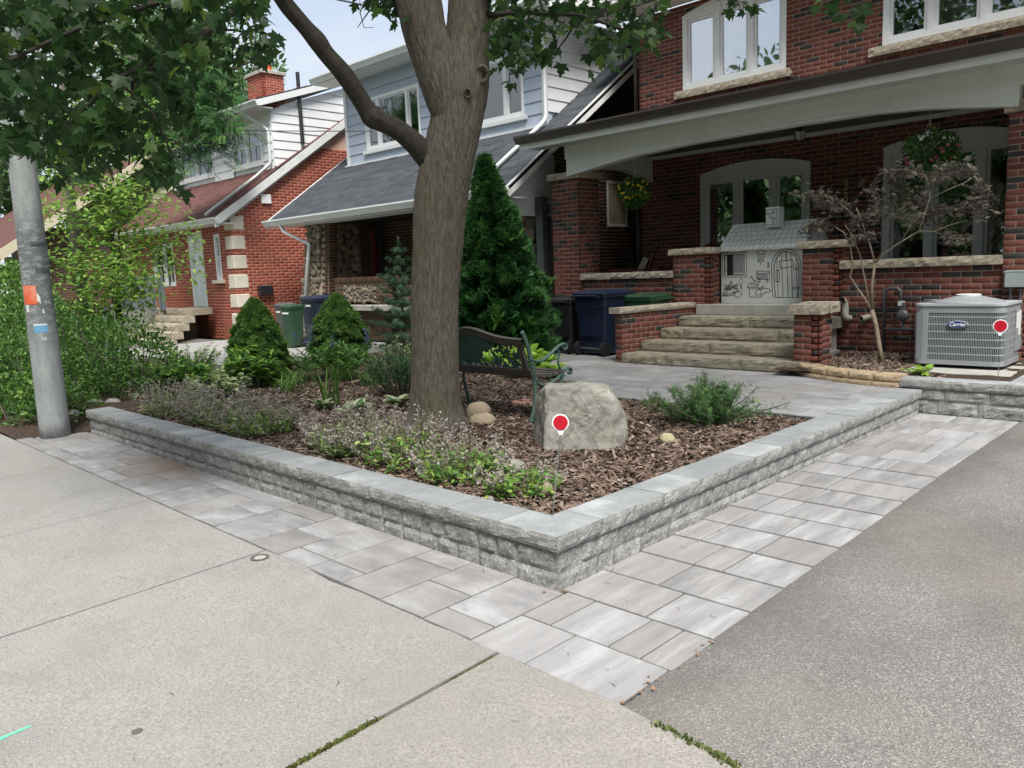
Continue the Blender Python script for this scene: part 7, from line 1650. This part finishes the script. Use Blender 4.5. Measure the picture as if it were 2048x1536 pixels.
chair('red slatted chair with a pale cushion behind the porch wall', (-5.75, 8.75, 1.0), R(-60), True); chair('dark red slatted chair in the shade of the porch', (-4.9, 9.2, 1.0), R(-30), False)

# ---------------------------------------------------------------- utilities on the porch wall
W = YF+.04
t = thing('gas_meter', 'grey gas pipes and regulator on the brick wall beside the air conditioner', 'gas meter', (-.95, W, .7), kind='thing')
MB().tube([(-1.1, W-.07, .38), (-1.1, W-.07, 1.2), (-1.06, W-.07, 1.24), (-.95, W-.07, 1.24), (-.91, W-.07, 1.2), (-.91, W-.07, 1.06)], .024, 10).build('riser_pipe', 'pipe_grey', t, smooth=True); MB().tube([(-1.1, W-.07, .72), (-.7, W-.07, .72), (-.66, W-.07, .76), (-.66, W-.07, 1.05), (-.62, W-.07, 1.08), (-.45, W-.07, 1.08)], .024, 10).build('meter_pipe', 'pipe_grey', t, smooth=True)
m = MB(); c = Vector((-.86, W-.13, .9)); m.tube([c+Ya*.05, c+Ya*.03, c-Ya*.01, c-Ya*.04, c-Ya*.05], [.03, .07, .075, .05, .02], 20); m.build('regulator', 'pipe_grey', t); MB().tube([(-.86, W-.09, 1.06), (-.86, W-.09, .72)], .02, 8).build('regulator_pipe', 'pipe_grey', t); MB().bbox(-.68, -.46, W-.26, W-.05, .68, .95, .03).build('meter_body', 'box_grey', t); MB().box(-.93, -.86, W-.1, W-.05, 1.02, 1.08).build('valve', 'sticker_white', t)
def pvc(label, pts, r=.04):
    t = thing('vent_pipe', label, 'pipe', pts[0], group='plastic vents in the brick wall', kind='thing'); MB().tube(smooth_path(pts, 5), r, 14, cap=False).build('pipe', 'pvc', t, smooth=True); a, b = Vector(pts[-1]), (Vector(pts[-1])-Vector(pts[-2])).normalized(); MB().tube([a-b*.03, a+b*.002], r*1.15, 14, cap=False).build('rim', 'pvc', t); MB().tube([a-b*.02, a-b*.018], r*.95, 14).build('opening', 'dark_void', t)
p = pl(1697, 636, W-.04); pvc('white plastic elbow vent on the porch wall', [(p.x, W+.02, p.z), (p.x, W-.07, p.z), (p.x-.02, W-.1, p.z+.05), (p.x-.02, W-.1, p.z+.17), (p.x-.03, W-.13, p.z+.23), (p.x-.03, W-.2, p.z+.24)]); p = pl(1737, 634, W-.04); pvc('short white plastic pipe stub in the brick wall', [(p.x, W+.02, p.z), (p.x-.02, W-.06, p.z-.005), (p.x-.06, W-.13, p.z-.02)], .038)
t = thing('electrical_box', 'grey electrical disconnect box on the end pier', 'electrical box', (.34, YF-.02, 1.25), kind='thing'); MB().bbox(.24, .46, YF-.11, YF-.008, 1.24, 1.43, .012).build('housing', 'box_grey', t); MB().tube([(.30, YF-.05, 1.24), (.30, YF-.05, .5)], .016, 8).build('conduit', 'pipe_grey', t); MB().tube([(.40, YF-.05, 1.24), (.40, YF-.05, .75), (.44, YF-.1, .6), (.46, YF-.25, .55)], .014, 8).build('conduit', 'pipe_grey', t); MB().box(.235, .465, YF-.113, YF-.1105, 1.41, 1.425).build('cover_lip', 'box_grey', t)
# overhead wires
def wire(label, a, b, sag, r=.012):
    n = 16; P = [a.lerp(b, i/n)-Za*(sag*4*(i/n)*(1-i/n)) for i in range(n+1)]; tag(MB().tube(P, r, 5).build('overhead_cable', 'cable'), label, 'cable', 'overhead cables', 'thing')
wire('thin service wire crossing in front of the white siding', pl(250, 252, 6.9), pl(745, 262, 7.6), .05, .011); wire('bluish cable high in the sky gap', at(560, -25, 14), at(830, 32, 15), .0, .018)

# ---------------------------------------------------------------- small things on the paving
q = gr(520, 1120, -.006); c = (q.x, q.y, swz(q.x, q.y)+.002); t = thing('valve_cover', 'small round iron cover in the sidewalk by the paving edge', 'cover', c, kind='thing'); MB().lathe(c, [(.055, -.02), (.055, .003), (.042, .004), (.04, -.002)], 24).build('ring', 'iron_lid', t); MB().lathe(c, [(.036, -.01), (.034, .001), (.01, .002)], 18).build('lid', 'landing', t)
q = gr(275, 1468, -.04); tag(MB().lathe((q.x, q.y, swz(q.x, q.y)), [(.02, -.01), (.02, .003), (.012, .006)], 16).build('survey_plug', 'iron_lid'), 'small dark metal plug set in the sidewalk', 'plug', kind='thing')
q0, q1 = gr(-20, 1488, -.04), gr(62, 1455, -.04); m = MB(); d = (q1-q0).normalized(); s = Vector((-d.y, d.x, 0))
for k in range(26):
    f = k/26; a = q0.lerp(q1, f); w = .012*(1-.4*f)*(.7+.5*rng.random()); e = q0.lerp(q1, f+.04); m.add([(a-s*w)[:2]+(swz(a.x, a.y)+.002,), (e-s*w)[:2]+(swz(e.x, e.y)+.002,), (e+s*w)[:2]+(swz(e.x, e.y)+.002,), (a+s*w)[:2]+(swz(a.x, a.y)+.002,)], [(0, 1, 2, 3)])
tag(m.build('spray_mark', 'paint_teal'), 'teal spray paint stroke on the sidewalk', 'paint mark', kind='thing')
# moss and grass in the joints
def tufts(name, label, pts, N, h, mat, jit=.012, zoff=0):
    P = []; seg = list(zip(pts[:-1], pts[1:]))
    for _ in range(N):
        (a, b), f = seg[rng.integers(len(seg))], (rng.integers(1, 9)/9+rng.normal(0, .035) if rng.random() < .75 else rng.random()); x = a[0]+(b[0]-a[0])*f+rng.normal(0, jit); y = a[1]+(b[1]-a[1])*f+rng.normal(0, jit); P.append((x, y, swz(x, y)+zoff))
    P = np.array(P); n = len(P); d = np.column_stack([rng.normal(0, .5, n), rng.normal(0, .5, n), np.ones(n)]); tag(scatter(name, *LEAF_DIA, P, frames_dir(d, 1.), h*rng.uniform(.4, 1.2, n), rng.random(n), mat), label, 'moss' if 'moss' in name else 'grass', kind='stuff')
tufts('moss', 'dark moss filling the sidewalk joint', [(.235, -.70), (.236, -1.0)], 260, .010, 'moss', .004, -.008); tufts('moss', 'green moss in the nearest sidewalk joint', [(.236, -1.3), (.236, -1.9)], 1500, .016, 'moss', .007, -.006); tufts('grass', 'short grass between sidewalk and driveway', [(1.06, -.69), (1.3, -.715), (1.42, -.73)], 420, .02, 'grass', .009, -.006)
tufts('moss', 'thin moss line along the paving edge', [(.9, -.665), (.3, -.667), (-.6, -.667)], 500, .008, 'moss', .004, -.01)
# fallen debris: twigs, seeds and leaves lying on the paving
def debris(N, name, label, mat, tmpl, reg, size, zf, dark=(0, 1)):
    P = np.array([(x, y, zf(x, y)+.003) for x, y in ((rng.uniform(*reg[:2]), rng.uniform(*reg[2:])) for _ in range(N))]); n = len(P); tag(scatter(name, *tmpl, P, rot_frames(np.column_stack([rng.normal(0, .12, n), rng.normal(0, .12, n), np.ones(n)]), rng.uniform(0, 6.28, n)), size*rng.uniform(.5, 1.4, n), rng.random(n), mat), label, 'debris', kind='stuff')
TWIG = ([(0, -.04, 0), (.5, -.03, .08), (1, .1, .02), (1, .14, .03), (.5, .03, .09), (0, .04, .01)], [(0, 1, 4), (0, 4, 5), (1, 2, 3), (1, 3, 4)])
for reg, n in (((.05, .87, -.6, 5.4), 90), ((-6.5, 0, -.64, -.04), 70), ((-4.5, 1.0, -2.4, -.7), 50), ((1.0, 2.6, -.5, 5), 60), ((-3, -.3, 3.8, 6.1), 50)): debris(n, 'debris', 'twigs and seed husks scattered on the paving', 'twig', TWIG, reg, .035, lambda x, y: (.296 if x < -.25 and y > 3 else swz(x, y)))
for reg, n in (((-.05, .05, -.06, .02), 6), ((.0, .06, 3.2, 5.4), 30), ((-7.0, -6.2, -.2, 0), 14), ((.85, .93, -.68, 0), 16)): debris(n, 'debris', 'dry leaf crumbs collected along the edges', 'leaf_dry', LEAF_DIA, reg, .02, lambda x, y: swz(x, y)+.002)

# ---------------------------------------------------------------- the other side of the street
for i, (x, w, mat_) in enumerate(((-16, 8, 'brick_brown'), (-4, 8, 'brick_red'), (8, 8, 'brick'), (20, 8, 'brick_brown'))):
    t = thing('opposite_house', ['brown gabled house across the street seen in the panes', 'red gabled house across the street mirrored in the porch windows', 'dark brick gabled house across the street behind the viewer', 'far brown gabled house across the street'][i], 'house', (x, -26, -.2), group='houses across the street', kind='thing')
    MB().box(x-w/2, x+w/2, -34, -24, -.3, 5.6).prism([(x-w/2, -24, 5.6), (x+w/2, -24, 5.6), (x, -24, 9)], (0, -10, 0)).build('wall', mat_, t); MB().prism([(x-w/2-.4, -23.6, 5.3), (x, -23.6, 9.1), (x, -23.6, 9.3), (x-w/2-.4, -23.6, 5.5)], (0, -10.8, 0)).prism([(x+w/2+.4, -23.6, 5.3), (x, -23.6, 9.1), (x, -23.6, 9.3), (x+w/2+.4, -23.6, 5.5)], (0, -10.8, 0)).build('roof', 'shingle_dark', t, kind='stuff')
    for wx in (-2, 2):
        for wz in (.8, 3.6): MB().box(x+wx-.7, x+wx+.7, -24.05, -23.98, wz, wz+1.5).build('window', 'white_vinyl', t)
for i, (x, y, z, r, lb) in enumerate(((-20, -15, 6.5, 5, 'street tree opposite the farthest house'), (-13, -14, 6.5, 5, 'wide street tree opposite the neighbouring houses'), (-6.5, -15.5, 7, 5, 'tall street tree mirrored in the upper window'), (0, -14.5, 5.2, 4.8, 'low street tree mirrored in the porch windows'), (6.5, -15, 6, 5, 'street tree across the road behind the viewer'), (13, -14, 6.5, 5, 'street tree across the road beside the driveway line'), (20, -15, 7, 5, 'farthest street tree across the road'))):
    t = thing('street_tree', lb, 'tree', (x, y, -.2), group='trees across the street', kind='thing'); E_ = [(x+rng.normal(0, r*.5), y+rng.normal(0, r*.35), z*.35+(z*1.0)*k/8+rng.normal(0, .4), r*.62, r*.5, r*.42) for k in range(9)]
    bumpy('crown', E_, 14000 if abs(x+3) < 8 else 5000, LEAF_OVAL, .26 if abs(x+3) < 8 else .5, 'far_leaf', t, .3, .6, (.1, .9), 1., -1, 'stuff', .2); MB().tube([(x, y, -.2), (x+.1, y, 2.5), (x, y, z)], [.28, .2, .06], 8).build('trunk', 'branch_grey', t)
